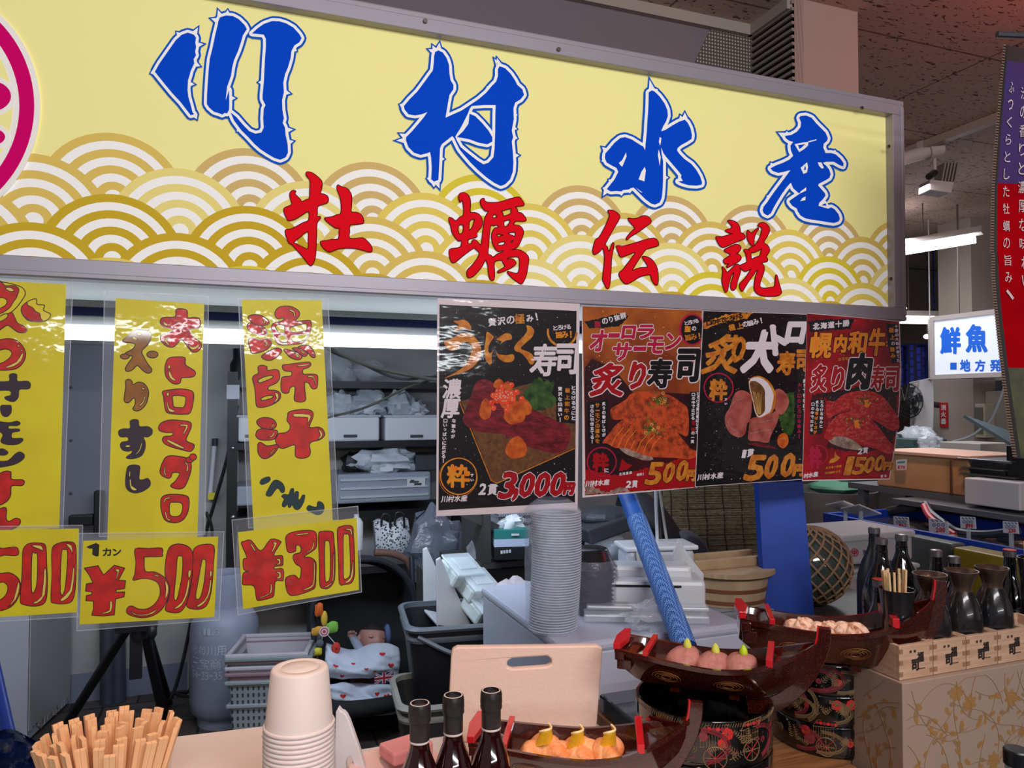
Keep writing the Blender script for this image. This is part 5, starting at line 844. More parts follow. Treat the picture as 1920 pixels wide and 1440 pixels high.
cable('cable', curve([Vector((Ry(500,800,4.0).x, 3.975, SH[0])), Ry(560, 790, 3.5), Ry(625, 780, 3.1), Ry(690, 762, 3.1), Ry(760, 728, 3.1), Ry(840, 690, 3.1), Vector((Ry(900,600,2.54).x, 2.54, 1.925))]), .005, MATS['cable_olive'], 'olive cable rising to the uni poster in front of the bags')
# things hung and heaped between rack and stroller
mb = MB(); mb.lathe([(0,0),(.03,0),(.032,.02),(.032,.13),(.02,.15),(.012,.155),(.012,.17),(0,.17)], Ry(668, 1030, 3.7), 16); tag(mb.build('bottle', M_WPL, smooth=True), 'white plastic bottle beside the 300 price card', 'bottle')
def nodes_leopard():
    m = M('leopard', (210,212,218), .8); nt = m.node_tree; L = nt.links.new
    tc = nt.nodes.new('ShaderNodeTexCoord'); v = nt.nodes.new('ShaderNodeTexVoronoi'); v.inputs['Scale'].default_value = 75; L(tc.outputs['Object'], v.inputs['Vector'])
    n = nt.nodes.new('ShaderNodeTexNoise'); n.inputs['Scale'].default_value = 110; L(tc.outputs['Object'], n.inputs['Vector'])
    ad = nt.nodes.new('ShaderNodeMath'); ad.operation = 'MULTIPLY_ADD'; ad.inputs[1].default_value = .35; L(n.outputs[0], ad.inputs[0]); L(v.outputs['Distance'], ad.inputs[2])
    cr = nt.nodes.new('ShaderNodeValToRGB'); cr.color_ramp.interpolation = 'CONSTANT'; e = cr.color_ramp.elements; e[0].position = 0; e[0].color = C(196,190,186); e[1].position = .33; e[1].color = C(20,20,24)
    q = cr.color_ramp.elements.new(.56); q.color = C(208,212,220); L(ad.outputs[0], cr.inputs[0]); L(cr.outputs[0], nt.nodes['Principled BSDF'].inputs['Base Color']); return m
t = thing('tote_bag', 'black and white leopard-print bag hanging behind the stroller', 'bag', Ry(735, 1040, 3.75))
mb = MB(); P = [Ry(702, 980, 3.75), Ry(765, 975, 3.75), Ry(774, 1040, 3.75), Ry(706, 1042, 3.75)]
mb.grid(lambda u, v: P[0].lerp(P[1], u).lerp(P[3].lerp(P[2], u), v)+Vector((0, -.05*math.sin(u*3.14)*math.sin(.3+v*2.4), .012*math.sin(u*9)*(1-v))), 14, 10, 0, (0, .05, 0)); part(mb, 'bag_body', nodes_leopard(), t, smooth=True)
for a, b, k in ((715, 730, 965), (740, 756, 962)): mb = MB(); mb.tube(curve([Ry(a, 985, 3.72), Ry(a+3, k, 3.72), Ry(b, k+3, 3.72), Ry(b+2, 990, 3.72)]), .006, 8); part(mb, 'strap', M_BLK, t)
mb = MB(); mb.ell(Ry(818, 1028, 3.7), (.15, .10, .19), 28, jit=.5, seed=21, sc=7); tag(mb.build('plastic_bag', M('bag_grey', (128,134,152), .2, alpha=.72, bump=(16, 1)), smooth=True), 'large grey translucent bag hanging beside the leopard bag', 'bag')
mb = MB(); mb.tube([Ry(782, 975, 3.7), Ry(800, 960, 3.72), Ry(830, 960, 3.72)], .012, 8); tag(mb.build('hook_rail', M_BLK), 'black hook rail above the grey translucent bag', 'hook')

# pushchair with a sleeping baby
SYr = 3.45
t = thing('stroller', 'black pushchair holding a sleeping baby, beside the stacked baskets', 'stroller', Rz(700, 1400, 0))
M_FAB = M('stroller_fabric', (17,18,22), .85); M_FAB2 = M('stroller_hood', (30,33,42), .8)
hc = Ry(682, 1135, SYr); HR = .225
mb = MB()
def hood(u, v):
    a = math.pi*(1.04-1.08*u); r = HR
    d = v*1.25; return Vector((hc.x+r*math.cos(a)*(1-.06*v), SYr-.02+.30*math.sin(d), hc.z+(r*math.sin(a)*1.02-.02)*math.cos(d*.7)+.0))
mb.grid(hood, 28, 12, 0, (0, .012, .006)); part(mb, 'hood', M_FAB2, t, smooth=True)
mb = MB(); pts = [Vector((hc.x+(HR+.006)*math.cos(math.pi*(1.04-1.08*k/24)), SYr-.03, hc.z+(HR+.006)*math.sin(math.pi*(1.04-1.08*k/24))*1.02-.02)) for k in range(25)]; mb.tube(pts, .014, 8); part(mb, 'hood_rim', M_FAB2, t, smooth=True)
zs = lambda py, px=690: Ry(px, py, SYr).z
mb = MB(); mb.grid(lambda u, v: Vector((hc.x-.23+.46*u, SYr+.26-.34*v*v, zs(1100)+(zs(1330)-zs(1100))*v-.05*math.sin(u*3.14)*v)), 12, 12, 0, (0, .02, -.012)); part(mb, 'seat', M_FAB, t, smooth=True)
mb = MB(); mb.box((hc.x, SYr+.12, zs(1346)), (.46, .36, .07)); part(mb, 'footrest', M_FAB, t, bevel=.02)
xr = Ry(780, 1200, SYr).x; xl = xr-.46
for x in (xl, xr):
    mb = MB(); mb.tube([(x, SYr+.1, zs(1058)), (x, SYr+.02, zs(1230)), (x+.0, SYr-.02, .1)], .013, 10); part(mb, 'frame_tube', M('stroller_alu', (84,90,104), .3, .7), t, smooth=True)
    mb = MB(); mb.tube([(x, SYr+.3, zs(1300)), (x, SYr+.22, .12)], .012, 8); part(mb, 'rear_tube', M_BLKM, t)
    mb = MB(); mb.box((x, SYr, zs(1240)), (.045, .06, .07)); part(mb, 'hinge', M_BLK, t, bevel=.008)
    for y in (SYr-.03, SYr+.24): mb = MB(); mb.lathe([(.0,-.018),(.06,-.018),(.075,-.01),(.075,.01),(.06,.018),(0,.018)], (x, y, .076), 20, mat=Matrix.Rotation(math.pi/2, 4, 'Y')); part(mb, 'wheel', M_BLK, t, smooth=True)
mb = MB(); mb.tube(curve([Ry(702, 1036, SYr+.12), Ry(735, 1038, SYr+.12), Ry(762, 1050, SYr+.12), Ry(774, 1074, SYr+.12)]), .017, 12); part(mb, 'grip', M('grip_tan', (110,82,68), .7), t, smooth=True)
mb = MB(); mb.tube([Ry(774, 1072, SYr+.12), Vector((xr, SYr+.1, zs(1100)))], .012, 8); part(mb, 'handle_tube', MATS['stroller_alu'], t)
mb = MB(); mb.tube(curve([Vector((xl, SYr-.02, zs(1275))), Vector((hc.x-.16, SYr-.30, zs(1272))), Vector((hc.x+.14, SYr-.30, zs(1270))), Vector((xr-.01, SYr-.02, zs(1262)))]), .034, 12); bar = part(mb, 'bumper_bar', M_FAB, t, smooth=True)
# flag badge on the bar
p = Ry(720, 1271, SYr-.336); fw, fh = .040, .022
def rect(mb, x, z_, w_, h, y, mi, rot=0):
    ca, sa = math.cos(rot), math.sin(rot); mb.add([(p.x+x+a*w_/2*ca-b*h/2*sa, p.y-y, p.z+z_+a*w_/2*sa+b*h/2*ca) for a, b in ((-1,-1),(1,-1),(1,1),(-1,1))], [(0,1,2,3)], mi)
mb = MB(); rect(mb, 0, 0, fw*2, fh*2, 0, 0)
for s in (1, -1): rect(mb, 0, 0, .086, .009, .0004+(s+1)*.00005, 1, s*math.atan2(fh, fw)); rect(mb, 0, 0, .086, .0035, .0008+(s+1)*.00005, 2, s*math.atan2(fh, fw))
rect(mb, 0, 0, fw*2, .016, .0012, 1); rect(mb, 0, 0, .016, fh*2, .00125, 1); rect(mb, 0, 0, fw*2, .009, .0016, 2); rect(mb, 0, 0, .009, fh*2, .00165, 2)
part(mb, 'flag_badge', [M('flag_blue', (30,36,92), .8), M('flag_white', (206,206,212), .8), M('flag_red', (176,24,44), .8)], t)
# baby: one body surface under the blanket, head turned to the side, eyes shut
M_SKIN = M('baby_skin', (176,128,116), .55, var=(14, (160,110,100)))
b = thing('baby', 'sleeping baby lying in the pushchair under a heart-print blanket', 'person', Ry(697, 1210, SYr+.06))
h0 = Ry(697, 1197, SYr+.06); hx, hy, hz = h0
def head(u, v):
    th, ph = math.pi*v, 2*math.pi*u; d = Vector((math.sin(th)*math.cos(ph), math.sin(th)*math.sin(ph), math.cos(th)))
    r = Vector((.062*d.x, .066*d.y, .070*d.z)); f = -d.y
    if f > 0:
        g = lambda cx, cz, s: math.exp(-(((d.x-cx)/s)**2+((d.z-cz)/s)**2))
        r.y -= .012*g(.0, -.18, .16)*f + .006*g(.45, -.32, .3)*f + .006*g(-.45, -.32, .3)*f + .006*g(0, -.52, .14) + .008*g(0, -.78, .2)
        r.y += .007*(g(.34, .02, .17)+g(-.34, .02, .17)) + .004*g(0, -.42, .10)
    if d.z < -.6: r *= 1-.25*(-.6-d.z)
    return r
RM = Matrix.Rotation(.35, 4, 'Z') @ Matrix.Rotation(-.25, 4, 'X') @ Matrix.Rotation(.25, 4, 'Y')
vv = [RM @ head(i/40, j/30) for j in range(31) for i in range(40)]
body = MB(); body.loft([[v+h0 for v in vv[j*40:(j+1)*40]] for j in range(31)], 0)
# neck, trunk and legs continue from the head as one surface of rings
rings = []
for k, (py, rx, ry, dy) in enumerate(((1212,.030,.032,.0),(1222,.050,.04,-.01),(1235,.085,.055,-.02),(1260,.085,.06,-.04),(1285,.08,.06,-.07),(1310,.06,.045,-.12))):
    c = Ry(690, py, SYr+.10+dy); rings.append([c+Vector((rx*math.cos(a*2*math.pi/40), ry*math.sin(a*2*math.pi/40), .012*math.cos(a*2*math.pi/40))) for a in range(40)])
body.loft(rings, 0, True, True)
part(body, 'body', M_SKIN, b, smooth=True, ang=80)
for s in (1, -1):
    mb = MB(); mb.tube([h0+RM @ Vector((s*.034+k*.006-.012, -.0600+.0045*abs(k-2)*.5, .004-.004*math.sin(k*.8))) for k in range(5)], .0016, 6); part(mb, 'closed_eye', M('lash', (70,44,40), .7), b)
    mb = MB(); mb.ell(h0+RM @ Vector((s*.064, .006, -.006)), (.009, .014, .02), 12, mat=RM.to_3x3().to_4x4()); part(mb, 'ear', M_SKIN, b, smooth=True)
mb = MB(); mb.ell(h0+RM @ Vector((0, -.062, -.036)), (.014, .006, .006), 10, mat=RM.to_3x3().to_4x4()); part(mb, 'mouth', M('baby_lips', (166,96,92), .5), b, smooth=True)
mb = MB(); mb.loft([[h0+RM @ (head(i/40, j/30)*1.05) for i in range(40)] for j in range(0, 11)], 0); part(mb, 'hair', M('baby_hair', (34,24,24), .7), b, smooth=True)
# small curled hand by the toy
hd = Ry(658, 1190, SYr-.02); mb = MB(); mb.ell(hd, (.016, .012, .014), 12)
for k in range(4): q = hd+Vector((-.012+k*.008, -.008, .008)); mb.tube([q, q+Vector((0, -.006, .012-.002*abs(k-1.5))), q+Vector((0, -.014, .010))], [.0045,.0042,.0036], 8)
mb.tube([hd+Vector((.014,-.004,-.002)), hd+Vector((.022,-.01,.004)), hd+Vector((.020,-.016,.010))], [.005,.0045,.0038], 8); part(mb, 'hand', M_SKIN, b, smooth=True)
mb = MB(); mb.tube([hd, hd+Vector((.02, .03, -.035)), Ry(680, 1225, SYr+.04)], [.013, .018, .022], 12); part(mb, 'sleeve', M('sleeve_pale', (180,190,206), .8), b, smooth=True)
mb = MB(); mb.ell(Ry(726, 1190, SYr+.07), (.018, .03, .05), 14); tag(mb.build('head_pad', M('pad_blue', (86,104,150), .8), smooth=True), 'blue patterned head pad beside the sleeping baby', 'pad')
# blanket in two swells above and below the bar, with printed hearts
M_BLAN = M('blanket', (196,204,220), .9, bump=(60, .35))
def blanket(name, x0, x1, y0, y1, Y0, Y1, seed, label, hearts):
    a0, a1 = Ry(x0, y0, Y0), Ry(x1, y0, Y0); b0, b1 = Ry(x0-4, y1, Y1), Ry(x1+2, y1, Y1)
    def f(u, v):
        p = a0.lerp(a1, u).lerp(b0.lerp(b1, u), v); bul = math.sin(math.pi*min(1, max(0, v)))**.6*math.sin(math.pi*u)**.5
        n = noise.noise((u*3.2+seed, v*2.6, seed)); n2 = noise.noise((u*7+seed, v*6-u*3, seed*2))
        return Vector((p.x, p.y-.07*bul-.045*n-.014*n2, p.z+.03*n+.010*math.sin(u*9+seed)*(1-v)))
    o = thing(name, label, 'blanket', a0.lerp(b1, .5)); mb = MB(); mb.grid(f, 40, 26, 0, (0, .03, -.004)); part(mb, 'cloth', M_BLAN, o, smooth=True, ang=80)
    for hu, hv, s in hearts:
        mb = MB(); pts = []
        for k in range(18):
            tt = 2*math.pi*k/18; X = 16*math.sin(tt)**3/17; Zz = (13*math.cos(tt)-5*math.cos(2*tt)-2*math.cos(3*tt)-math.cos(4*tt))/17
            q = f(hu+X*s, hv-Zz*s*1.5); pts.append(q+Vector((0, -.0022, .0005)))
        c = f(hu, hv)+Vector((0, -.0035, .0005)); mb.add([c]+pts, [(0, k+1, (k+1) % 18+1) for k in range(18)]); part(mb, 'heart_print', M('heart_red', (186,26,40), .8), o)
    return o
blanket('blanket', 612, 748, 1212, 1268, SYr-.02, SYr-.14, 1.3, 'white blanket with red hearts over the baby, above the bumper bar', ((.72,.25,.045),(.85,.55,.05),(.35,.35,.03),(.12,.6,.04),(.5,.62,.03),(.62,.72,.025),(.22,.85,.03)))
blanket('blanket', 608, 752, 1284, 1338, SYr-.14, SYr-.08, 4.1, 'white blanket with red hearts hanging below the bumper bar', ((.22,.28,.045),(.78,.22,.045),(.48,.7,.04),(.9,.38,.03),(.66,.14,.03)))
# hanging toy
ty = thing('hanging_toy', 'colourful giraffe-like cloth toy hanging on the pushchair side', 'toy', Ry(612, 1180, SYr-.05))
def tp(px, py, rx, rz_, name, col, jit=0): mb = MB(); mb.ell(Ry(px, py, SYr-.06), (rx, .012, rz_), 14, jit=jit, sc=14); return part(mb, name, M('toy_'+name, col, .7), ty, smooth=True)
tp(598, 1143, .018, .03, 'mane', (214,96,34), .5); tp(608, 1160, .015, .035, 'neck', (216,178,60)); tp(596, 1183, .028, .02, 'yellow_wing', (206,150,50), .4); tp(622, 1176, .028, .026, 'green_wing', (126,190,70), .4)
for r, c in ((.022, (220,206,208)), (.017, (190,66,84)), (.012, (224,210,212)), (.007, (190,66,84))):
    mb = MB(); q = Ry(608, 1184, SYr-.074-(.022-r)*.1); mb.lathe([(0,.002),(r,.002),(r,-.002),(0,-.002)], q, 20, mat=Matrix.Rotation(math.pi/2, 4, 'X')); part(mb, 'swirl_ring', M('toy_swirl_%d' % c[1], c, .7), ty)
tp(600, 1206, .017, .017, 'grey_ball', (90,94,108)); tp(594, 1222, .022, .018, 'banana', (214,200,60), .5); tp(630, 1215, .020, .026, 'red_sun', (196,52,40)); tp(630, 1215, .010, .014, 'orange_core', (232,150,50))
mb = MB(); mb.tube([Ry(606, 1190, SYr-.06), Ry(602, 1204, SYr-.06)], .002, 6); mb.tube([Ry(614, 1190, SYr-.06), Ry(628, 1206, SYr-.06)], .002, 6); part(mb, 'cord', M_WPL, ty)
# ------------------------------------------------------------ clutter behind the counter, in the middle of the stall
t = thing('storage_crate', 'black carrying basket with pale rim holding the white bin of clear boxes', 'basket', Ry(860, 1330, 2.55))
def crate(t, c, L, W, H, rz, m1, m2):
    mb = MB(); R = Matrix.Translation(c) @ Matrix.Rotation(rz, 4, 'Z')
    def ring(l, w_, z_, r=.05, n=5):
        out = []
        for cx, cy, a0 in ((l/2-r, w_/2-r, 0), (-l/2+r, w_/2-r, 90), (-l/2+r, -w_/2+r, 180), (l/2-r, -w_/2+r, 270)):
            for k in range(n): a = math.radians(a0+90*k/(n-1)); out.append(R @ Vector((cx+r*math.cos(a), cy+r*math.sin(a), z_)))
        return out
    mb.loft([ring(L*.82, W*.82, 0), ring(L, W, H), ring(L-.012, W-.012, H), ring(L*.80, W*.80, .012)], 0, True, False); mb.add(ring(L*.81, W*.81, .006), [tuple(range(20))]); part(mb, 'body', m1, t)
    for zz, e in ((H, .012), (H-.035, .006)):
        mb = MB(); mb.loft([ring(L+e, W+e, zz-.010), ring(L+e*2, W+e*2, zz), ring(L+e, W+e, zz+.008), ring(L-.014, W-.014, zz+.008), ring(L-.014, W-.014, zz-.010), ring(L+e, W+e, zz-.010)], 0, True, False); part(mb, 'rim', m2, t, smooth=True)
CC = Ry(868, 1150, 2.60); crate(t, Vector((CC.x, 2.60, CC.z-.30)), .42, .34, .30, -.12, M('crate_black', (26,28,34), .5), M('crate_rim', (96,104,112), .45))
mb = MB(); mb.tube(curve([Vector((CC.x-.2, 2.45, CC.z-.02)), Vector((CC.x-.05, 2.40, CC.z-.085)), Vector((CC.x+.14, 2.42, CC.z-.075))]), .008, 8); part(mb, 'handle', M('crate_rim', (96,104,112)), t, smooth=True)
t = thing('storage_crate', 'lower beige-rimmed basket below the black carrying basket, behind the cutting board', 'basket', Ry(830, 1390, 2.45)); c2 = Ry(845, 1290, 2.42); crate(t, Vector((c2.x, 2.42, c2.z-.26)), .36, .30, .26, -.10, M('crate_dark', (44,44,46), .5), M('crate_rim_beige', (142,140,134), .5))
mb = MB(); c2 = Ry(845, 1290, 2.46); mb.box((c2.x, 2.5, (c2.z-.26)/2), (.44, .40, c2.z-.26)); tag(mb.build('stool', M_DGR), 'dark stool carrying the baskets', 'stool')
mb = MB(); mb.box((CC.x, 2.67, (CC.z-.30)/2), (.30, .17, CC.z-.30)); tag(mb.build('stand', M_DGR), 'dark stand behind the black carrying basket', 'stand')
# white bin leaning in the basket, clear boxes stacked in it
t = thing('white_bin', 'white slanting bin full of clear food boxes in the black basket', 'bin', CC)
mb = MB(); Yb = 2.58
a, b_, c_, d_ = Ry(818, 1050, Yb), Ry(826, 1045, Yb), Ry(890, 1186, Yb), Ry(820, 1175, Yb)
mb.prism([a, b_, c_, d_], (0, .012, 0)); mb.prism([a+Vector((0,.2,0)), b_+Vector((0,.2,0)), c_+Vector((0,.2,0)), d_+Vector((0,.2,0))], (0, .012, 0)); mb.prism([d_, c_, c_+Vector((0,.2,0)), d_+Vector((0,.2,0))], (0, 0, .01)); part(mb, 'shell', M_WPL, t, bevel=.003)
M_CBOX = M('clear_box', (230,244,244), .15, alpha=.93, bump=(30, .3))
for i, (px, py, ang, lb) in enumerate(((862, 1072, -.55, 'clear lidded food box uppermost in the white bin'), (892, 1100, -.5, 'frosted clear food box in the middle of the white bin'), (905, 1140, -.45, 'clear food box lowest and nearest in the white bin'))):
    c = Ry(px, py, Yb-.01+.03*(2-i)); Rm = Matrix.Rotation(.42, 4, 'Z') @ Matrix.Rotation(.55, 4, 'X') @ Matrix.Rotation(.12, 4, 'Y')
    mb = MB(); mb.box(c, (.13, .11, .06), mat=Rm); o = mb.build('food_box', M_CBOX, bevel=.012); tag(o, lb, 'food box', 'clear food boxes in the white bin')
    mb = MB(); mb.box(c+Rm @ Vector((0, 0, .033)), (.14, .12, .010), mat=Rm); under(mb.build('lid', M_CLEAR, bevel=.005), o)
    mb = MB(); mb.box(c+Rm @ Vector((0, 0, .040)), (.085, .065, .006), mat=Rm); under(mb.build('lid_step', M_CLEAR, bevel=.005), o)
mb = MB(); mb.ell(Ry(965, 1125, 2.5), (.10, .07, .075), 22, jit=.4, seed=31, sc=9); tag(mb.build('plastic_bag', M('bag_pinkish', (206,196,206), .3, alpha=.85, bump=(26, .8)), smooth=True), 'pale pinkish plastic bag lying in front of the lid stack, on its near corner side', 'bag')
mb = MB(); mb.ell(Ry(915, 1040, 2.9), (.09, .08, .10), 20, jit=.3, seed=33); tag(mb.build('plastic_bag', M_BAG, smooth=True), 'clear bag behind the food boxes, under the glove box', 'bag')
# white freezer chest and what stands on it
zt_ = .90
t = thing('freezer_chest', 'white chest freezer under the tall stack of clear lids', 'freezer', (1.02, 2.03, 0))
mb = MB(); mb.box((1.04, 2.03, .45), (.552, .636, .86)); part(mb, 'body', M('chest_white', (190,194,212), .3), t, bevel=.012)
mb = MB(); mb.box((1.04, 2.03, .886), (.56, .644, .028)); part(mb, 'lid', M('chest_white', (190,194,212)), t, bevel=.01)
mb = MB(); mb.box((.80, 1.7075, .885), (.004, .006, .026)); part(mb, 'seam', M_DGR, t)
mb = MB(); mb.box((1.02, 1.712, .09), (.5, .006, .12)); part(mb, 'vent_panel', M_BLK, t)
# lids stacked in a bag
SC = Rz(1036, 1178, zt_); lidr = .066
mbl = MB(); mbl.lathe([(lidr*.82, .0), (lidr*.9, .0), (lidr, .0045), (lidr*.985, .006), (lidr*.88, .003), (lidr*.8, .003)], (0,0,0), 28)
lid0 = None
for k in range(46):
    if lid0 is None: lid0 = mbl.build('clear_lid', M('lid_plastic', (232,238,248), .25, alpha=.8), smooth=True); tag(lid0, 'round clear plastic lid in the tall bagged stack on the white chest', 'lid', 'clear lids stacked in the bag'); o = lid0
    else: o = lid0.copy(); COL.objects.link(o)
    o.location = SC+Vector((.012*math.sin(k*.05), 0, k*.0068)); o.scale = (1+.0032*k*.3,)*2+(1,)
mb = MB(); rings = []
for k in range(24):
    v = k/23; r = (lidr+.006)*(1+.06*v) if v < .93 else (lidr+.006)*(1.06-.5*(v-.93)/.07)
    rings.append([SC+Vector(((r+.003*noise.noise((a*.5, v*6, 3)))*math.cos(a*2*math.pi/36), (r+.003*noise.noise((a*.5+4, v*6, 3)))*math.sin(a*2*math.pi/36), .001+v*.345)) for a in range(36)])
mb.loft(rings, 0, True, False); tag(mb.build('plastic_bag', M('lid_bag', (220,230,248), .12, alpha=.2, bump=(40, .7, (1,1,1))), smooth=True), 'clear bag pulled around the tall stack of round lids', 'bag')
# black bowls in a bag
BC = Rz(1108, 1143, zt_); b0 = None
for k in range(11):
    if b0 is None:
        mb = MB(); mb.lathe([(0,.0),(.045,0),(.05,.004),(.072,.05),(.076,.052),(.073,.054),(.068,.05),(.046,.008),(0,.007)], (0,0,0), 26); b0 = o = mb.build('black_bowl', M('bowl_black', (24,24,28), .3), smooth=True); tag(b0, 'black plastic bowl upside down in the bagged stack beside the clear lids', 'bowl', 'black bowls stacked in a bag'); o.rotation_euler = (math.pi, 0, 0)
    else: o = b0.copy(); COL.objects.link(o)
    o.location = BC+Vector((0, 0, .055+k*.0125))
mb = MB(); rings = []
for k in range(12):
    v = k/11; r = .080*(1-.1*max(0, v-.75)*4)
    rings.append([BC+Vector((r*(1+.05*noise.noise((a*.6, v*5, 1)))*math.cos(a*2*math.pi/30), r*(1+.05*noise.noise((a*.6+5, v*5, 1)))*math.sin(a*2*math.pi/30), .001+v*.15)) for a in range(30)])
mb.loft(rings); tag(mb.build('plastic_bag', M('bowl_bag', (150,150,166), .15, alpha=.3, bump=(30, .9)), smooth=True), 'crinkled bag around the stacked black bowls', 'bag')
# glove box and tissue box on a small dark shelf
gz = Ry(960, 1052, 2.75).z
t = thing('glove_box', 'black box with white letters under the green tissue box', 'box', Ry(960, 1050, 2.72)); g = Ry(965, 1038, 2.72)
mb = MB(); mb.box((g.x, 2.78, g.z), (.135, .12, .048), rz=-.2); part(mb, 'carton', M_BLK, t, bevel=.002)
mb = MB()
for i in range(6): mb.box((g.x-.055+i*.012, 2.716+.002*i, g.z+.01), (.008, .001, .012), rz=-.2)
for i in range(2): mb.box((g.x+.025+i*.03, 2.732+.006*i, g.z-.002), (.014, .001, .028), rz=-.2)
part(mb, 'print', M_WPL, t)
t = thing('tissue_box', 'green and white tissue box with a tissue sticking out, on the black box', 'box', Ry(960, 1022, 2.72)); g2 = Vector((g.x, 2.78, g.z+.056))
mb = MB(); mb.box(g2-Vector((0,0,.014)), (.135, .12, .030), rz=-.2); part(mb, 'lower_carton', M('tissue_blue', (190,204,228), .6), t); mb = MB(); mb.box(g2+Vector((0,0,.018)), (.135, .12, .034), rz=-.2); part(mb, 'upper_carton', M('tissue_green', (34,124,118), .6), t)
mb = MB(); mb.box(g2+Vector((0.0, -.066, .018)), (.03, .002, .008), rz=-.2); part(mb, 'print', M_WPL, t)
mb = MB(); mb.ell(g2+Vector((.01, 0, .05)), (.05, .03, .03), 16, jit=.7, seed=5, sc=16); part(mb, 'tissue', M('tissue_white', (226,230,236), .8), t, smooth=True)
mb = MB(); sh = Ry(880, 985, 2.92); mb.box((sh.x+.17, 2.9, gz-.012), (.52, .3, .02)); mb.box((sh.x-.06, 2.78, gz-.12), (.03, .03, .24)); mb.box((sh.x+.02, 2.9, sh.z+.03), (.03, .3, .30)); mb.box((sh.x-.02, 2.78, sh.z+.05), (.2, .03, .03), mat=Matrix.Rotation(.45, 4, 'Y')); mb.box((1.0, 2.92, gz/2-.02), (.6, .2, gz-.05)); tag(mb.build('low_shelf', M('shelf_brown', (62,60,58), .5)), 'dark low shelf frame behind the chest', 'shelf')
mb = MB(); q = Ry(960, 968, 3.25); mb.box((q.x+.05, 3.25, q.z), (.30, .2, .03)); mb.box((q.x+.05, 3.24, q.z+.03), (.32, .22, .02)); mb.box((q.x+.05, 3.25, q.z/2), (.26, .16, q.z-.03)); tag(mb.build('wire_basket', nodes_brick('wire_white', (90,96,110), (80,86,100), (196,200,210), .011, .011, .003, .5, 0, 'Object', (math.pi/2,0,0))), 'white mesh basket just under the uni poster', 'basket')
# racket-like strainer, pens
t = thing('pen_pot', 'dark pot of red and black pens behind the lid stack', 'pot', Ry(1095, 1000, 2.9)); q = Ry(1092, 985, 2.9)
mb = MB(); mb.lathe([(0,0),(.03,0),(.036,.09),(.033,.09),(.028,.006)], q-Vector((0,0,.09)), 16); mb.box((q.x, 2.9, (q.z-.09)/2), (.1, .1, q.z-.09)); part(mb, 'pot', M_BLK, t, smooth=True)
for i, cc in enumerate(((196,30,40),(30,30,34),(196,30,40),(150,150,60))): mb = MB(); mb.tube([q+Vector((-.02+i*.012, 0, -.07)), q+Vector((-.035+i*.024, .01, .045))], .005, 8); part(mb, 'pen', M('pen_%d' % i, cc, .4), t)
# white kitchen machine with black lid; heat sealer; clear film
t = thing('rice_cooker', 'white rounded machine with black open lid and yellow button, left of the blue pole', 'machine', Ry(1135, 1050, 2.45)); q = Ry(1135, 1022, 2.50)
mb = MB(); mb.ell(q-Vector((0,0,.01)), (.075, .09, .075), 28); mb.box((q.x+.01, 2.52, q.z-.10), (.17, .16, .10)); part(mb, 'body', M('machine_white', (206,216,226), .3), t, smooth=True, bevel=.01)
mb = MB(); mb.box(q+Vector((-.01, .0, .072)), (.20, .17, .055), mat=Matrix.Rotation(-.25, 4, 'Y')); mb.ell(q+Vector((.03,.03,.10)), (.12,.10,.04), 18); part(mb, 'lid', M_DGR, t, bevel=.015)
mb = MB(); mb.lathe([(0,.004),(.013,.003),(.013,0)], q+Vector((.03, -.088, .012)), 14, mat=Matrix.Rotation(math.pi/2, 4, 'X')); part(mb, 'button', M('button_yellow', (216,186,30), .4), t)
mb = MB(); mb.box((q.x+.0, 2.52, (q.z-.15)/2+.0), (.22, .2, q.z-.15)); part(mb, 'stand', M_DGR, t)
t = thing('heat_sealer', 'long white bag-sealing machine lying in front of the blue pole', 'machine', Ry(1180, 1130, 2.2)); q = Rz(1200, 1140, zt_); Rm = Matrix.Rotation(-.42, 4, 'Z')
mb = MB(); zc = zt_+.05; mb.box((q.x, q.y, zc), (.36, .13, .09), mat=Rm); mb.box(Vector((q.x, q.y, zc+.055))+Rm @ Vector((-.02,.03,0)), (.34, .09, .04), mat=Rm); part(mb, 'body', M_WPL, t, bevel=.012)
mb = MB(); mb.box(Vector((q.x, q.y, zc+.03))+Rm @ Vector((-.02, -.066, 0)), (.26, .004, .006), mat=Rm); part(mb, 'slot', M_BLK, t)
mb = MB(); mb.box(Vector((q.x, q.y, zc-.02))+Rm @ Vector((-.09, -.066, 0)), (.10, .004, .008), mat=Rm); part(mb, 'green_strip', M('strip_green', (110,116,50), .5), t)
mb = MB(); mb.box(Vector((q.x-.05, q.y-.115, zt_+.012)), (.34, .07, .022), mat=Rm); mb.box(Vector((q.x-.03, q.y-.09, zt_+.03)), (.34, .05, .012), mat=Rm); tag(mb.build('film_tray', M_CLEAR, bevel=.005), 'clear plastic strips lying in front of the sealing machine', 'plastic strip')
t = thing('plastic_case', 'white plastic case standing behind the sealing machine', 'case', Ry(1230, 1070, 2.45)); q = Ry(1215, 1075, 2.27); mb = MB(); mb.box((q.x+.03, 2.27, zt_+.051), (.24, .12, .10), rz=-.2); part(mb, 'body', M_WPL2, t, bevel=.014); mb = MB(); mb.box((q.x+.03, 2.27, zt_+.11), (.26, .14, .016), rz=-.2); part(mb, 'lid', M_WPL, t, bevel=.006)
mb = MB(); q = Ry(1290, 1105, 2.02); mb.grid(lambda u, v: Vector((q.x-.05+.11*u, 2.02+.02*math.sin(u*3), zt_+.005+(.17*(1-abs(u-.25)*.9))*v)), 12, 8, 0, (0, .006, 0)); tag(mb.build('paper_sheet', M_WPL), 'white curved sheet standing to the right of the blue pole', 'sheet')
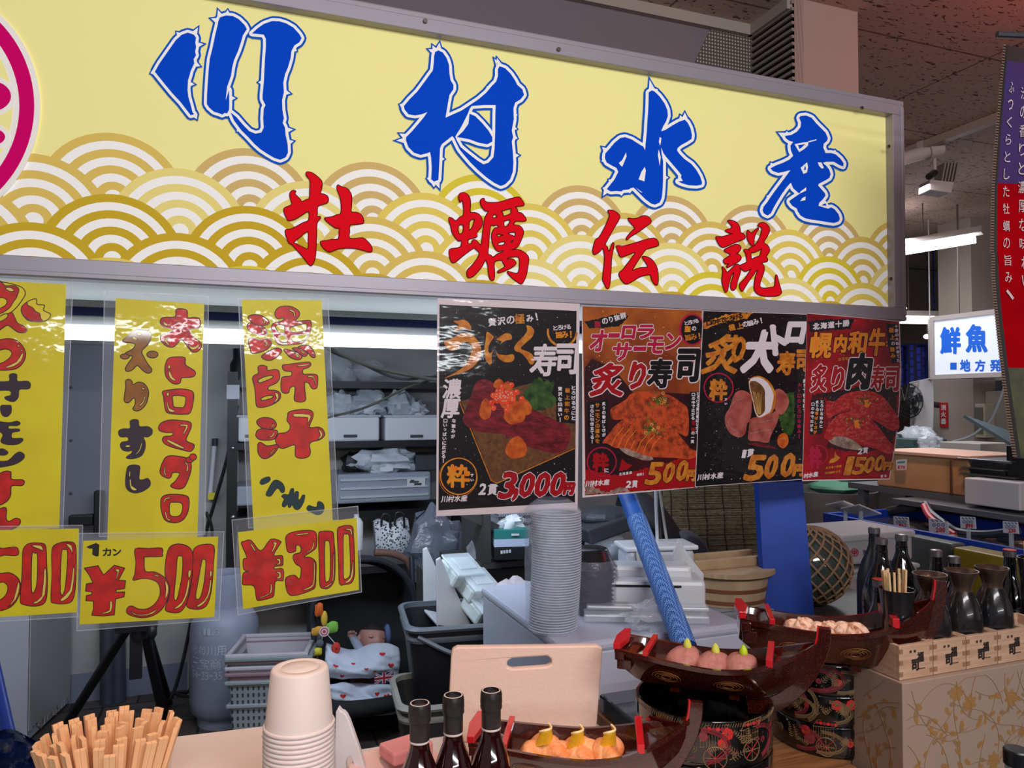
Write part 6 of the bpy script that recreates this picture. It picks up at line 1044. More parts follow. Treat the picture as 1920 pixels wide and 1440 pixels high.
mb = MB(); q = Rz(1235, 1175, zt_); mb.ell((q.x-.02, q.y, zt_+.03), (.08, .06, .035), 18, jit=.6, seed=41); tag(mb.build('plastic_bag', M_BAG, smooth=True), 'crumpled clear film at the foot of the blue pole', 'bag')
# blue mesh-wrapped pole with cables
a, b_ = Rd(1158, 880, 2.42), Rd(1285, 1215, 1.86)
mb = MB(); mb.tube([a+(a-b_)*.6, a, a.lerp(b_, .35), b_], [.027]*4, 20); o = mb.build('blue_pole', M('pole_sleeve', (38,96,190), .5), smooth=True); tag(o, 'slanting blue pole wrapped in woven mesh, crossing the middle of the stall', 'pole')
m = M('mesh_sleeve', (60,120,210), .6)
nt = m.node_tree; tc = nt.nodes.new('ShaderNodeTexCoord'); ck = nt.nodes.new('ShaderNodeTexChecker'); ck.inputs['Scale'].default_value = 230; ck.inputs['Color1'].default_value = C(120,170,236); ck.inputs['Color2'].default_value = C(24,78,172); nt.links.new(tc.outputs['Object'], ck.inputs[0]); nt.links.new(ck.outputs[0], nt.nodes['Principled BSDF'].inputs['Base Color'])
mb = MB(); mb.tube([a.lerp(b_, .34), b_], .0295, 20, caps=False); under(mb.build('mesh_sleeve', m, smooth=True), o)
cable('cable', curve([Ry(1228, 880, 2.3), Ry(1232, 1000, 2.3), Ry(1236, 1060, 2.3), Ry(1265, 1100, 2.25), Ry(1275, 1160, 2.2)]), .006, M_WPL2, 'white cable hanging to the right of the blue pole')
cable('cable', curve([Ry(1232, 880, 2.32), Ry(1246, 985, 2.32), Ry(1258, 1060, 2.3), Ry(1270, 1130, 2.25)]), .005, M('cable_beige', (160,156,150), .5), 'beige cable hanging beside the white cable')
cable('cable', curve([Ry(1190, 1010, 2.25), Ry(1200, 1060, 2.2), Ry(1220, 1130, 2.15), Ry(1240, 1180, 2.1)]), .006, MATS['cable_beige'], 'beige cable hanging along the left side of the blue pole')
cable('cable', curve([Ry(1238, 900, 2.34), Ry(1240, 1030, 2.34), Ry(1258, 1085, 2.3), Ry(1262, 1130, 2.25)]), .007, M_BLK, 'black cable between the white cables')
# dark moulded seat behind
t = thing('infant_seat', 'dark grey moulded seat with a pale oval side, behind the blue pole', 'seat', Ry(1270, 1030, 2.75)); q = Ry(1262, 975, 2.75)
mb = MB(); mb.grid(lambda u, v: q+Vector((-.22+.40*u, -.06*math.sin(u*3.14)+.12*v, -.17*u+.05*math.sin(u*6)+.13*math.sin(v*3.14)*(1-.4*u))), 20, 12, 0, (0, .01, -.03)); part(mb, 'shell', M_DGR, t, smooth=True)
mb = MB(); mb.ell(q+Vector((.08, -.03, -.11)), (.095, .02, .05), 22, mat=Matrix.Rotation(.7, 4, 'Y')); part(mb, 'side_guard', M('guard_grey', (112,116,124), .5), t, smooth=True)
mb = MB(); mb.ell(q+Vector((.085, -.046, -.115)), (.07, .012, .033), 22, mat=Matrix.Rotation(.7, 4, 'Y')); part(mb, 'guard_pad', M('guard_pad', (70,76,88), .7), t, smooth=True)
mb = MB(); mb.box(q+Vector((-.03,.02,-.16)), (.18, .16, .10)); mb.box((q.x+.0, 2.85, (q.z-.2)/2), (.3, .24, q.z-.2)); part(mb, 'base', M('seat_base', (150,154,162), .5), t, bevel=.01)
# reed screen and blue board
t = thing('reed_screen', 'brown reed screen tied with dark cords, behind the wooden tub', 'screen', Ry(1330, 1060, 3.0))
P = [Ry(1190, 800, 3.1), Ry(1425, 800, 2.85), Ry(1446, 1065, 2.85), Ry(1205, 1080, 3.1)]
mb = MB(); rr2 = random.Random(6)
for k in range(110):
    v = k/109; p0 = P[0].lerp(P[3], v); p1 = P[1].lerp(P[2], v)+Vector((rr2.uniform(-.015, .02), 0, -.012*v)); dz = rr2.uniform(-.003, .003); mb.tube([p0, p0.lerp(p1, .5)+Vector((0, 0, dz)), p1], .0036, 5)
part(mb, 'reed', M('reed_brown', (150,132,100), .75, var=(60, (96,82,62), (1,1,6))), t)
for u in (.12, .25, .38, .52, .66, .8, .93):
    mb = MB(); mb.tube([P[0].lerp(P[1], u).lerp(P[3].lerp(P[2], u), v/12)+Vector((.003*math.sin(v*2+u*9), -.006, 0)) for v in range(13)], .0022, 5); part(mb, 'cord', M('cord_dark', (46,34,28), .8), t)
mb = MB(); Q = [Rd(1418, 840, 2.62), Rd(1500, 840, 2.62), Rd(1530, 1190, 2.52), Rd(1438, 1190, 2.52)]; mb.prism(Q, (.004, .03, 0)); tag(mb.build('blue_board', M('board_blue', (6,64,170), .55, var=(5, (4,50,140)))), 'upright blue board between the reed screen and the foam boxes', 'board')
# wooden tub with lid on a grey scale
YT = 2.22; q = Ry(1358, 1120, YT); tz = Rz(1364, 1128, 0); zb_ = .818
t = thing('rice_tub', 'round pale wooden tub with copper hoops and handled lid, on the grey scale', 'tub', (q.x, YT, zb_))
M_WOODP = M('pale_wood', (190,164,130), .6, var=(10, (158,130,98), (1,1,.12)))
TR = .152
mb = MB(); mb.lathe([(0,0),(TR*.93,0),(TR,.10),(TR*.96,.10),(TR*.9,.01),(0,.01)], (0,0,0), 44); o = mb.build('body', M_WOODP, t, smooth=True)
for zz in (.016, .055): mb = MB(); mb.lathe([(TR*(.933+.07*zz/.1),zz-.006),(TR*(.943+.07*zz/.1),zz-.006),(TR*(.943+.07*zz/.1),zz+.006),(TR*(.933+.07*zz/.1),zz+.006)], (0,0,0), 44); mb.build('hoop', M('copper', (140,92,62), .4, .4), t, smooth=True)
mb = MB(); mb.lathe([(0,.103),(TR*1.13,.103),(TR*1.13,.118),(0,.118)], (0,0,0), 44); mb.build('lid', M('lid_wood', (186,158,124), .6, var=(8, (160,132,100), (1,8,1))), t, smooth=True)
for y in (-.05, .05): mb = MB(); mb.box((0, y, .134), (TR*2.0, .022, .032)); mb.build('lid_batten', MATS['lid_wood'], t, bevel=.002)
t = thing('scale', 'grey flat scale under the wooden tub', 'scale', (q.x, YT, .76)); mb = MB(); mb.box((0,0,.030), (.30, .27, .034)); mb.box((0,0,.051), (.28,.25,.012)); mb.build('body', M('scale_grey', (132,134,142), .5), t, bevel=.008)
mb = MB(); mb.lathe([(0,0),(.018,0),(.018,.03),(0,.03)], (-.02,-.136,.030), 14, mat=None); mb.build('knob', M_WPL, t)
for sx in (-1, 1):
    for sy in (-1, 1): mb = MB(); mb.box((sx*.1, sy*.09, .0065), (.03,.03,.013)); mb.build('foot', M_BLK, t)
# white dishes and a bottle below the tub
q = Ry(1370, 1178, 1.85); mb = MB(); mb.ell(Vector((q.x+.14, 1.86, .803)), (.10, .08, .045), 22, jit=.25, seed=51); tag(mb.build('tray_dish', M('dish_white', (176,178,184), .3), smooth=True), 'white rounded dispenser lying between the boats and the tub', 'dispenser')
mb = MB(); q = Ry(1345, 1192, 1.8); mb.box((q.x+.02, 1.64, .786), (.13, .10, .05)); tag(mb.build('paper_pack', M('pack_white', (196,196,204), .6), bevel=.004), 'small white packet beside the white dispenser', 'packet')

# ------------------------------------------------------------ the counter in front
M_WOOD = M('table_wood', (150,104,66), .5, var=(7, (112,72,44), (1,14,14)))
mb = MB(); mb.box((.165, 1.03, .43), (.96, .60, .86)); mb.box((.165, 1.04, .87), (1.0, .66, .02)); ct = mb.build('counter', M('counter_white', (214,206,204), .45), bevel=.004, loc=(.27, 1.13, 0)); tag(ct, 'white counter carrying cups, chopsticks and sauce bottles', 'counter')
tb = thing('wooden_table', 'brown wooden table under the lacquer boxes and sake bottles', 'table', (1.5, 1.5, 0))
mb = MB(); mb.prism([(.82,1.0,.728),(1.195,1.0,.728),(1.195,1.235,.728),(2.28,1.235,.728),(2.28,1.70,.728),(.82,1.70,.728)], (0,0,.032)); part(mb, 'table_top', M_WOOD, tb, bevel=.003)
for x, y in ((.88, 1.06), (1.14, 1.06), (.88, 1.64), (2.2, 1.64), (2.2, 1.30)):
    mb = MB(); mb.box((x, y, .364), (.06, .06, .728)); part(mb, 'leg', M_WOOD, tb)
mb = MB(); mb.box((1.01, 1.03, .69), (.30, .03, .07)); part(mb, 'apron', M_WOOD, tb)
tb = thing('back_table', 'dark low table behind the boats carrying the tub, float and blue board', 'table', (1.8, 2.1, 0))
mb = MB(); mb.box((1.875, 2.13, .744), (.89, .84, .032)); part(mb, 'table_top', M('table_dark', (64,60,60), .5), tb, bevel=.003)
for x in (1.47, 2.28):
    for y in (1.75, 2.5): mb = MB(); mb.box((x, y, .364), (.05, .05, .728)); part(mb, 'leg', M('table_dark', (64,60,60)), tb)
# paper cups nested upside down
cc = Rd(562, 1250, 1.0); c0 = Vector((cc.x, cc.y, .88)); cup0 = None
NC = 31; top = cc.z-.078; pitch = .0062
for k in range(NC):
    if cup0 is None:
        mb = MB(); mb.lathe([(.0445,0),(.0462,.001),(.0468,.003),(.0458,.0052),(.0445,.0055),(.0435,.010),(.0375,.0745),(.0355,.0775),(.033,.0782),(.0252,.0782),(.0245,.0772),(.0238,.0782),(.006,.0785),(0,.0779)], (0,0,0), 48); cup0 = o = mb.build('paper_cup', M('cup_white', (222,212,208), .5), smooth=True, ang=60); tag(o, 'white foam cup upside down in the tall nested stack on the counter', 'cup', 'nested white cups')
    else: o = cup0.copy(); COL.objects.link(o)
    o.location = c0+Vector((0, 0, max(0, top-.88)-(NC-1-k)*pitch))
# chopsticks fanned in a pot
pc = Rd(205, 1400, 1.0); pc = Vector((pc.x, pc.y, .881))
t = thing('chopstick_pot', 'dark pot holding the fan of split wooden chopsticks', 'pot', pc)
mb = MB(); mb.lathe([(0,0),(.042,0),(.046,.10),(.043,.10),(.039,.004),(0,.004)], (0,0,0), 28); mb.build('pot', M_BLK, t, smooth=True)
M_CHOP = M('chopstick_wood', (244,198,150), .6, var=(30, (226,172,122), (1,1,.08)))
ch0 = None; rc = random.Random(12); ncs = 0
for ringi, (n_, rb_, rt_) in enumerate(((22, .034, .082), (17, .027, .062), (11, .018, .040), (5, .008, .018))):
    for k in range(n_):
        a = 2*math.pi*(k+.5*ringi)/n_+rc.uniform(-.06, .06)
        if ringi < 2 and -2.2 < a-math.pi*2*(a > math.pi) < -1.1 and rc.random() < .45: continue
        if ch0 is None:
            mb = MB(); mb.box((-.0033, 0, .0885), (.0063, .0056, .177)); mb.box((.0033, 0, .0885), (.0063, .0056, .177)); mb.box((0, 0, .088), (.0006, .004, .174)); ch0 = o = mb.build('chopsticks', M_CHOP, bevel=.0006); tag(o, 'unsplit pair of wooden chopsticks standing in the fan on the counter', 'chopsticks', 'wooden chopsticks in the pot')
        else: o = ch0.copy(); COL.objects.link(o)
        b0_ = Vector((rb_*math.cos(a), rb_*math.sin(a), .006)); t0 = Vector((rt_*math.cos(a)*1.05, rt_*math.sin(a)*.92, .178)); d = (t0-b0_).normalized()
        x_ = Vector((-math.sin(a), math.cos(a), 0)); x_ = (x_*math.cos(.35)+Vector((math.cos(a), math.sin(a), 0))*math.sin(rc.uniform(-.5, .5))); x_ = (x_-d*x_.dot(d)).normalized(); y_ = d.cross(x_)
        o.matrix_world = Matrix.Translation(pc+b0_+Vector((0, 0, rc.uniform(0, .008)))) @ Matrix((x_, y_, d)).transposed().to_4x4()
# white foam box, tray with handle, plate
t = thing('foam_box', 'white foam box with dented lid behind the cup stack', 'box', Rd(420, 1400, 1.3)); 
A = [Rz(318, 1380, .955), Rz(590, 1348, .955), Rz(600, 1560, .955), Rz(300, 1590, .955)]
mb = MB(); mb.hexa([Vector((v.x, v.y, .8805)) for v in A], A); part(mb, 'body', M('foam_white', (226,214,210), .7, bump=(20, .15)), t, bevel=.006)
mb = MB(); mb.tube(curve([A[0].lerp(A[1], .62)+Vector((0,-.05,.001)), A[0].lerp(A[1], .72)+Vector((0,-.035,.001)), A[0].lerp(A[1], .95)+Vector((0,-.03,.001))]), .003, 6); part(mb, 'lid_dent', MATS['foam_white'], t, smooth=True)
t = thing('white_tray', 'white plastic tray with open handle end, right of the cup stack', 'tray', Rd(655, 1400, 1.12))
P = [(629,1336),(640,1335),(650,1342),(662,1372),(690,1460),(676,1470),(660,1425),(654,1420),(648,1432),(650,1470),(629,1470)]
mb = MB(); mb.prism([Rd(x, y, 1.14) for x, y in smooth(P, 2)], F_*.012); part(mb, 'end_wall', M_WPL, t, bevel=.003)
mb = MB(); q = Rd(640, 1470, 1.17); mb.box((q.x-.03, q.y, .893), (.16, .12, .02)); part(mb, 'base', M_WPL, t)
q = Rd(745, 1440, 1.13); mb = MB(); mb.lathe([(0,0),(.03,0),(.075,.018),(.073,.021),(.03,.005),(0,.005)], (q.x, q.y, .93), 32); mb.lathe([(0,0),(.04,0),(.04,.05),(0,.05)], (q.x, q.y, .8805), 20); tag(mb.build('plate', M('plate_pink', (222,190,186), .4), smooth=True), 'pale pink plate behind the sauce bottles', 'plate')
mb = MB(); mb.box((q.x+.02, q.y+.03, .962), (.07, .05, .02), rz=.3); tag(mb.build('wet_wipe', M('wipe_pink', (224,150,156), .6), bevel=.004), 'pink packet on the pale pink plate', 'packet')
# sauce bottles
def sauce(px, py, d, label):
    p = Rd(px, py, d); H = .222; z0 = .8805; k = (p.z-z0)/H
    t = thing('sauce_bottle', label, 'bottle', (p.x, p.y, z0), 0, 'sauce bottles on the counter')
    mb = MB(); mb.lathe([(0,0),(.028,0),(.030,.004),(.030,.085*k),(.0285,.115*k),(.022,.138*k),(.0145,.158*k),(.0125,.17*k),(.0122,.215*k)], (0,0,0), 36); mb.build('glass', M('sauce_glass', (40,5,8), .06, coat=1, var=(4, (26,3,6))), t, smooth=True)
    mb = MB(); mb.lathe([(.0128,.172*k),(.0132,.173*k),(.0134,.198*k),(.0148,.1985*k),(.0152,.201*k),(.0148,.204*k),(.0152,.2065*k),(.0148,.218*k),(.0136,.222*k),(.0108,.222*k),(.0106,.219*k),(0,.219*k)], (0,0,0), 36); mb.build('cap_sleeve', M('sleeve_black', (34,32,33), .42, bump=(50, .25)), t, smooth=True, ang=30)
    mb = MB(); mb.lathe([(.0128,.2222*k),(.0122,.2226*k),(.0112,.2224*k)], (0,0,0), 36); mb.build('cap_edge', M('edge_white', (214,200,196), .5), t, smooth=True)
    mb = MB(); mb.lathe([(.0131,.1705*k),(.0134,.171*k),(.0134,.173*k),(.0131,.1735*k)], (0,0,0), 30); mb.build('sleeve_edge', M('edge_white', (214,200,196)), t)
sauce(787, 1318, 1.00, 'dark red sauce bottle with black cap, leftmost and lowest of three')
sauce(850, 1303, 1.02, 'dark red sauce bottle with black cap, middle of three')
sauce(921, 1294, 1.03, 'dark red sauce bottle with black cap, right of three, in front of the salmon boat')
# cutting board
cb = [Rd(x, y, d) for x, y, d in ((848,1221,1.36),(858,1216,1.36),(1122,1213,1.39),(1132,1218,1.39),(1131,1232,1.39))]; 
bl, br_ = Rd(838, 1440, 1.36), Rd(1118, 1440, 1.39); zz = .8805
o3 = [Vector((bl.x, bl.y, zz)), Vector((br_.x, br_.y, zz))]
outl_ = [o3[0]]+[Rd(846,1236,1.36)]+cb+[o3[1]]
hole = [Rd(x, y, 1.377) for x, y in ((960,1235),(1028,1233),(1036,1240),(1036,1248),(1028,1253),(960,1255),(951,1250),(951,1241))]
nrm = (outl_[-1]-outl_[0]).cross(Vector((0,0,1))).normalized()
def onp(v): return v - nrm*((v-outl_[0]).dot(nrm))
outl_ = [onp(v) for v in outl_]; hole = [onp(v) for v in hole]
mb = MB(); ax = (outl_[-1]-outl_[0]).normalized()
def to2(v): return Vector(((v-outl_[0]).dot(ax), (v-outl_[0]).z, 0))
tri = tessellate_polygon([[to2(v) for v in outl_], [to2(v) for v in hole]]); allv = outl_+hole; n1, n2 = len(outl_), len(hole); bk = -nrm*.016 if nrm.y < 0 else nrm*.016
N = n1+n2; fs = [tuple(q) for q in tri]+[tuple(N+i for i in reversed(q)) for q in tri]+[(k, (k+1) % n1, N+(k+1) % n1, N+k) for k in range(n1)]+[(n1+k, n1+(k+1) % n2, N+n1+(k+1) % n2, N+n1+k) for k in range(n2)]
mb.add(allv+[v+bk for v in allv], fs); tag(mb.build('cutting_board', M('board_white', (226,200,186), .55, bump=(110, .10)), bevel=.003), 'white plastic cutting board with a handle slot standing on edge', 'cutting board')

# ------------------------------------------------------------ lacquer boats
def lacq():
    m = M('lacquer_brown', (52,14,10), .16, coat=1); nt = m.node_tree; L = nt.links.new
    tc = nt.nodes.new('ShaderNodeTexCoord'); v = nt.nodes.new('ShaderNodeTexVoronoi'); v.inputs['Scale'].default_value = 520; L(tc.outputs['Object'], v.inputs['Vector'])
    cr = nt.nodes.new('ShaderNodeValToRGB'); e = cr.color_ramp.elements; e[0].position = .10; e[0].color = C(190,92,40); e[1].position = .2; e[1].color = C(52,14,10); L(v.outputs['Distance'], cr.inputs[0]); L(cr.outputs[0], nt.nodes['Principled BSDF'].inputs['Base Color']); return m
M_LAC, M_LRED, M_LGOLD = lacq(), M('lacquer_red', (196,24,34), .3, coat=.5), M('gold_line', (150,96,48), .4, .3)
BL = .40
def hb(s): return .052+.016*math.sin(min(1, s/.62)*math.pi*.5) if s < .62 else max(.004, .068*math.cos((s-.62)/.38*math.pi*.5)**.8)
def zg(s): return .078+.010*(1-s)**2-.008*math.sin(s*math.pi)+.052*max(0, s-.45)**2/.3
def zk(s): return .014+.03*max(0, .12-s)/.12+.075*max(0, s-.68)**2/.1
def boat(label, loc, rz, group='lacquer sushi boats'):
    t = thing('sushi_boat', label, 'serving boat', loc, rz, group)
    mb = MB(); rings = []
    for i in range(31):
        s = i/30; b = hb(s); g, k = zg(s), min(zk(s), zg(s)-.004); x = s*BL; zd = g-.026 if .12 < s < .78 else g-.010; zd = max(zd, k+.003)
        rings.append([Vector((x, y, z_)) for y, z_ in ((-b-.004,g),(-b-.004,g-.009),(-b,g-.010),(-b*.84,g-.5*(g-k)),(-b*.40,k),(b*.40,k),(b*.84,g-.5*(g-k)),(b,g-.010),(b+.004,g-.009),(b+.004,g),(b-.004,g),(b*.8,zd),(-b*.8,zd),(-b+.004,g))])
    mb.loft(rings, 0, True, True); mb.build('hull', M_LAC, t, smooth=True, ang=35)
    def bar(s, l, w_, h, up, pointed=False):
        mb = MB(); b = hb(s)+l; x = s*BL; g = zg(s)+up
        if pointed: mb.prism([(x-w_*.5,-b,g),(x+w_*.35,-b,g),(x+w_*.9,0,g),(x+w_*.35,b,g),(x-w_*.5,b,g),(x-w_*.9,0,g)], (0,0,h))
        else: mb.box((x, 0, g+h/2), (w_, 2*b, h))
        mb.build('crossbar', M_LRED, t, bevel=.001)
    bar(.015, .006, .016, .012, .0, True); bar(.165, .004, .011, .010, .0)
    mb = MB(); mb.box((.03*BL, 0, zg(.03)-.012), (.02, 2*hb(.03)+.022, .016)); mb.box((.05*BL, 0, zg(.05)-.030), (.03, 2*hb(.05)+.004, .02)); mb.build('stern_block', M_LAC, t, bevel=.002)
    mb = MB(); s = .775; mb.box((s*BL, 0, zg(s)+.004), (.013, 2*hb(s)+.010, .016)); mb.build('crossbar', M_LRED, t, bevel=.001)
    mb = MB(); pts = [(.66*BL,-.012,.030),(.78*BL,-.004,.030),(.88*BL,.026,.030),(.95*BL,.062,.029),(1.0*BL,.100,.028),(1.025*BL,.135,.025),(1.03*BL,.160,.022)]; rings = []
    cp = curve([Vector((x, 0, z_)) for x, z_, w_ in pts], 4)
    for i, p in enumerate(cp):
        tg = (cp[min(i+1, len(cp)-1)]-cp[max(i-1, 0)]).normalized(); nn = Vector((-tg.z, 0, tg.x)); wd = .016-.004*i/len(cp); hw = .0075
        rings.append([p+nn*wd+Vector((0,-hw,0)), p+nn*wd+Vector((0,hw,0)), p-nn*wd+Vector((0,hw,0)), p-nn*wd+Vector((0,-hw,0))])
    mb.loft(rings, 0, True, True); mb.build('prow', M_LAC, t, bevel=.0015)
    mb = MB(); k0 = int(len(rings)*.66); mb.loft([[r[0].lerp(r[3], -.01)+Vector((-.001,0,.0006)), r[1]+Vector((-.001,0,.0006)), r[1].lerp(r[2], .1), r[0].lerp(r[3], .1)] for r in rings[k0:]], 0, True, True); mb.build('prow_edge', M_LRED, t)
    mb = MB()
    for sc_ in (.27, .58):
        for q in range(4):
            r = .007+.0042*q; pts = []
            for k in range(18):
                a = 2*math.pi*k/17*(.8 if q % 2 else 1)+q; s = sc_+r*1.5*math.cos(a)/BL; f = .5+r*.9*math.sin(a)/.075; b = hb(s); g, kk = zg(s), zk(s); z_ = g-.012-(g-kk-.012)*f; yy = -b*(1-.16*f*2 if f < .5 else .84-.44*(f-.5)*2)-.0009; pts.append((s*BL, yy, z_))
            mb.tube(pts, .0005, 4)
    mb.build('gold_cloud', M_LGOLD, t)
    for x in (.3, .6): mb = MB(); mb.box((x*BL, 0, .0075), (.02, .04, .015)); mb.build('foot', M_LAC, t)
    return t
def place(px, py, d, zbase):   # stern point of the boat in the picture, at a known base height
    p = Rd(px, py, d); return Vector((p.x, p.y, zbase))
TB = .7605
Z1, Z2, Z3 = .8805, TB+3*.0765+.002, TB+3*.064+.002
boat1 = boat('brown lacquer boat carrying orange salmon sushi, on the white counter', place(888, 1368, 1.245, Z1), -.48)
boat2 = boat('brown lacquer boat carrying pink wasabi-topped sushi, on the front stack of trays', place(1163, 1195, 1.37, Z2), -.72)
boat3 = boat('brown lacquer boat carrying pale fan-shaped sushi, on the rear stack of trays', place(1384, 1150, 1.59, Z3), -.58)
for b_, k in ((boat1, .88), (boat2, .84), (boat3, .95)): b_.scale = (k, k, k*(1.25 if b_ is boat3 else 1))
bpy.context.view_layer.update()
# sushi on the boats
M_PINKF = M('tuna_pink', (192,134,124), .45, var=(26, (168,104,98)), bump=(70, .3)); M_RICE = M('rice_white', (226,214,202), .6, bump=(160, .6)); M_WAS = M('wasabi', (206,212,84), .6, bump=(150, .4))
M_SALF = M('salmon_seared', (238,178,128), .45, var=(34, (228,134,72)), bump=(60, .5)); M_LEMON = M('lemon_yellow', (246,190,40), .4, bump=(200, .2)); M_PITH = M('lemon_pith', (246,226,170), .6); M_FAN = M('engawa', (236,198,174), .45, var=(60, (188,122,88), (1,1,1), (.5,.62)), bump=(60, .5))
def slab(L, W, H, droop, seed, tw=0):
    """a slice draped over a rice finger: long in y"""
    def f(u, v):
        a = (v-.5)*2; y = a*L/2; x = (u-.5)*W*(1-.35*abs(a)**3); z_ = H*(1-.75*abs(a)**2.2)-droop*(2*(u-.5))**2+.002*noise.noise((u*3+seed, v*4, seed)); return Vector((x+tw*a, y, z_))
    return f
def sushi(par, s, y, rot, label, kind, seed, grp):
    w_ = par.matrix_world @ Vector((s*BL, y, zg(s)-.0255)); t = thing('nigiri_sushi', label, 'sushi', w_, par.rotation_euler.z+rot, grp)
    mb = MB(); mb.ell((0,0,.010), (.012, .026, .0105), 16); mb.build('rice', M_RICE, t, smooth=True)
    def mound(rx, ry, h, lean, sag=.3):
        def f(u, v):
            a = 2*math.pi*u; r = math.sin(v*math.pi/2)**.8; c = math.cos(v*math.pi/2); x, y_ = rx*r*math.cos(a), ry*r*math.sin(a)
            n = noise.noise((math.cos(a)*1.5+seed, math.sin(a)*1.5, v*2)); k = 1+.16*n*r
            return Vector((x*k+lean*c, y_*k, max(.0006, h*c**.75*(1-sag*(y_/ry)**2)+.0035*n*r)))
        return f
    if kind == 'pink':
        mb = MB(); mb.grid(mound(.031, .039, .034, .010, .35), 36, 14); mb.build('fish_slice', M_PINKF, t, smooth=True, ang=80)
        mb = MB(); mb.lathe([(.0070,0),(.0074,.003),(.0060,.008),(.0036,.0125),(.0012,.0152),(0,.0156)], (.010,0,.0335), 18); mb.build('wasabi', M_WAS if seed != 3 else M('wasabi_bright', (184,214,20), .45), t, smooth=True)
    elif kind == 'salmon':
        mb = MB(); mb.grid(lambda u, v: mound(.040, .040, .024, -.004, .1)(u, v)*(1+.30*math.sin(u*2*math.pi*3+seed)*v*v)+Vector((0,0,.006*math.sin(u*19+seed)*v*(1-v)*4)), 48, 16); mb.grid(lambda u, v: Vector((-.03+.05*u+.012*v, -.034+.062*v, .026-.018*abs(2*v-1)**1.6+.006*math.sin(u*5+seed)-.010*abs(2*u-1)**3)), 12, 14, 0, (0, 0, -.003)); mb.build('fish_slice', M_SALF, t, smooth=True, ang=80)
        mb = MB(); c0_ = Vector((.004*(seed-5), -.008, .019))
        mb.grid(lambda u, v: c0_+Vector((.017*math.cos(u*3.4-2.9)*(1-.35*v), .015*math.sin(u*3.4-2.9)-.010*v+.010*u, .026*v+.006*u+.003*math.sin(u*5))), 20, 6, 0, (.0004, 0, .0022)); mb.build('lemon_twist', M_LEMON, t, smooth=True)
        mb = MB(); mb.tube([c0_+Vector((.017*math.cos(u/18*3.4-2.9)*.64, .015*math.sin(u/18*3.4-2.9)-.010+.010*u/18, .0285+.006*u/18+.003*math.sin(u/18*5))) for u in range(19)], .0019, 6); mb.build('lemon_pith', M_PITH, t, smooth=True)
    else:
        mb = MB(); fm = mound(.036, .036, .036, -.006, .25)
        def ff(u, v):
            p_ = fm(u, v); r_ = 1+.07*math.sin(u*2*math.pi*8+v*3.0)*math.sin(v*math.pi)**.5; return Vector((p_.x*r_, p_.y*r_, p_.z*(1+.10*math.sin(u*2*math.pi*8+v*3.0)*math.sin(v*math.pi))+.004*math.sin(u*2*math.pi*2+seed)*v*(1-v)*4))
        mb.grid(ff, 80, 18); mb.build('fish_slice', M_FAN, t, smooth=True, ang=80)
    return t
for s, y, lb, sd in ((.33,.0,'pink tuna sushi with wasabi cone nearest the stern of the middle boat',1),(.475,-.004,'pink tuna sushi with wasabi cone in the centre of the middle boat',2),(.615,-.006,'pink tuna sushi with bright wasabi cone nearest the prow of the middle boat',3)): sushi(boat2, s, y, .15, lb, 'pink', sd, 'wasabi sushi on the middle boat')
for s, y, lb, sd in ((.34,-.004,'orange salmon sushi with lemon twist, leftmost on the counter boat',4),(.475,.0,'orange salmon sushi with tall lemon twist, middle of the counter boat',5),(.61,-.002,'orange salmon sushi with lemon twist nearest the prow of the counter boat',6)): sushi(boat1, s, y, .35, lb, 'salmon', sd, 'salmon sushi on the counter boat')
for s, y, lb, sd in ((.33,.0,'pale fan-shaped sushi nearest the stern of the rear boat',7),(.46,-.002,'pale fan-shaped sushi in the centre of the rear boat',8),(.59,-.004,'pale fan-shaped sushi nearest the prow of the rear boat',9)): sushi(boat3, s, y, .5, lb, 'fan', sd, 'fan sushi on the rear boat')
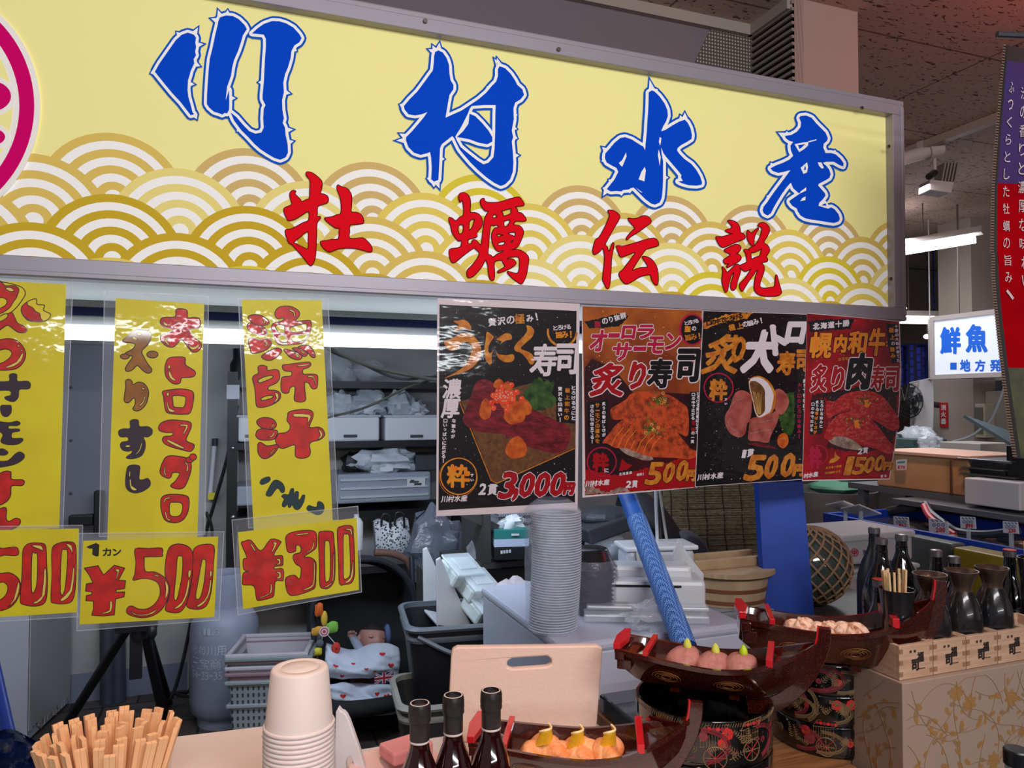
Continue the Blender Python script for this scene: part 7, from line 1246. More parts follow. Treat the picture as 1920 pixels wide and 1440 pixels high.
# ------------------------------------------------------------ stacked lacquer trays
M_BLAC = M('lacquer_black', (10,7,8), .12, coat=1); M_PG, M_PR, M_PK = M('paint_gold', (128,104,72), .4), M('paint_red', (206,44,44), .4), M('paint_rose', (130,44,54), .4)
def tray(label, c, R, H, front, motifs, seed, rimband=False):
    t = thing('round_tray', label, 'tray', c, 0, 'round lacquer trays in two stacks')
    mb = MB(); mb.lathe([(0,0),(R*.97,0),(R*.985,.004),(R*.985,.008),(R,.010),(R,H-.004),(R*.99,H),(R*.955,H),(R*.95,H-.003),(R*.95,.014),(0,.014)], (0,0,0), 64); mb.build('body', M_BLAC, t, smooth=True, ang=30)
    mb = MB(); lift = [0]
    def P(a, z_): return Vector(((R+.0005+lift[0])*math.cos(front+a), (R+.0005+lift[0])*math.sin(front+a), z_))
    def ln(pts, w_, mi): lift[0] = (lift[0]+.00001) % .0004; mb.tube([P(*p) for p in pts], w_, 4, mi)
    def disc(a0, z0, r, mi, n=16): lift[0] = (lift[0]+.00002) % .0004; mb.add([P(a0+r*math.cos(k*2*math.pi/n)/R, z0+r*math.sin(k*2*math.pi/n)) for k in range(n)], [tuple(range(n))], mi)
    def flower(a0, z0, r, mi=1):
        for k in range(8): disc(a0+r*.6*math.cos(k*.785)/R, z0+r*.6*math.sin(k*.785), r*.42, mi, 8)
        disc(a0, z0, r*.6, mi); disc(a0, z0, r*.2, 0, 8)
        for k in range(8): ln([(a0, z0), (a0+r*.95*math.cos(k*.785)/R, z0+r*.95*math.sin(k*.785))], .0002, 3)
    def fern(a0, z0, L, ang):
        for k in range(7):
            f = k/6; x, y = L*f*math.cos(ang), L*f*math.sin(ang)
            for s in (1, -1): ln([(a0+x/R, z0+y), (a0+(x+.007*(1-.6*f)*math.cos(ang+s*1.1))/R, z0+y+.007*(1-.6*f)*math.sin(ang+s*1.1))], .0007, 0)
        ln([(a0, z0), (a0+L*math.cos(ang)/R, z0+L*math.sin(ang))], .0004, 0)
    def swirl(a0, z0, rx, rz_, mi, p0, p1):
        for q in range(4): ln([(a0+(rx+q*.0022)*math.cos(p0+(p1-p0)*k/20)/R, z0+(rz_+q*.0018)*math.sin(p0+(p1-p0)*k/20)) for k in range(21)], .0006 if q else .001, mi)
    def cart(a0, z0, s):
        for k in range(9): ln([(a0+(-.016+.004*k)*s/R, z0+.012*s), (a0+(-.016+.004*k)*s/R, z0+.030*s)], .0004, 0)
        for zz in (.012, .021, .030): ln([(a0-.017*s/R, z0+zz*s), (a0+.018*s/R, z0+zz*s+.003*s)], .0006, 0)
        ln([(a0-.017*s/R, z0+.03*s), (a0-.010*s/R, z0+.042*s), (a0+.024*s/R, z0+.044*s), (a0+.018*s/R, z0+.033*s)], .0006, 0)
        for k in range(6): disc(a0+(-.010+.006*k)*s/R, z0+.038*s, .003*s, 1 if k % 2 else 2, 8)
        ln([(a0+.016*s*math.cos(k*.314)/R+.004*s/R, z0-.002*s+.016*s*math.sin(k*.314)) for k in range(21)], .0008, 0)
        for k in range(8): ln([(a0+.004*s/R, z0-.002*s), (a0+.004*s/R+.015*s*math.cos(k*.785)/R, z0-.002*s+.015*s*math.sin(k*.785))], .0005, 1 if k % 2 else 0)
        ln([(a0-.03*s/R, z0-.004*s), (a0+.02*s/R, z0+.012*s)], .0012, 2); ln([(a0-.036*s/R, z0-.012*s), (a0+.0*s/R, z0-.002*s)], .0006, 0)
    for mo in motifs:
        {'f': flower, 'n': fern, 's': swirl, 'c': cart}[mo[0]](*mo[1:])
    r_ = random.Random(seed)
    for _ in range(6): flower(r_.uniform(-1.3, 1.3), r_.uniform(.022, H-.02), r_.uniform(.004, .008), r_.choice((1, 2, 0)))
    for _ in range(7): fern(r_.uniform(-1.3, 1.3), r_.uniform(.022, H-.03), r_.uniform(.018, .03), r_.uniform(0, 3.1))
    for _ in range(2): swirl(r_.uniform(-1.2, 1.2), H*.5, .04, H*.30, r_.choice((0, 2)), -1.4+r_.uniform(-.5, .5), 1.6)
    for _ in range(26): disc(r_.uniform(-1.3, 1.3), r_.uniform(.016, H-.012), r_.uniform(.0006, .0016), r_.choice((0, 0, 2)), 6)
    if rimband:
        for k in range(90): a = -1.7+3.4*k/89; ln([(a, H-.008), (a+.02, H-.002)], .0005, 0)
    mb.build('painted_pattern', [M_PG, M_PR, M_PK, M_BLAC], t)
sc1 = Rd(1318, 1320, 1.31); sc2 = Rd(1548, 1240, 1.67)
fr1 = math.atan2(-sc1.y, -sc1.x); fr2 = math.atan2(-sc2.y, -sc2.x)
for k, (mo, lb) in enumerate((([('s',.2,.04,.03,.022,2,-1.2,2.0),('f',.1,.05,.009),('f',.25,.045,.007,2),('n',-.3,.03,.03,.5),('n',.3,.03,.03,1.2)], 'bottom black lacquer tray of the front stack, gold and red pattern'),
    ([('c',-.35,.030,1.0),('f',.18,.05,.007),('f',.28,.046,.006,2),('s',.3,.035,.045,.026,2,-1.3,1.5),('n',.22,.022,.03,.7),('n',-.9,.03,.03,1.0)], 'middle black lacquer tray of the front stack, with a painted cart'),
    ([('f',-.88,.050,.009),('f',-.70,.040,.010),('f',-.52,.018,.009),('c',.12,.022,1.15),('f',.33,.058,.010),('f',.26,.044,.008),('c',.68,.030,1.05),('n',-.8,.02,.03,.3),('n',.4,.02,.03,.4)], 'top black lacquer tray of the front stack, open, with red flowers and carts'))):
    tray(lb, (sc1.x, sc1.y, TB+.0765*k), .116, .0765, fr1, mo, k, k == 2)
for k, (mo, lb) in enumerate((([('c',-.05,.026,1.2),('f',-.35,.05,.010),('f',-.28,.035,.012,2),('s',.55,.035,.04,.026,2,-1.4,1.4),('n',.42,.035,.03,.5),('f',.55,.03,.006)], 'bottom black lacquer tray of the rear stack, with a painted cart'),
    ([('f',.18,.048,.011),('f',.42,.050,.011),('f',.30,.038,.010,0),('n',-.05,.03,.03,.6),('s',-.6,.04,.03,.024,2,-1.4,1.3),('s',-.35,.04,.02,.03,0,-1.3,1.3),('s',.7,.03,.04,.03,0,1.8,3.4)], 'middle black lacquer tray of the rear stack, with three round flowers'),
    ([('s',-.15,.036,.05,.024,2,-1.5,1.4),('s',.25,.036,.04,.028,0,-1.2,1.2),('n',-.45,.04,.035,.2),('f',-.2,.05,.006,2),('n',-.05,.03,.03,.9),('f',-.12,.030,.006,2)], 'top black lacquer tray of the rear stack, with leafy gold swirls'))):
    tray(lb, (sc2.x, sc2.y, TB+.064*k), .118, .064, fr2, mo, k+5)

# black induction cooker behind the boats
t = thing('cooktop', 'black glass cooker with a thin red line, behind the counter boat', 'cooker', (.93, 1.5, TB)); mb = MB(); mb.box((.935, 1.50, TB+.022), (.22, .26, .042)); part(mb, 'body', M('cook_black', (14,14,16), .1, coat=1), t, bevel=.006)
mb = MB(); mb.box((.935, 1.385, TB+.0435), (.21, .004, .002)); part(mb, 'red_line', M_LRED, t)
# ------------------------------------------------------------ sake corner on the right
bx = Rd(1692, 1282, 1.44); BX, BY, BZ = bx.x, bx.y, bx.z
def floral():
    m = M('floral_paper', (168,146,128), .5, coat=.15); nt = m.node_tree; L = nt.links.new
    tc = nt.nodes.new('ShaderNodeTexCoord'); n = nt.nodes.new('ShaderNodeTexNoise'); n.inputs['Scale'].default_value = 16; n.inputs['Detail'].default_value = 1.5; n.inputs['Distortion'].default_value = 2.6; L(tc.outputs['Object'], n.inputs['Vector'])
    cr = nt.nodes.new('ShaderNodeValToRGB'); e = cr.color_ramp.elements; e[0].position = .6; e[0].color = C(168,146,128); e[1].position = .63; e[1].color = C(158,116,62); L(n.outputs[0], cr.inputs[0]); L(cr.outputs[0], nt.nodes['Principled BSDF'].inputs['Base Color']); return m
FP = [M('floral_base', (164,142,126), .5, coat=.15), M('floral_gold', (160,118,68), .5), M('floral_brown', (146,116,82), .5)]
fbz = TB-.0
t = thing('floral_box', 'large box in grey paper with gold floral print, under the masu boxes', 'box', (BX+.6, BY+.06, .0))
mb = MB(); mb.box((BX+.6, BY+.065, BZ/2), (1.2, .13, BZ)); part(mb, 'body', FP[0], t, bevel=.002)
mb = MB(); rf = random.Random(3); k_ = [0]
def leafp(x, z_, L, a, mi, face):
    k_[0] = (k_[0]+1) % 60; e = .0004+k_[0]*2e-6; pts = []
    for q in range(10):
        tt = q/10*2*math.pi; u, v = L*.5*(1+math.cos(tt)), L*.24*math.sin(tt)*(1+.3*math.cos(tt)); X, Zz = x+u*math.cos(a)-v*math.sin(a), z_+u*math.sin(a)+v*math.cos(a)
        pts.append(Vector((BX+X, BY-e, Zz)) if face == 0 else Vector((BX-e, BY+X, Zz)))
    mb.add(pts, [tuple(range(10))], mi)
for face, ext in ((0, 1.1), (1, .125)):
    for q in range(46 if face == 0 else 10):
        x, z_ = rf.uniform(.02, min(ext, .42)), rf.uniform(.74, BZ-.03); a = rf.uniform(0, 6.28); n = 14; pts = []
        for s in range(n): pts.append((x, z_)); x += .014*math.cos(a); z_ += .014*math.sin(a); a += .22*math.sin(q+s*.25)
        pts = [(px, pz) for px, pz in pts if .004 < px < ext and pz < BZ-.006]
        if len(pts) < 4: continue
        mb.tube([Vector((BX+px, BY-.0004, pz)) if face == 0 else Vector((BX-.0004, BY+px, pz)) for px, pz in pts], .0006, 4, 2)
        for s, (px, pz) in enumerate(pts):
            if s % 3 == 1 and .02 < px < ext-.02 and pz < BZ-.03: leafp(px, pz, rf.uniform(.012, .022), rf.uniform(0, 6.28), rf.choice((1, 1, 2)), face)
        px, pz = pts[-1]
        if rf.random() < .5 and .03 < px < ext-.03 and pz < BZ-.035:
            for pt_ in range(7): leafp(px, pz, .019, pt_*.9+q, 1, face)
part(mb, 'floral_print', [FP[0], FP[1], FP[2]], t)
M_MASU = M('masu_wood', (204,168,142), .6, var=(9, (184,146,118), (1,6,14)))
MW, MH, WT = .088, .066, .009; M_TOK = M('tokkuri_glaze', (28,30,38), .22, .35, coat=.6, var=(8, (52,46,44))); M_TOKN = M('tokkuri_bronze', (104,84,74), .25, .7)
def masu(i, label):
    x = BX+.006+i*(MW+.002); t = thing('masu_box', label, 'wooden box', (x+MW/2, BY+.012+MW/2, BZ+.001), 0, 'square wooden sake boxes in a row')
    mb = MB()
    for c, s in (((0,-MW/2+WT/2),(MW,WT)),((0,MW/2-WT/2),(MW,WT)),((-MW/2+WT/2,0),(WT,MW-2*WT)),((MW/2-WT/2,0),(WT,MW-2*WT))): mb.box((c[0], c[1], MH/2), (s[0], s[1], MH))
    mb.box((0,0,.004), (MW-2*WT, MW-2*WT, .008)); mb.build('body', M_MASU, t, bevel=.0008)
    mb = MB()
    for sx in (-1, 1):
        for zz in (.011, .033, .055): mb.box((sx*(MW/2-WT/2), -MW/2-.0003, zz), (WT, .0005, .009))
    mb.build('finger_joint', M('masu_endgrain', (150,112,84), .7), t)
    mb = MB()
    def g(ch, x0, z0, w_, h, r=0):
        vs, fs, ed = glyph(ch); pts = [(x0+u*w_, z0+v*h) for u, v in vs]; mb.add([(px, -MW/2-.0004, pz) for px, pz in pts], fs)
        for a, b in ed:
            if r: p0, p1 = pts[a], pts[b]; dx, dz = p1[0]-p0[0], p1[1]-p0[1]; l = math.hypot(dx, dz) or 1; nx, nz = -dz/l*r, dx/l*r; k_[0] = (k_[0]+1) % 40; e = MW/2+.0005+k_[0]*2e-6; mb.add([(p0[0]+nx, -e, p0[1]+nz), (p1[0]+nx, -e, p1[1]+nz), (p1[0]-nx, -e, p1[1]-nz), (p0[0]-nx, -e, p0[1]-nz)], [(0,1,2,3)])
    g('福', .003, .030, .016, .019, .0009); g('司', -.012, .015, .017, .021, .0012)
    for k, ch in enumerate('清酒'): g(ch, -.018+k*.011, .050, .006, .005, .0002)
    for k in range(6): mb.box((.004+k*.0035, -MW/2-.0004, .017), (.002, .0004, .0025))
    mb.build('lettering', M('brand_black', (44,32,28), .6), t)
    return x+MW/2, BY+.012+MW/2, BZ+.009
def tokkuri(c, label, seed, h=.178, sticks=0):
    t = thing('sake_flask', label, 'flask', c, seed*1.7, 'dark glazed sake flasks'); k = h/.148; kr = 1.14
    body = MB(); prof = [(0,0),(.026,0),(.031,.005),(.0345,.03),(.0345,.055),(.0315,.08),(.024,.102),(.0175,.114)]; rings = []
    for r, z_ in curve([Vector((r, z_, 0)) for r, z_ in prof], 4) and [(v.x, v.y) for v in curve([Vector((r, z_, 0)) for r, z_ in prof], 4)]:
        ring = []
        for a in range(40):
            th = a*2*math.pi/40; dn = sum(math.exp(-(((((th-t0+math.pi) % (2*math.pi))-math.pi)*.034)**2+(z_-.045)**2)/.00012) for t0 in (-1.9-seed*1.7, 1.2-seed*1.7)); rr_ = max(0, r-.006*dn); ring.append(Vector((kr*rr_*math.cos(th), kr*rr_*math.sin(th), z_*k)))
        rings.append(ring)
    body.loft(rings); body.build('body', M_TOK, t, smooth=True, ang=70)
    mb = MB(); mb.lathe([(kr*a_,b_*k) for a_, b_ in ((.0175,.114),(.0165,.120),(.018,.126),(.023,.138),(.0285,.147),(.0285,.149),(.027,.149),(.020,.138),(.014,.122),(0,.118))], (0,0,0), 40); mb.build('neck', M_TOKN, t, smooth=True, ang=70)
    return t
def stick_cup(c, label, grp, n, seed):
    t = thing('stick_cup', label, 'cup', c, 0, None); H = .156
    mb = MB(); mb.lathe([(0,0),(.024,0),(.027,.03),(.028,.10),(.034,H),(.032,H),(.026,.10),(.024,.006),(0,.006)], (0,0,0), 32); mb.build('body', M_TOK, t, smooth=True)
    r = random.Random(seed); first = None
    for k in range(n):
        if first is None: mb = MB(); mb.tube([(0,0,0),(0,0,.185)], .0026, 8); o = first = mb.build('round_stick', M('bamboo', (222,188,140), .5), smooth=True); tag(o, 'round bamboo stick standing in the %s' % label.split(' holding')[0], 'stick', grp)
        else: o = first.copy(); COL.objects.link(o)
        a = r.uniform(0, 6.28); b0 = Vector((.012*math.cos(a), .012*math.sin(a), .008)); t0 = Vector((.024*math.cos(a+r.uniform(-.5, .5))+r.uniform(-.006, .006), .022*math.sin(a), .192)); d = (t0-b0).normalized(); x_ = d.orthogonal().normalized()
        o.matrix_world = Matrix.Translation(Vector(c)+b0) @ Matrix((x_, d.cross(x_), d)).transposed().to_4x4()
ML = ('square wooden sake box at the left end of the row, holding the stick cup', 'square wooden sake box second from the left end of the row', 'square wooden sake box third from the left end of the row', 'square wooden sake box fourth from the left, cut by the photo edge', 'square wooden sake box fifth from the left, beyond the photo edge')
cs = [masu(i, ML[i]) for i in range(5)]
stick_cup(cs[0], 'black cup in the leftmost wooden box holding bamboo sticks', 'bamboo sticks in the left cup', 12, 2)
tokkuri(cs[1], 'dark glazed sake flask half hidden by the boat prow', 1); tokkuri(cs[2], 'dark glazed sake flask in the third box, middle of the row', 2); tokkuri(cs[3], 'dark glazed sake flask with a round dent, right of the middle flask', 3)
mb = MB(); q = Rd(1938, 1120, 1.86); stick_cup(Vector((q.x, q.y, BZ)), 'bronze cup at the right photo edge holding bamboo sticks', 'bamboo sticks in the right cup', 8, 4)
mb = MB(); mb.box((q.x, q.y, BZ/2-.002), (.12, .12, BZ-.006)); tag(mb.build('riser_box', M_BLK), 'black riser behind the row of sake flasks', 'riser')
# can behind the flasks
q = Rd(1752, 1085, 1.95); mb = MB(); mb.lathe([(0,0),(.03,0),(.031,.01),(.031,.20),(.026,.215),(.0265,.219),(.024,.216),(0,.215)], (q.x, q.y, TB), 28); tag(mb.build('can', M_STEEL, smooth=True), 'silver can just behind the boat prow', 'can')
# sake bottles
M_SAKE = M('sake_glass', (9,10,12), .08, coat=1); M_CAPS, M_CAPR = M('cap_silver', (128,122,126), .35, .8), M('cap_red', (208,66,48), .45)
def sake(px, py, d, big, cap, label, gl=None):
    p = Rd(px, py, d); H = max(.2, p.z-TB); R = .050 if big else .036; nr = .0145 if big else .0135
    t = thing('sake_bottle', label, 'bottle', (p.x, p.y, TB), 0, 'dark sake bottles behind the boats')
    mb = MB(); mb.lathe([(0,0),(R*.94,0),(R,.006),(R,H*.55),(R*.96,H*.61),(R*.72,H*.72),(R*.46,H*.80),(nr*1.12,H*.86),(nr,H*.96),(nr,H*.965)], (0,0,0), 36); mb.build('glass', gl or M_SAKE, t, smooth=True)
    mb = MB(); mb.lathe([(nr+.001,H*.90),(nr+.0018,H*.90),(nr+.0018,H*.91),(nr+.0005,H*.912)], (0,0,0), 28); mb.build('neck_ring', M_SAKE, t)
    mb = MB(); mb.lathe([(nr+.0005,H-.018),(nr+.0022,H-.017),(nr+.0022,H-.002),(nr*.95,H),(0,H)], (0,0,0), 30); mb.build('cap', M_CAPS, t, smooth=True, ang=35)
    if cap == 'red': mb = MB(); mb.lathe([(nr+.0022,H+.0002),(nr+.0015,H+.0012),(0,H+.0014)], (0,0,0), 30); mb.build('cap_top', M_CAPR, t)
sake(1639, 989, 2.25, True, 's', 'tall black sake bottle with silver cap, leftmost and furthest back', M('sake_matt', (15,16,19), .4)); sake(1652, 1008, 2.02, True, 's', 'tall glossy black sake bottle with silver cap, in front of the leftmost one')
sake(1690, 1002, 2.16, True, 's', 'tall glossy dark sake bottle with silver cap, above the stick cup'); sake(1648, 1086, 1.84, False, 'red', 'short dark sake bottle with red cap, in front of the tall bottles')
sake(1755, 1031, 2.02, False, 's', 'dark sake bottle with silver cap behind the silver can'); sake(1789, 1043, 2.0, False, 's', 'dark sake bottle with black neck, behind the middle flask'); sake(1893, 1031, 1.98, False, 'red', 'dark sake bottle with red cap near the right photo edge')
# glass float in netting
q = Rd(1522, 1146, 2.76); FC = Vector((q.x, q.y, TB+.143)); t = thing('glass_float', 'greenish glass float wrapped in knotted rope net, right of the blue board', 'float', (FC.x, FC.y, TB))
mb = MB(); mb.ell(FC, (.137,)*3, 32); part(mb, 'glass', M('float_glass', (62,74,70), .08, coat=1), t, smooth=True)
mb = MB()
for k in range(16):
    for s in (1, -1): mb.tube([FC+Vector((.1410*math.sin(v)*math.cos(2*math.pi*k/16+s*v*.9), .1410*math.sin(v)*math.sin(2*math.pi*k/16+s*v*.9), .1410*math.cos(v))) for v in [.15+j*.13 for j in range(22)]], .0042, 6)
part(mb, 'rope_net', M('rope', (150,118,90), .85, bump=(200, .5)), t, smooth=True)
# bottle cap at the lower right corner
q = Rd(1906, 1412, 1.05); t = thing('water_bottle', 'clear teal bottle with black screw cap at the lower right corner', 'bottle', (q.x, q.y, .70)); h_ = q.z-.70
mb = MB(); mb.lathe([(0,0),(.03,0),(.032,.01),(.032,h_-.07),(.025,h_-.04),(.0145,h_-.025),(.0145,h_-.012)], (0,0,0), 30); mb.build('glass', M('teal_glass', (90,150,160), .1, alpha=.6, coat=1), t, smooth=True)
mb = MB(); mb.lathe([(.0155,h_-.016),(.0165,h_-.015),(.0165,h_+.004),(.015,h_+.006),(0,h_+.006)], (0,0,0), 30); mb.build('cap', M('cap_black', (20,24,28), .3), t, smooth=True, ang=35)
mb = MB(); mb.box((q.x, q.y, .35), (.14, .14, .70)); tag(mb.build('plinth', M_DGR), 'dark plinth below the teal bottle', 'plinth')
# nobori banner
t = thing('banner', 'hanging banner of purple and red cloth with a dark toothed edge', 'banner', Rd(1890, 460, 1.9))
def bpt(u, v):   # u across, v down
    x0 = 1882+(-10 if v < .5 else -10+75*max(0, v-.55)**1.2)*min(1, v*3)+ (2 if v > .5 else 0); y0 = 84+775*v
    p = Rd(x0, y0-0*u, 1.92); w_ = .52*u
    return p+Vector((.90*w_, -.36*w_+.020*math.sin(u*7+v*3)-.03*math.sin(v*4)*u, .030*u*(1-2*v)*0-.02*u))
def bgrid(u0, u1, v0, v1, nm, mat, off=0, nu=14, nv=30): mb = MB(); mb.grid(lambda u, v: bpt(u0+(u1-u0)*u, v0+(v1-v0)*v)+Vector((-off, -off, 0)), nu, nv, 0, (.0006, .0008, 0)); return part(mb, nm, mat, t, smooth=True)
bgrid(0, .03, 0, 1, 'edge_strip', M('banner_edge', (26,18,18), .7), 0, 2)
bgrid(.03, 1, 0, .035, 'top_band', M('banner_top', (44,26,30), .7)); bgrid(.03, 1, .035, .33, 'purple_cloth', M('banner_purple', (58,56,112), .9, spec=.05, var=(4, (78,50,94)))); bgrid(.03, 1, .33, .78, 'red_cloth', M('banner_red', (190,0,12), .9, spec=.05, var=(5, (150,0,14)))); bgrid(.03, 1, .78, 1, 'dark_cloth', M('banner_dark', (40,28,26), .6, var=(9, (86,96,40))))
mb = MB()
for k in range(150): v = k/150; mb.add([bpt(-.006, v)+Vector((-.001,-.002,0)), bpt(.012, v)+Vector((-.001,-.002,0)), bpt(.012, v+.003)+Vector((-.001,-.002,0)), bpt(-.006, v+.003)+Vector((-.001,-.002,0))], [(0,1,2,3)])
part(mb, 'edge_stitch', M('stitch_tan', (128,98,78), .7), t)
mb = MB()
def bch(ch, u, v, w_, h):
    vs, fs, ed = glyph(ch); mb.add([bpt(u+a*w_, v+(1-b)*h)+Vector((-.002,-.003,0)) for a, b in vs], fs)
for i, ch in enumerate('ふっくらとした牡蠣の旨み、'): bch(ch, .055, .085+i*.042, .03, .026)
for i, ch in enumerate('汐の香りと濃厚な味わい'): bch(ch, .125, .095+i*.046, .034, .030)
for i, ch in enumerate('北の牡蠣は、'): bch(ch, .195, .38+i*.05, .034, .030)
part(mb, 'lettering', M('banner_white', (206,186,190), .6), t)
mb = MB(); mb.tube([bpt(.0, 0)+Vector((-.01,.01,.03)), bpt(1, 0)+Vector((0,.01,.03))], .008, 8); part(mb, 'top_rod', M_DGR, t)
mb = MB(); tp_ = bpt(.5, 0)+Vector((0,.01,.03)); mb.tube([tp_, Vector((tp_.x, tp_.y, ZC))], .003, 6); part(mb, 'hanging_cord', M_DGR, t)

# ------------------------------------------------------------ ceiling fittings of the hall
t = thing('ceiling_spotlight', 'white ceiling spotlight with finned head, above the fascia corner', 'spotlight', Rd(1745, 300, 5.1)); M_FIT = M('fitting_white', (206,196,190), .5); D = 5.1
mb = MB(); mb.tube([Rd(1665, 306, D), Rd(1738, 284, D)], .045, 14); mb.tube([Rd(1738, 284, D), Rd(1762, 277, D)], .062, 16); p = Rd(1730, 284, D); mb.box((p.x, p.y, (p.z+ZC)/2), (.05, .05, ZC-p.z)); part(mb, 'arm', M_FIT, t, smooth=True)
mb = MB(); mb.tube([Rd(1752, 290, D), Rd(1753, 326, D)], .012, 8); part(mb, 'stem', M_FIT, t)
for k in range(5): mb = MB(); mb.prism([Rd(1772+k*6, 304, D-.04), Rd(1775+k*6, 304, D-.04), Rd(1768+k*6, 340, D-.04), Rd(1765+k*6, 340, D-.04)], F_*.10); part(mb, 'fin', M('fin_grey', (150,140,134), .5), t)
mb = MB(); mb.prism([Rd(1744, 336, D-.06), Rd(1790, 341, D-.06), Rd(1785, 362, D-.06), Rd(1742, 356, D-.06)], F_*.14); part(mb, 'head', M_FIT, t, bevel=.008)
mb = MB(); mb.tube([Rd(1742, 331, D-.16), Rd(1752, 324, D-.02)], .022, 12); part(mb, 'lens', M_BLK, t)
def tube_lamp(a, b, label, r=.03, e=6, w_=.16):
    t = thing('ceiling_lamp', label, 'lamp', a.lerp(b, .5)); mb = MB(); mb.tube([a, b], r, 12); part(mb, 'tube', M('lamp_tube_white', (240,250,255), .4, emit=e), t, smooth=True)
    d = (b-a).normalized(); mb = MB(); sd = d.cross(Vector((0,0,1))).normalized()*w_/2; up = Vector((0,0,r+.004)); mb.hexa([a-d*.05+up-sd, b+d*.05+up-sd, b+d*.05+up+sd, a-d*.05+up+sd], [v+Vector((0,0,.06)) for v in (a-d*.05+up-sd*.4, b+d*.05+up-sd*.4, b+d*.05+up+sd*.4, a-d*.05+up+sd*.4)]); part(mb, 'housing', M('fitting_white', (176,166,160)), t)
    mb = MB(); m_ = a.lerp(b, .5)+up+Vector((0,0,.06)); mb.box(m_+Vector((0,0,(ZC-m_.z)/2)), (.008,.008,max(.004, ZC-m_.z))); part(mb, 'hanger', M('beam_paint', (112,98,94)), t)
tube_lamp(Rd(1640, 480, 6.9), Rd(1829, 448, 6.4), 'bright tube lamp on the hall ceiling beyond the fascia corner', .036, 9)
tube_lamp(Rd(1660, 600, 8.0), Rd(1748, 601, 8.0), 'bright tube lamp further back, left of the blue-lettered signboard', .036, 9)
for px, py, d, lb in ((1693, 578, 7.6, 'small round lamp at the fascia edge'), (1738, 631, 8.2, 'small round lamp below the further tube lamp')):
    t = thing('bulb', lb, 'lamp', Rd(px, py, d)); mb = MB(); mb.ell(Rd(px, py, d), (.035,.035,.025), 14); part(mb, 'globe', M('bulb_warm', (255,236,210), .4, emit=9), t, smooth=True); mb = MB(); p = Rd(px, py, d); mb.tube([p+Vector((0,0,.02)), Vector((p.x, p.y, ZC))], .004, 6); part(mb, 'stem', M_DGR, t)
# ------------------------------------------------------------ the neighbouring fish stall
XS = 6.0
t = thing('stall_signboard', 'white lit signboard with blue characters hanging over the fish stall', 'sign', Rx(1815, 650, XS))
class FlatX(Flat):
    def __init__(s, X): s.X = X
    def pt(s, x, y, l): p = Rx(x, y, s.X); return Vector((p.x-l, p.y, p.z))
fx = FlatX(XS); M_SB, M_SBB = M('signboard_white', (216,222,236), .5, emit=.34), M('signboard_blue', (24,92,200), .5, emit=.25)
a, b = Rx(1752, 602, XS), Rx(1752, 703, XS); y1, y0 = a.y, Rx(1925, 640, XS).y-.5; z1, z0 = a.z, b.z
mb = MB(); mb.box((XS+.06, (y0+y1)/2, (z0+z1)/2), (.12, y1-y0, z1-z0)); part(mb, 'panel', M_SB, t)
mb = MB()
for zz in (z0-.02, z1+.02): mb.box((XS+.06, (y0+y1)/2, zz), (.15, y1-y0+.08, .04))
for yy in (y0-.02, y1+.02): mb.box((XS+.06, yy, (z0+z1)/2), (.15, .04, z1-z0))
part(mb, 'frame', M('signboard_frame', (166,156,154), .5), t)
mb = MB(); fx.text(mb, '鮮', 1765, 615, 1800, 662, .002, 2.0, 0); fx.text(mb, '魚', 1813, 610, 1850, 659, .002, 2.2, 0)
fx.fill(mb, [[(1782,680),(1794,680),(1794,693),(1782,693)]], .002, 0)
for ch, x0, x1 in (('地',1801,1819),('方',1829,1847),('発',1857,1877),('送',1886,1908)): fx.text(mb, ch, x0, 675, x1, 696, .002, .9, 0)
part(mb, 'lettering', M_SBB, t)
mb = MB(); fx.ring(mb, (1891, 630), 16, 3.5, .002, 0, 24); part(mb, 'ring_mark', M('sign_dark_green', (24,44,36), .5), t)
mb = MB(); 
for yy in (y0+.3, y1-.2): mb.box((XS+.06, yy, (z1+ZC)/2), (.012, .012, ZC-z1))
part(mb, 'hanger', M('beam_paint', (112,98,94)), t)
mb = MB(); p = Rx(1790, 560, 6.6); mb.box((6.75, p.y, ZC/2), (.3, .36, ZC)); struct(mb.build('wall_pier', M('pier_paint', (160,146,138), .7)))
XW = 6.9
mb = MB(); mb.box((XW+.05, 3.6, 1.2), (.1, 4.6, 2.4)); struct(mb.build('wall_stall', M('stall_wall', (176,166,156), .7, var=(3, (160,150,142)))))
def onx(x0, x1, y0, y1, X, th, name, mat, label, cat, bev=.006):
    a, b = Rx(x0, y1, X), Rx(x1, y0, X); mb = MB(); mb.box((X+th/2, (a.y+b.y)/2, (a.z+b.z)/2), (th, abs(a.y-b.y), b.z-a.z)); o = mb.build(name, mat, bevel=bev); return tag(o, label, cat) if label else o
o = onx(1800, 1826, 712, 756, 6.72, .16, 'breaker_box', M('breaker_brown', (58,48,52), .5), 'dark breaker box with a white label below the signboard', 'box'); under(onx(1808, 1819, 719, 733, 6.715, .004, 'paper_label', M_WPL, None, None, 0), o)
o = onx(1778, 1846, 757, 818, 6.62, .26, 'control_cabinet', M('cabinet_cream', (186,178,158), .5), 'cream control cabinet with a glass window and papers', 'cabinet')
under(onx(1806, 1842, 764, 812, 6.612, .006, 'window', M('window_dim', (108,104,96), .2), None, None, 0), o); under(onx(1797, 1802, 760, 815, 6.61, .006, 'side_slot', M_DGR, None, None, 0), o); under(onx(1812, 1824, 768, 792, 6.604, .004, 'paper_notice', M('notice_blue', (170,184,210), .6), None, None, 0), o)
o = onx(1762, 1776, 755, 801, 6.58, .01, 'extinguisher_sign', M('sign_red_board', (176,26,34), .5), 'red vertical fire extinguisher sign with white characters', 'sign', 0); fx2 = FlatX(6.576); mb = MB()
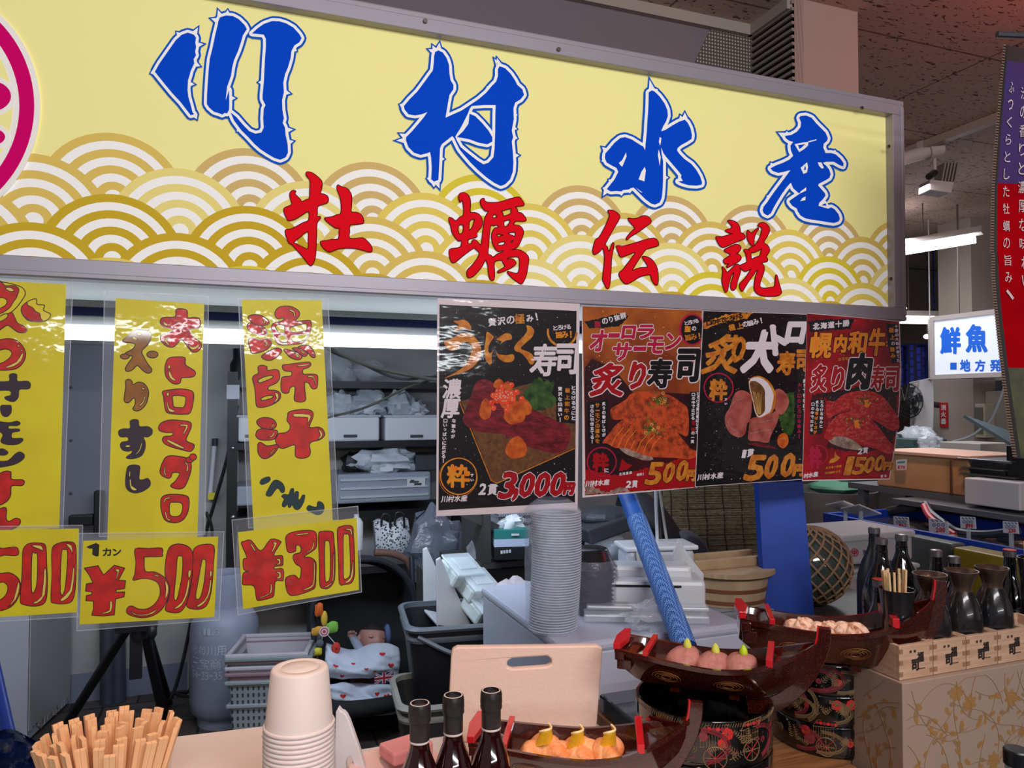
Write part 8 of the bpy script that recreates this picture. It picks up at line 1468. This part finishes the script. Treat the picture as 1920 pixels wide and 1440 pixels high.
for i, ch in enumerate('消火器'): fx2.text(mb, ch, 1764.5, 759+i*13, 1773.5, 769+i*13, .001, .25)
under(mb.build('lettering', M_WPL), o)
t = thing('electric_fan', 'black wall fan beside the hanging white sheet', 'fan', Rx(1702, 752, 6.2)); p = Rx(1702, 752, 6.2); mb = MB()
for r in (.05, .09, .13, .165): mb.tube([p+Vector((-.03+.04*(r/.165), r*math.cos(k*.314), r*math.sin(k*.314))) for k in range(21)], .006, 5)
for k in range(12): mb.tube([p+Vector((-.04, 0, 0)), p+Vector((.01, .165*math.cos(k*.524), .165*math.sin(k*.524)))], .004, 5)
part(mb, 'guard', M_BLK, t); mb = MB()
for k in range(5): mb.grid(lambda u, v, k=k: p+Vector((.02+.02*u, (.03+.11*v)*math.cos(k*1.257+u*.7), (.03+.11*v)*math.sin(k*1.257+u*.7))), 4, 4, 0, (.003,0,0))
part(mb, 'blade', M_DGR, t); mb = MB(); mb.tube([p+Vector((.02,0,0)), p+Vector((.5,0,-.05))], .03, 10); part(mb, 'motor_arm', M_DGR, t)
P = [Rx(1706, 718, 6.3), Rx(1745, 710, 6.3), Rx(1742, 800, 6.3), Rx(1700, 815, 6.3)]
mb = MB(); mb.grid(lambda u, v: P[0].lerp(P[1], u).lerp(P[3].lerp(P[2], u), v)+Vector((.05*math.sin(u*7+v), 0, .03*math.sin(u*4)*v)), 16, 10, 0, (.004,0,0)); mb.tube([P[0], P[1]], .008, 6); mb.tube([P[1], Vector((P[1].x, P[1].y, ZC))], .006, 6); tag(mb.build('hanging_sheet', M('sheet_grey', (178,174,176), .6), smooth=True), 'grey-white sheet hanging beside the wall fan', 'sheet')
P = [Rx(1680, 648, 7.4), Rx(1752, 645, 7.4), Rx(1752, 722, 7.4), Rx(1680, 722, 7.4)]
def mesh_blue():
    return nodes_brick('curtain_blue', (16,34,150), (28,54,186), (8,14,60), .09, .05, .012, .7, .5, 'Object', (0, math.pi/2, 0))
mb = MB(); mb.grid(lambda u, v: P[0].lerp(P[1], u).lerp(P[3].lerp(P[2], u), v)+Vector((.05*math.sin(u*12), 0, 0)), 20, 4, 0, (.01,0,0)); mb.tube([P[0], P[1]], .012, 6); mb.tube([P[1], Vector((P[1].x, P[1].y, ZC))], .01, 6); mb.tube([P[0], Vector((P[0].x, P[0].y, ZC))], .01, 6); tag(mb.build('net_curtain', mesh_blue()), 'blue net curtain at the back, left of the signboard', 'curtain')
cable('cable', curve([Rx(1893, 700, 6.5), Rx(1862, 780, 6.5), Rx(1838, 805, 6.5), Rx(1815, 820, 6.5), Rx(1786, 828, 6.5)]), .012, M_WPL2, 'white cable looping below the control cabinet')
o = onx(1866, 1905, 712, 733, 6.6, .3, 'shelf_box', M_DGR, 'dark box high on the wall right of the breaker box', 'box'); o = onx(1848, 1905, 733, 842, 6.75, .12, 'door_panel', M('panel_beige', (150,138,128), .6), 'beige panel on the wall beside the control cabinet', 'panel')
mb = MB(); mb.ell(Rx(1720, 822, 6.0), (.14, .18, .12), 20, jit=.5, seed=61); tag(mb.build('plastic_bag', M_BAGW, smooth=True), 'white bag heaped below the wall fan', 'bag')
mb = MB(); mb.ell(Rx(1745, 838, 5.6), (.12, .07, .11), 20, jit=.5, seed=62); tag(mb.build('plastic_bag', M_BAGW, smooth=True), 'white bag beside the long white tub of the fish stall', 'bag')
o = onx(1762, 1838, 832, 856, 5.4, .35, 'long_tub', M('tub_grey', (176,170,164), .5), 'long grey-white tub below the control cabinet', 'tub')
mb = MB(); p = Rx(1898, 825, 5.0); mb.box(p, (.5, .45, .02), mat=Matrix.Rotation(.5, 4, 'X') @ Matrix.Rotation(.25, 4, 'Y')); tag(mb.build('tilted_lid', M('lid_teal', (64,84,90), .5)), 'dark teal lid leaning behind the banner end', 'lid')
mb = MB(); p = Rx(1700, 836, 5.8); mb.box(p, (.4, .5, .14)); tag(mb.build('work_bin', M('bin_teal', (70,96,92), .5)), 'teal bin beside the white bag', 'bin')
# back bench holding those tubs
mb = MB(); zb2 = Rx(1800, 857, 5.4).z; mb.box((5.9, 4.2, zb2-.02), (1.4, 4.0, .04)); mb.box((5.9, 4.2, zb2/2-.02), (1.2, 3.8, zb2-.04)); tag(mb.build('back_bench', M('bench_grey', (112,108,106), .5)), 'grey work bench at the back of the fish stall', 'bench')
# upper shelf of the stall with glowing tank, trays and foam boxes
XU = 4.1; zs_ = Rx(1700, 918, XU).z; ys0, ys1 = Rx(1925, 940, XU).y-.4, Rx(1590, 905, XU).y
t = thing('stall_shelf', 'grey metal shelf of the fish stall carrying the beige tank and trays', 'shelf', (XU+.3, 3.4, 0)); mb = MB(); mb.box((XU+.35, (ys0+ys1)/2, zs_-.02), (.7, ys1-ys0, .04)); part(mb, 'shelf', M('shelf_grey', (104,108,116), .5, .3), t)
for yy in (ys0+.1, ys1-.1, (ys0+ys1)/2):
    for x in (XU+.04, XU+.66): mb = MB(); mb.box((x, yy, zs_/2-.02), (.05, .05, zs_-.04)); part(mb, 'leg', M('shelf_grey', (104,108,116)), t)
a, b = Rx(1640, 926, XU), Rx(1811, 858, XU); t = thing('beige_tank', 'beige translucent tank lit warm pink, on the grey shelf', 'tank', (XU+.2, (a.y+b.y)/2, zs_))
mb = MB(); zt2 = Rx(1720, 855, XU).z; mb.box((XU+.27, (a.y+b.y)/2, (zs_+zt2)/2+.001), (.5, abs(a.y-b.y), zt2-zs_)); part(mb, 'body', M('tank_beige', (206,164,124), .35, var=(2.5, (190,140,90))), t, bevel=.01)
mb = MB(); mb.box((XU+.27, (a.y+b.y)/2, zt2+.012), (.54, abs(a.y-b.y)+.04, .022)); part(mb, 'lid', M('tank_lid', (214,176,156), .5), t, bevel=.004)
for px in (1783,): p = Rx(px, 890, XU-.004); mb = MB(); mb.box((XU-.004, p.y, (zs_+zt2)/2), (.008, .012, zt2-zs_-.02)); part(mb, 'strap', M('strap_brown', (92,66,50), .6), t)
fx3 = FlatX(XU-.012); mb = MB(); q = [fx3.pt(x, y, 0) for x, y in ((1680,862),(1700,861),(1699,881),(1681,882))]; mb.prism(q, (.003,0,0)); o = under(mb.build('price_tag', M_WPL), t)
mb = MB(); fx3.text(mb, '1', 1684, 873, 1687, 879, .001, .3, 1); fx3.text(mb, '7', 1689, 873, 1692, 879, .001, .3, 1); fx3.text(mb, '0', 1693, 873, 1697, 879, .001, .3, 1); fx3.line(mb, [(1684,867),(1696,866)], 1.6, .001, 0); under(mb.build('tag_print', [M('ink_teal', (70,140,160), .6), M('ink_red', (206,60,70), .6)]), t)
for i, (x0, x1, y0, y1, dp, lb) in enumerate(((1806, 1898, 866, 884, .5, 'wide steel tray on top of the tray stack'), (1815, 1885, 882, 897, .42, 'deep steel tray under the wide steel tray'), (1812, 1905, 896, 909, .5, 'flat steel tray at the bottom of the tray stack'))):
    a, b = Rx(x0, y1, XU+.02), Rx(x1, y0, XU+.02); mb = MB(); cy, W_ = (a.y+b.y)/2, abs(a.y-b.y); h = b.z-a.z; zc = a.z
    mb.hexa([(XU+.05, cy-W_*.42, zc), (XU+dp-.05, cy-W_*.42, zc), (XU+dp-.05, cy+W_*.42, zc), (XU+.05, cy+W_*.42, zc)], [(XU+.02, cy-W_/2, zc+h), (XU+dp, cy-W_/2, zc+h), (XU+dp, cy+W_/2, zc+h), (XU+.02, cy+W_/2, zc+h)]); mb.box((XU+dp/2, cy, zc+h), (dp+.03, W_+.03, .008)); tag(mb.build('steel_tray', M('tray_steel', (128,128,132), .3, .8), bevel=.003), lb, 'tray', 'steel trays on the grey shelf')
o = onx(1808, 1912, 906, 944, XU-.12, .3, 'foam_box', M('foam_cool', (206,206,210), .7), 'long white foam box overhanging the grey shelf', 'box', .008)
mb = MB(); p = Rx(1810, 945, XU); mb.box((XU+.05, p.y-.2, zs_-.055), (.5, 1.1, .03)); tag(mb.build('ledge', M('shelf_grey', (104,108,116))), 'grey ledge under the long white foam box', 'ledge')
mb = MB(); p = Rx(1905, 870, XU); mb.box((XU+.2, p.y-.1, p.z-.05), (.35, .35, .30)); tag(mb.build('basket_dark', M_BLK, bevel=.005), 'black slotted crate at the right edge above the foam box', 'crate')
# tank counter with blue edge
XK = 3.46; zk_ = .80; yk0, yk1 = 1.9, Rz(1560, 968, zk_).y
t = thing('fish_tank', 'long shallow shellfish tank with blue rim, running towards the right', 'tank', (XK+.4, 2.8, 0)); MB_BL = M('rim_blue', (14,60,176), .45)
mb = MB(); mb.box((XK-.02, (yk0+yk1)/2, zk_-.02), (.03, yk1-yk0, .085)); mb.box((XK+.62, (yk0+yk1)/2, zk_+.0), (.03, yk1-yk0, .06)); mb.box((XK+.30, yk1+.0, zk_-.02), (.66, .03, .085)); part(mb, 'rim', MB_BL, t)
mb = MB(); mb.box((XK+.32, (yk0+yk1)/2, zk_-.09), (.66, yk1-yk0, .04)); mb.box((XK+.05, (yk0+yk1)/2, (zk_-.11)/2), (.04, yk1-yk0, zk_-.11)); mb.box((XK+.58, (yk0+yk1)/2, (zk_-.11)/2), (.04, yk1-yk0, zk_-.11)); part(mb, 'trough', M('trough_grey', (92,92,94), .5), t)
mb = MB(); mb.box((XK+.32, (yk0+yk1)/2, zk_-.045), (.64, yk1-yk0-.02, .04)); part(mb, 'water', M('tank_water', (66,70,74), .04, alpha=.55), t)
sh0 = None; rs = random.Random(9)
for k in range(46):
    if sh0 is None: mb = MB(); mb.ell((0,0,0), (.034,.028,.014), 14, jit=.25, seed=3); o = sh0 = mb.build('shellfish', M('shell_tan', (186,140,116), .6, var=(30, (120,84,66))), smooth=True); tag(o, 'small tan shellfish lying in the shallow tank', 'shellfish', 'shellfish in the tank')
    else: o = sh0.copy(); COL.objects.link(o)
    o.location = (XK+rs.uniform(.05, .5), yk0+.5+rs.random()**1.5*(yk1-yk0-.7), zk_-.058+rs.uniform(0, .03)); o.rotation_euler = (rs.uniform(-.3,.3), rs.uniform(-.3,.3), rs.uniform(0, 6))
for i, (px, py, txt, lb) in enumerate(((1690, 980, '162', 'white price tag with red digits, leftmost upright tag in the shellfish tank'), (1760, 986, '200', 'white price tag with red digits, second upright tag in the shellfish tank'), (1815, 980, '190', 'white price tag with red digits, third upright tag in the shellfish tank'), (1895, 989, '230', 'white price tag with red digits, rightmost tag in the shellfish tank'))):
    X = XK+.22; fx4 = FlatX(X); w_, h = (15, 12) if i != 1 else (19, 15); t4 = thing('price_tag', lb, 'price tag', Rx(px, py+h, X), 0, 'price tags in the shellfish tank')
    mb = MB(); mb.prism([fx4.pt(px-w_, py-h, 0), fx4.pt(px+w_-2, py-h+2+(6 if i == 1 else 0), 0), fx4.pt(px+w_, py+h+(4 if i == 1 else 0), 0), fx4.pt(px-w_+1, py+h-2, 0)], (.004,0,0)); part(mb, 'card', M_WPL, t4)
    mb = MB()
    for j in range(4): fx4.line(mb, [(px-w_*.7+j*w_*.42, py-h*.75), (px-w_*.5+j*w_*.42, py-h*.55)], .9, .001, 1)
    for j in range(3): fx4.ring(mb, (px-w_*.45+j*w_*.45, py-h*.12), 2.6, 1.2, .001, 1, 10)
    for j, ch in enumerate(txt): fx4.text(mb, ch, px-w_*.25+j*w_*.32, py+h*.2, px-w_*.25+(j+.75)*w_*.32, py+h*.78, .001, .5, 0)
    part(mb, 'tag_print', [M('ink_red', (206,60,70)), M('ink_blue', (60,96,140), .6)], t4)
    mb = MB(); p = fx4.pt(px, py+h, 0); mb.box((p.x+.004, p.y, (p.z+zk_-.05)/2), (.006, .02, max(.02, p.z-zk_+.06))); part(mb, 'tag_clip', M_CLEAR, t4)
for px, py, d, lb in ((1585, 951, 4.35, 'white card on a clear holder at the far end of the tank'), (1614, 958, 4.25, 'white card overlapping the first at the far end of the tank')):
    p = Rd(px, py, d); t5 = thing('card_holder', lb, 'card', (p.x, p.y, zk_)); mb = MB(); mb.box(p, (.17, .13, .008), mat=Matrix.Rotation(.35, 4, 'Y') @ Matrix.Rotation(-.3, 4, 'X')); part(mb, 'card', M_WPL, t5); mb = MB(); mb.tube([p, Vector((p.x, p.y, zk_-.06))], .012, 8); part(mb, 'post', M_CLEAR, t5)
cable('hose', curve([Rx(1735, 945, 3.9), Rx(1745, 962, 3.85), Rx(1775, 985, 3.8), Rx(1800, 998, 3.8), Rx(1850, 1002, 3.8), Rx(1910, 995, 3.8)]), .022, M('hose_grey', (58,66,84), .5), 'dark hose curving down into the tank')
cable('hose', curve([Rx(1732, 948, 3.86), Rx(1742, 968, 3.8), Rx(1762, 985, 3.76), Rx(1790, 1003, 3.74)]), .018, M('hose_pink', (190,70,84), .5), 'pink hose beside the dark hose')
cable('pipe', curve([Rx(1650, 982, 3.95), Rx(1660, 962, 3.95), Rx(1690, 955, 3.95), Rx(1722, 950, 3.95)]), .03, M('pipe_dark', (60,60,62), .5), 'dark pipe bend behind the leftmost price tags')
mb = MB(); mb.ell(Rx(1716, 935, 4.3), (.06,.06,.09), 14, jit=.4, seed=5); tag(mb.build('pump', M('pump_red', (88,26,28), .5), smooth=True), 'dark red pump under the grey shelf', 'pump')
for i, (x0, x1) in enumerate(((1700, 1760), (1770, 1830), (1840, 1905))): onx(x0, x1, 935, 985, 4.50, .2, 'wooden_crate', M('crate_wood', (92,58,38), .7, var=(20, (60,36,24), (1,1,10))), ('brown wooden crate under the grey shelf behind the %s price tag' % ('leftmost', 'third', 'rightmost')[i]), 'crate', .004)
# things under and beside the tank
o = onx(1788, 1960, 1060, 1140, 3.30, .12, 'yellow_container', M('container_yellow', (150,126,22), .5), 'mustard yellow container below the blue tank rim', 'container', .01); o = onx(1700, 1786, 1020, 1105, 3.34, .1, 'grey_container', M('container_grey', (96,98,98), .5), 'grey slatted container below the blue tank rim', 'container', .01)
# foam boxes stacked beyond the blue board
t = thing('foam_fish_box', 'white foam fish box with red stamp, top of the stack beside the blue board', 'box', Rd(1590, 1120, 3.2))
fbx = Rd(1575, 1000, 3.35); R3 = Matrix.Rotation(-.02, 4, 'Z')
M_FOAM = M('foam_stack', (186,184,190), .7)
x0, y0 = Rd(1537, 1100, 3.45).x, 2.50
zt3 = Rd(1590, 996, 3.3).z; zm = Rd(1590, 1052, 3.3).z; zl = Rd(1590, 1115, 3.3).z
cx, cy = Rd(1590, 1050, 3.35).x+.04, Rd(1590, 1050, 3.35).y+.02
mb = MB(); mb.box((cx, cy, (zt3+zm)/2-.01), (.40, .30, zt3-zm-.03)); part(mb, 'body', M_FOAM, t, bevel=.01); mb = MB(); mb.box((cx, cy, zt3-.012), (.42, .32, .03)); part(mb, 'lid', M('foam_lid', (204,202,206), .7), t, bevel=.008)
fl6 = Flat(cy-.151); mb = MB(); fl6.ring(mb, (1602, 1036), 7, 1.6, .001, 0, 16); fl6.text(mb, '中', 1598, 1031, 1606, 1041, .001, .5, 0); fl6.text(mb, '紋', 1584, 1033, 1590, 1040, .001, .3, 1); fl6.text(mb, '別', 1618, 1031, 1626, 1040, .001, .3, 1); part(mb, 'stamp', [M('stamp_red', (176,40,60), .6), M('stamp_blue', (60,64,110), .6)], t)
t = thing('foam_fish_box', 'white foam fish box under the stamped one, beside the blue board', 'box', (cx, cy, zl)); mb = MB(); mb.box((cx+.01, cy, (zm+zl)/2-.01), (.42, .31, zm-zl-.02)); mb.box((cx+.01, cy, zm-.022), (.44, .33, .02)); part(mb, 'body', M_FOAM, t, bevel=.008)
t = thing('foam_fish_box', 'lowest white foam fish box, mostly behind the netted float', 'box', (cx, cy, zl-.3)); mb = MB(); mb.box((cx+.02, cy, zl-.14), (.42, .31, .26)); part(mb, 'body', M_FOAM, t, bevel=.01)
mb = MB(); mb.box((cx+.02, cy, (zl-.27)/2), (.36, .26, zl-.28)); tag(mb.build('pallet_stand', M_DGR), 'dark stand under the foam fish boxes', 'stand')
mb = MB(); p = Rd(1555, 945, 5.95); mb.lathe([(.30,0),(.36,p.z+.12),(.345,p.z+.12),(.29,.02),(0,.02)], (p.x, p.y, 0), 30); tag(mb.build('grey_tub', M('tub_darkgrey', (104,104,108), .5), smooth=True), 'large round grey tub behind the blue board', 'tub')
mb = MB(); mb.ell(Vector((p.x+.05, p.y, p.z+.13)), (.2,.2,.05), 16, jit=.3, seed=8); tag(mb.build('net_bundle', M('net_green', (70,130,108), .7), smooth=True), 'green net bundle on the large grey tub', 'net')
mb = MB(); p = Rd(1606, 915, 6.6); mb.grid(lambda u, v: p+Vector((-.16+.3*u, .1*math.sin(u*5), .12-.42*v)), 10, 8, 0, (0,.01,0)); mb.box((p.x, p.y+.06, (p.z+.12)/2), (.05,.05,p.z+.12)); tag(mb.build('apron_cloth', M('cloth_green', (22,66,60), .6), smooth=True), 'dark green rubber apron hanging beside the grey tub', 'apron')

# pieces that sit on a part are one level deeper
NEST = {'stroller': [('bumper_bar','flag_badge'),('hood','hood_rim')], 'rice_tub': [('lid','lid_batten'),('body','hoop')], 'sake_bottle': [('cap','cap_top'),('glass','neck_ring')], 'sauce_bottle': [('cap_sleeve','cap_edge'),('cap_sleeve','sleeve_edge')],
  'sushi_boat': [('prow','prow_edge'),('hull','gold_cloud')], 'glove_box': [('carton','print')], 'tissue_box': [('upper_carton','tissue'),('upper_carton','print')], 'price_tag': [('card','tag_print')], 'stall_signboard': [('panel','lettering'),('panel','ring_mark')], 'menu_strip': [('paper','lettering')], 'price_card': [('paper','lettering')],
  'food_poster': [('sheet','lettering'),('sheet','food_picture')], 'nigiri_sushi': [('fish_slice','wasabi'),('lemon_twist','lemon_pith')], 'masu_box': [('body','lettering'),('body','finger_joint')], 'round_tray': [('body','painted_pattern')], 'infant_seat': [('side_guard','guard_pad')], 'rice_cooker': [('body','button')], 'heat_sealer': [('body','slot'),('body','green_strip')], 'floral_box': [('body','floral_print')],
  'shop_sign': [('panel','wave_print'),('panel','blue_lettering'),('panel','white_lettering'),('panel','red_lettering'),('panel','crest'),('frame','screw')], 'gas_cylinder': [('body','lettering')], 'foam_fish_box': [('body','stamp')], 'beige_tank': [('body','price_tag'),('body','strap')], 'ceiling_lamp': [('housing','hanger')], 'shelf_rack': [('upright','bolt'),('upright','corner_plate')], 'banner': [('edge_strip','edge_stitch')], 'baby': [('body','closed_eye'),('body','ear'),('body','mouth'),('body','hand')]}
base = lambda n: n.rsplit('.', 1)[0] if n[-3:].isdigit() else n
for root in [o for o in COL.objects if o.parent is None and base(o.name) in NEST]:
    for pn, cn in NEST[base(root.name)]:
        kids = list(root.children); ps = [k for k in kids if base(k.name) == pn]
        if not ps: continue
        for c in [k for k in kids if base(k.name) == cn and not k.children]:
            c.parent = ps[0]; c.matrix_parent_inverse = Matrix.Identity(4)
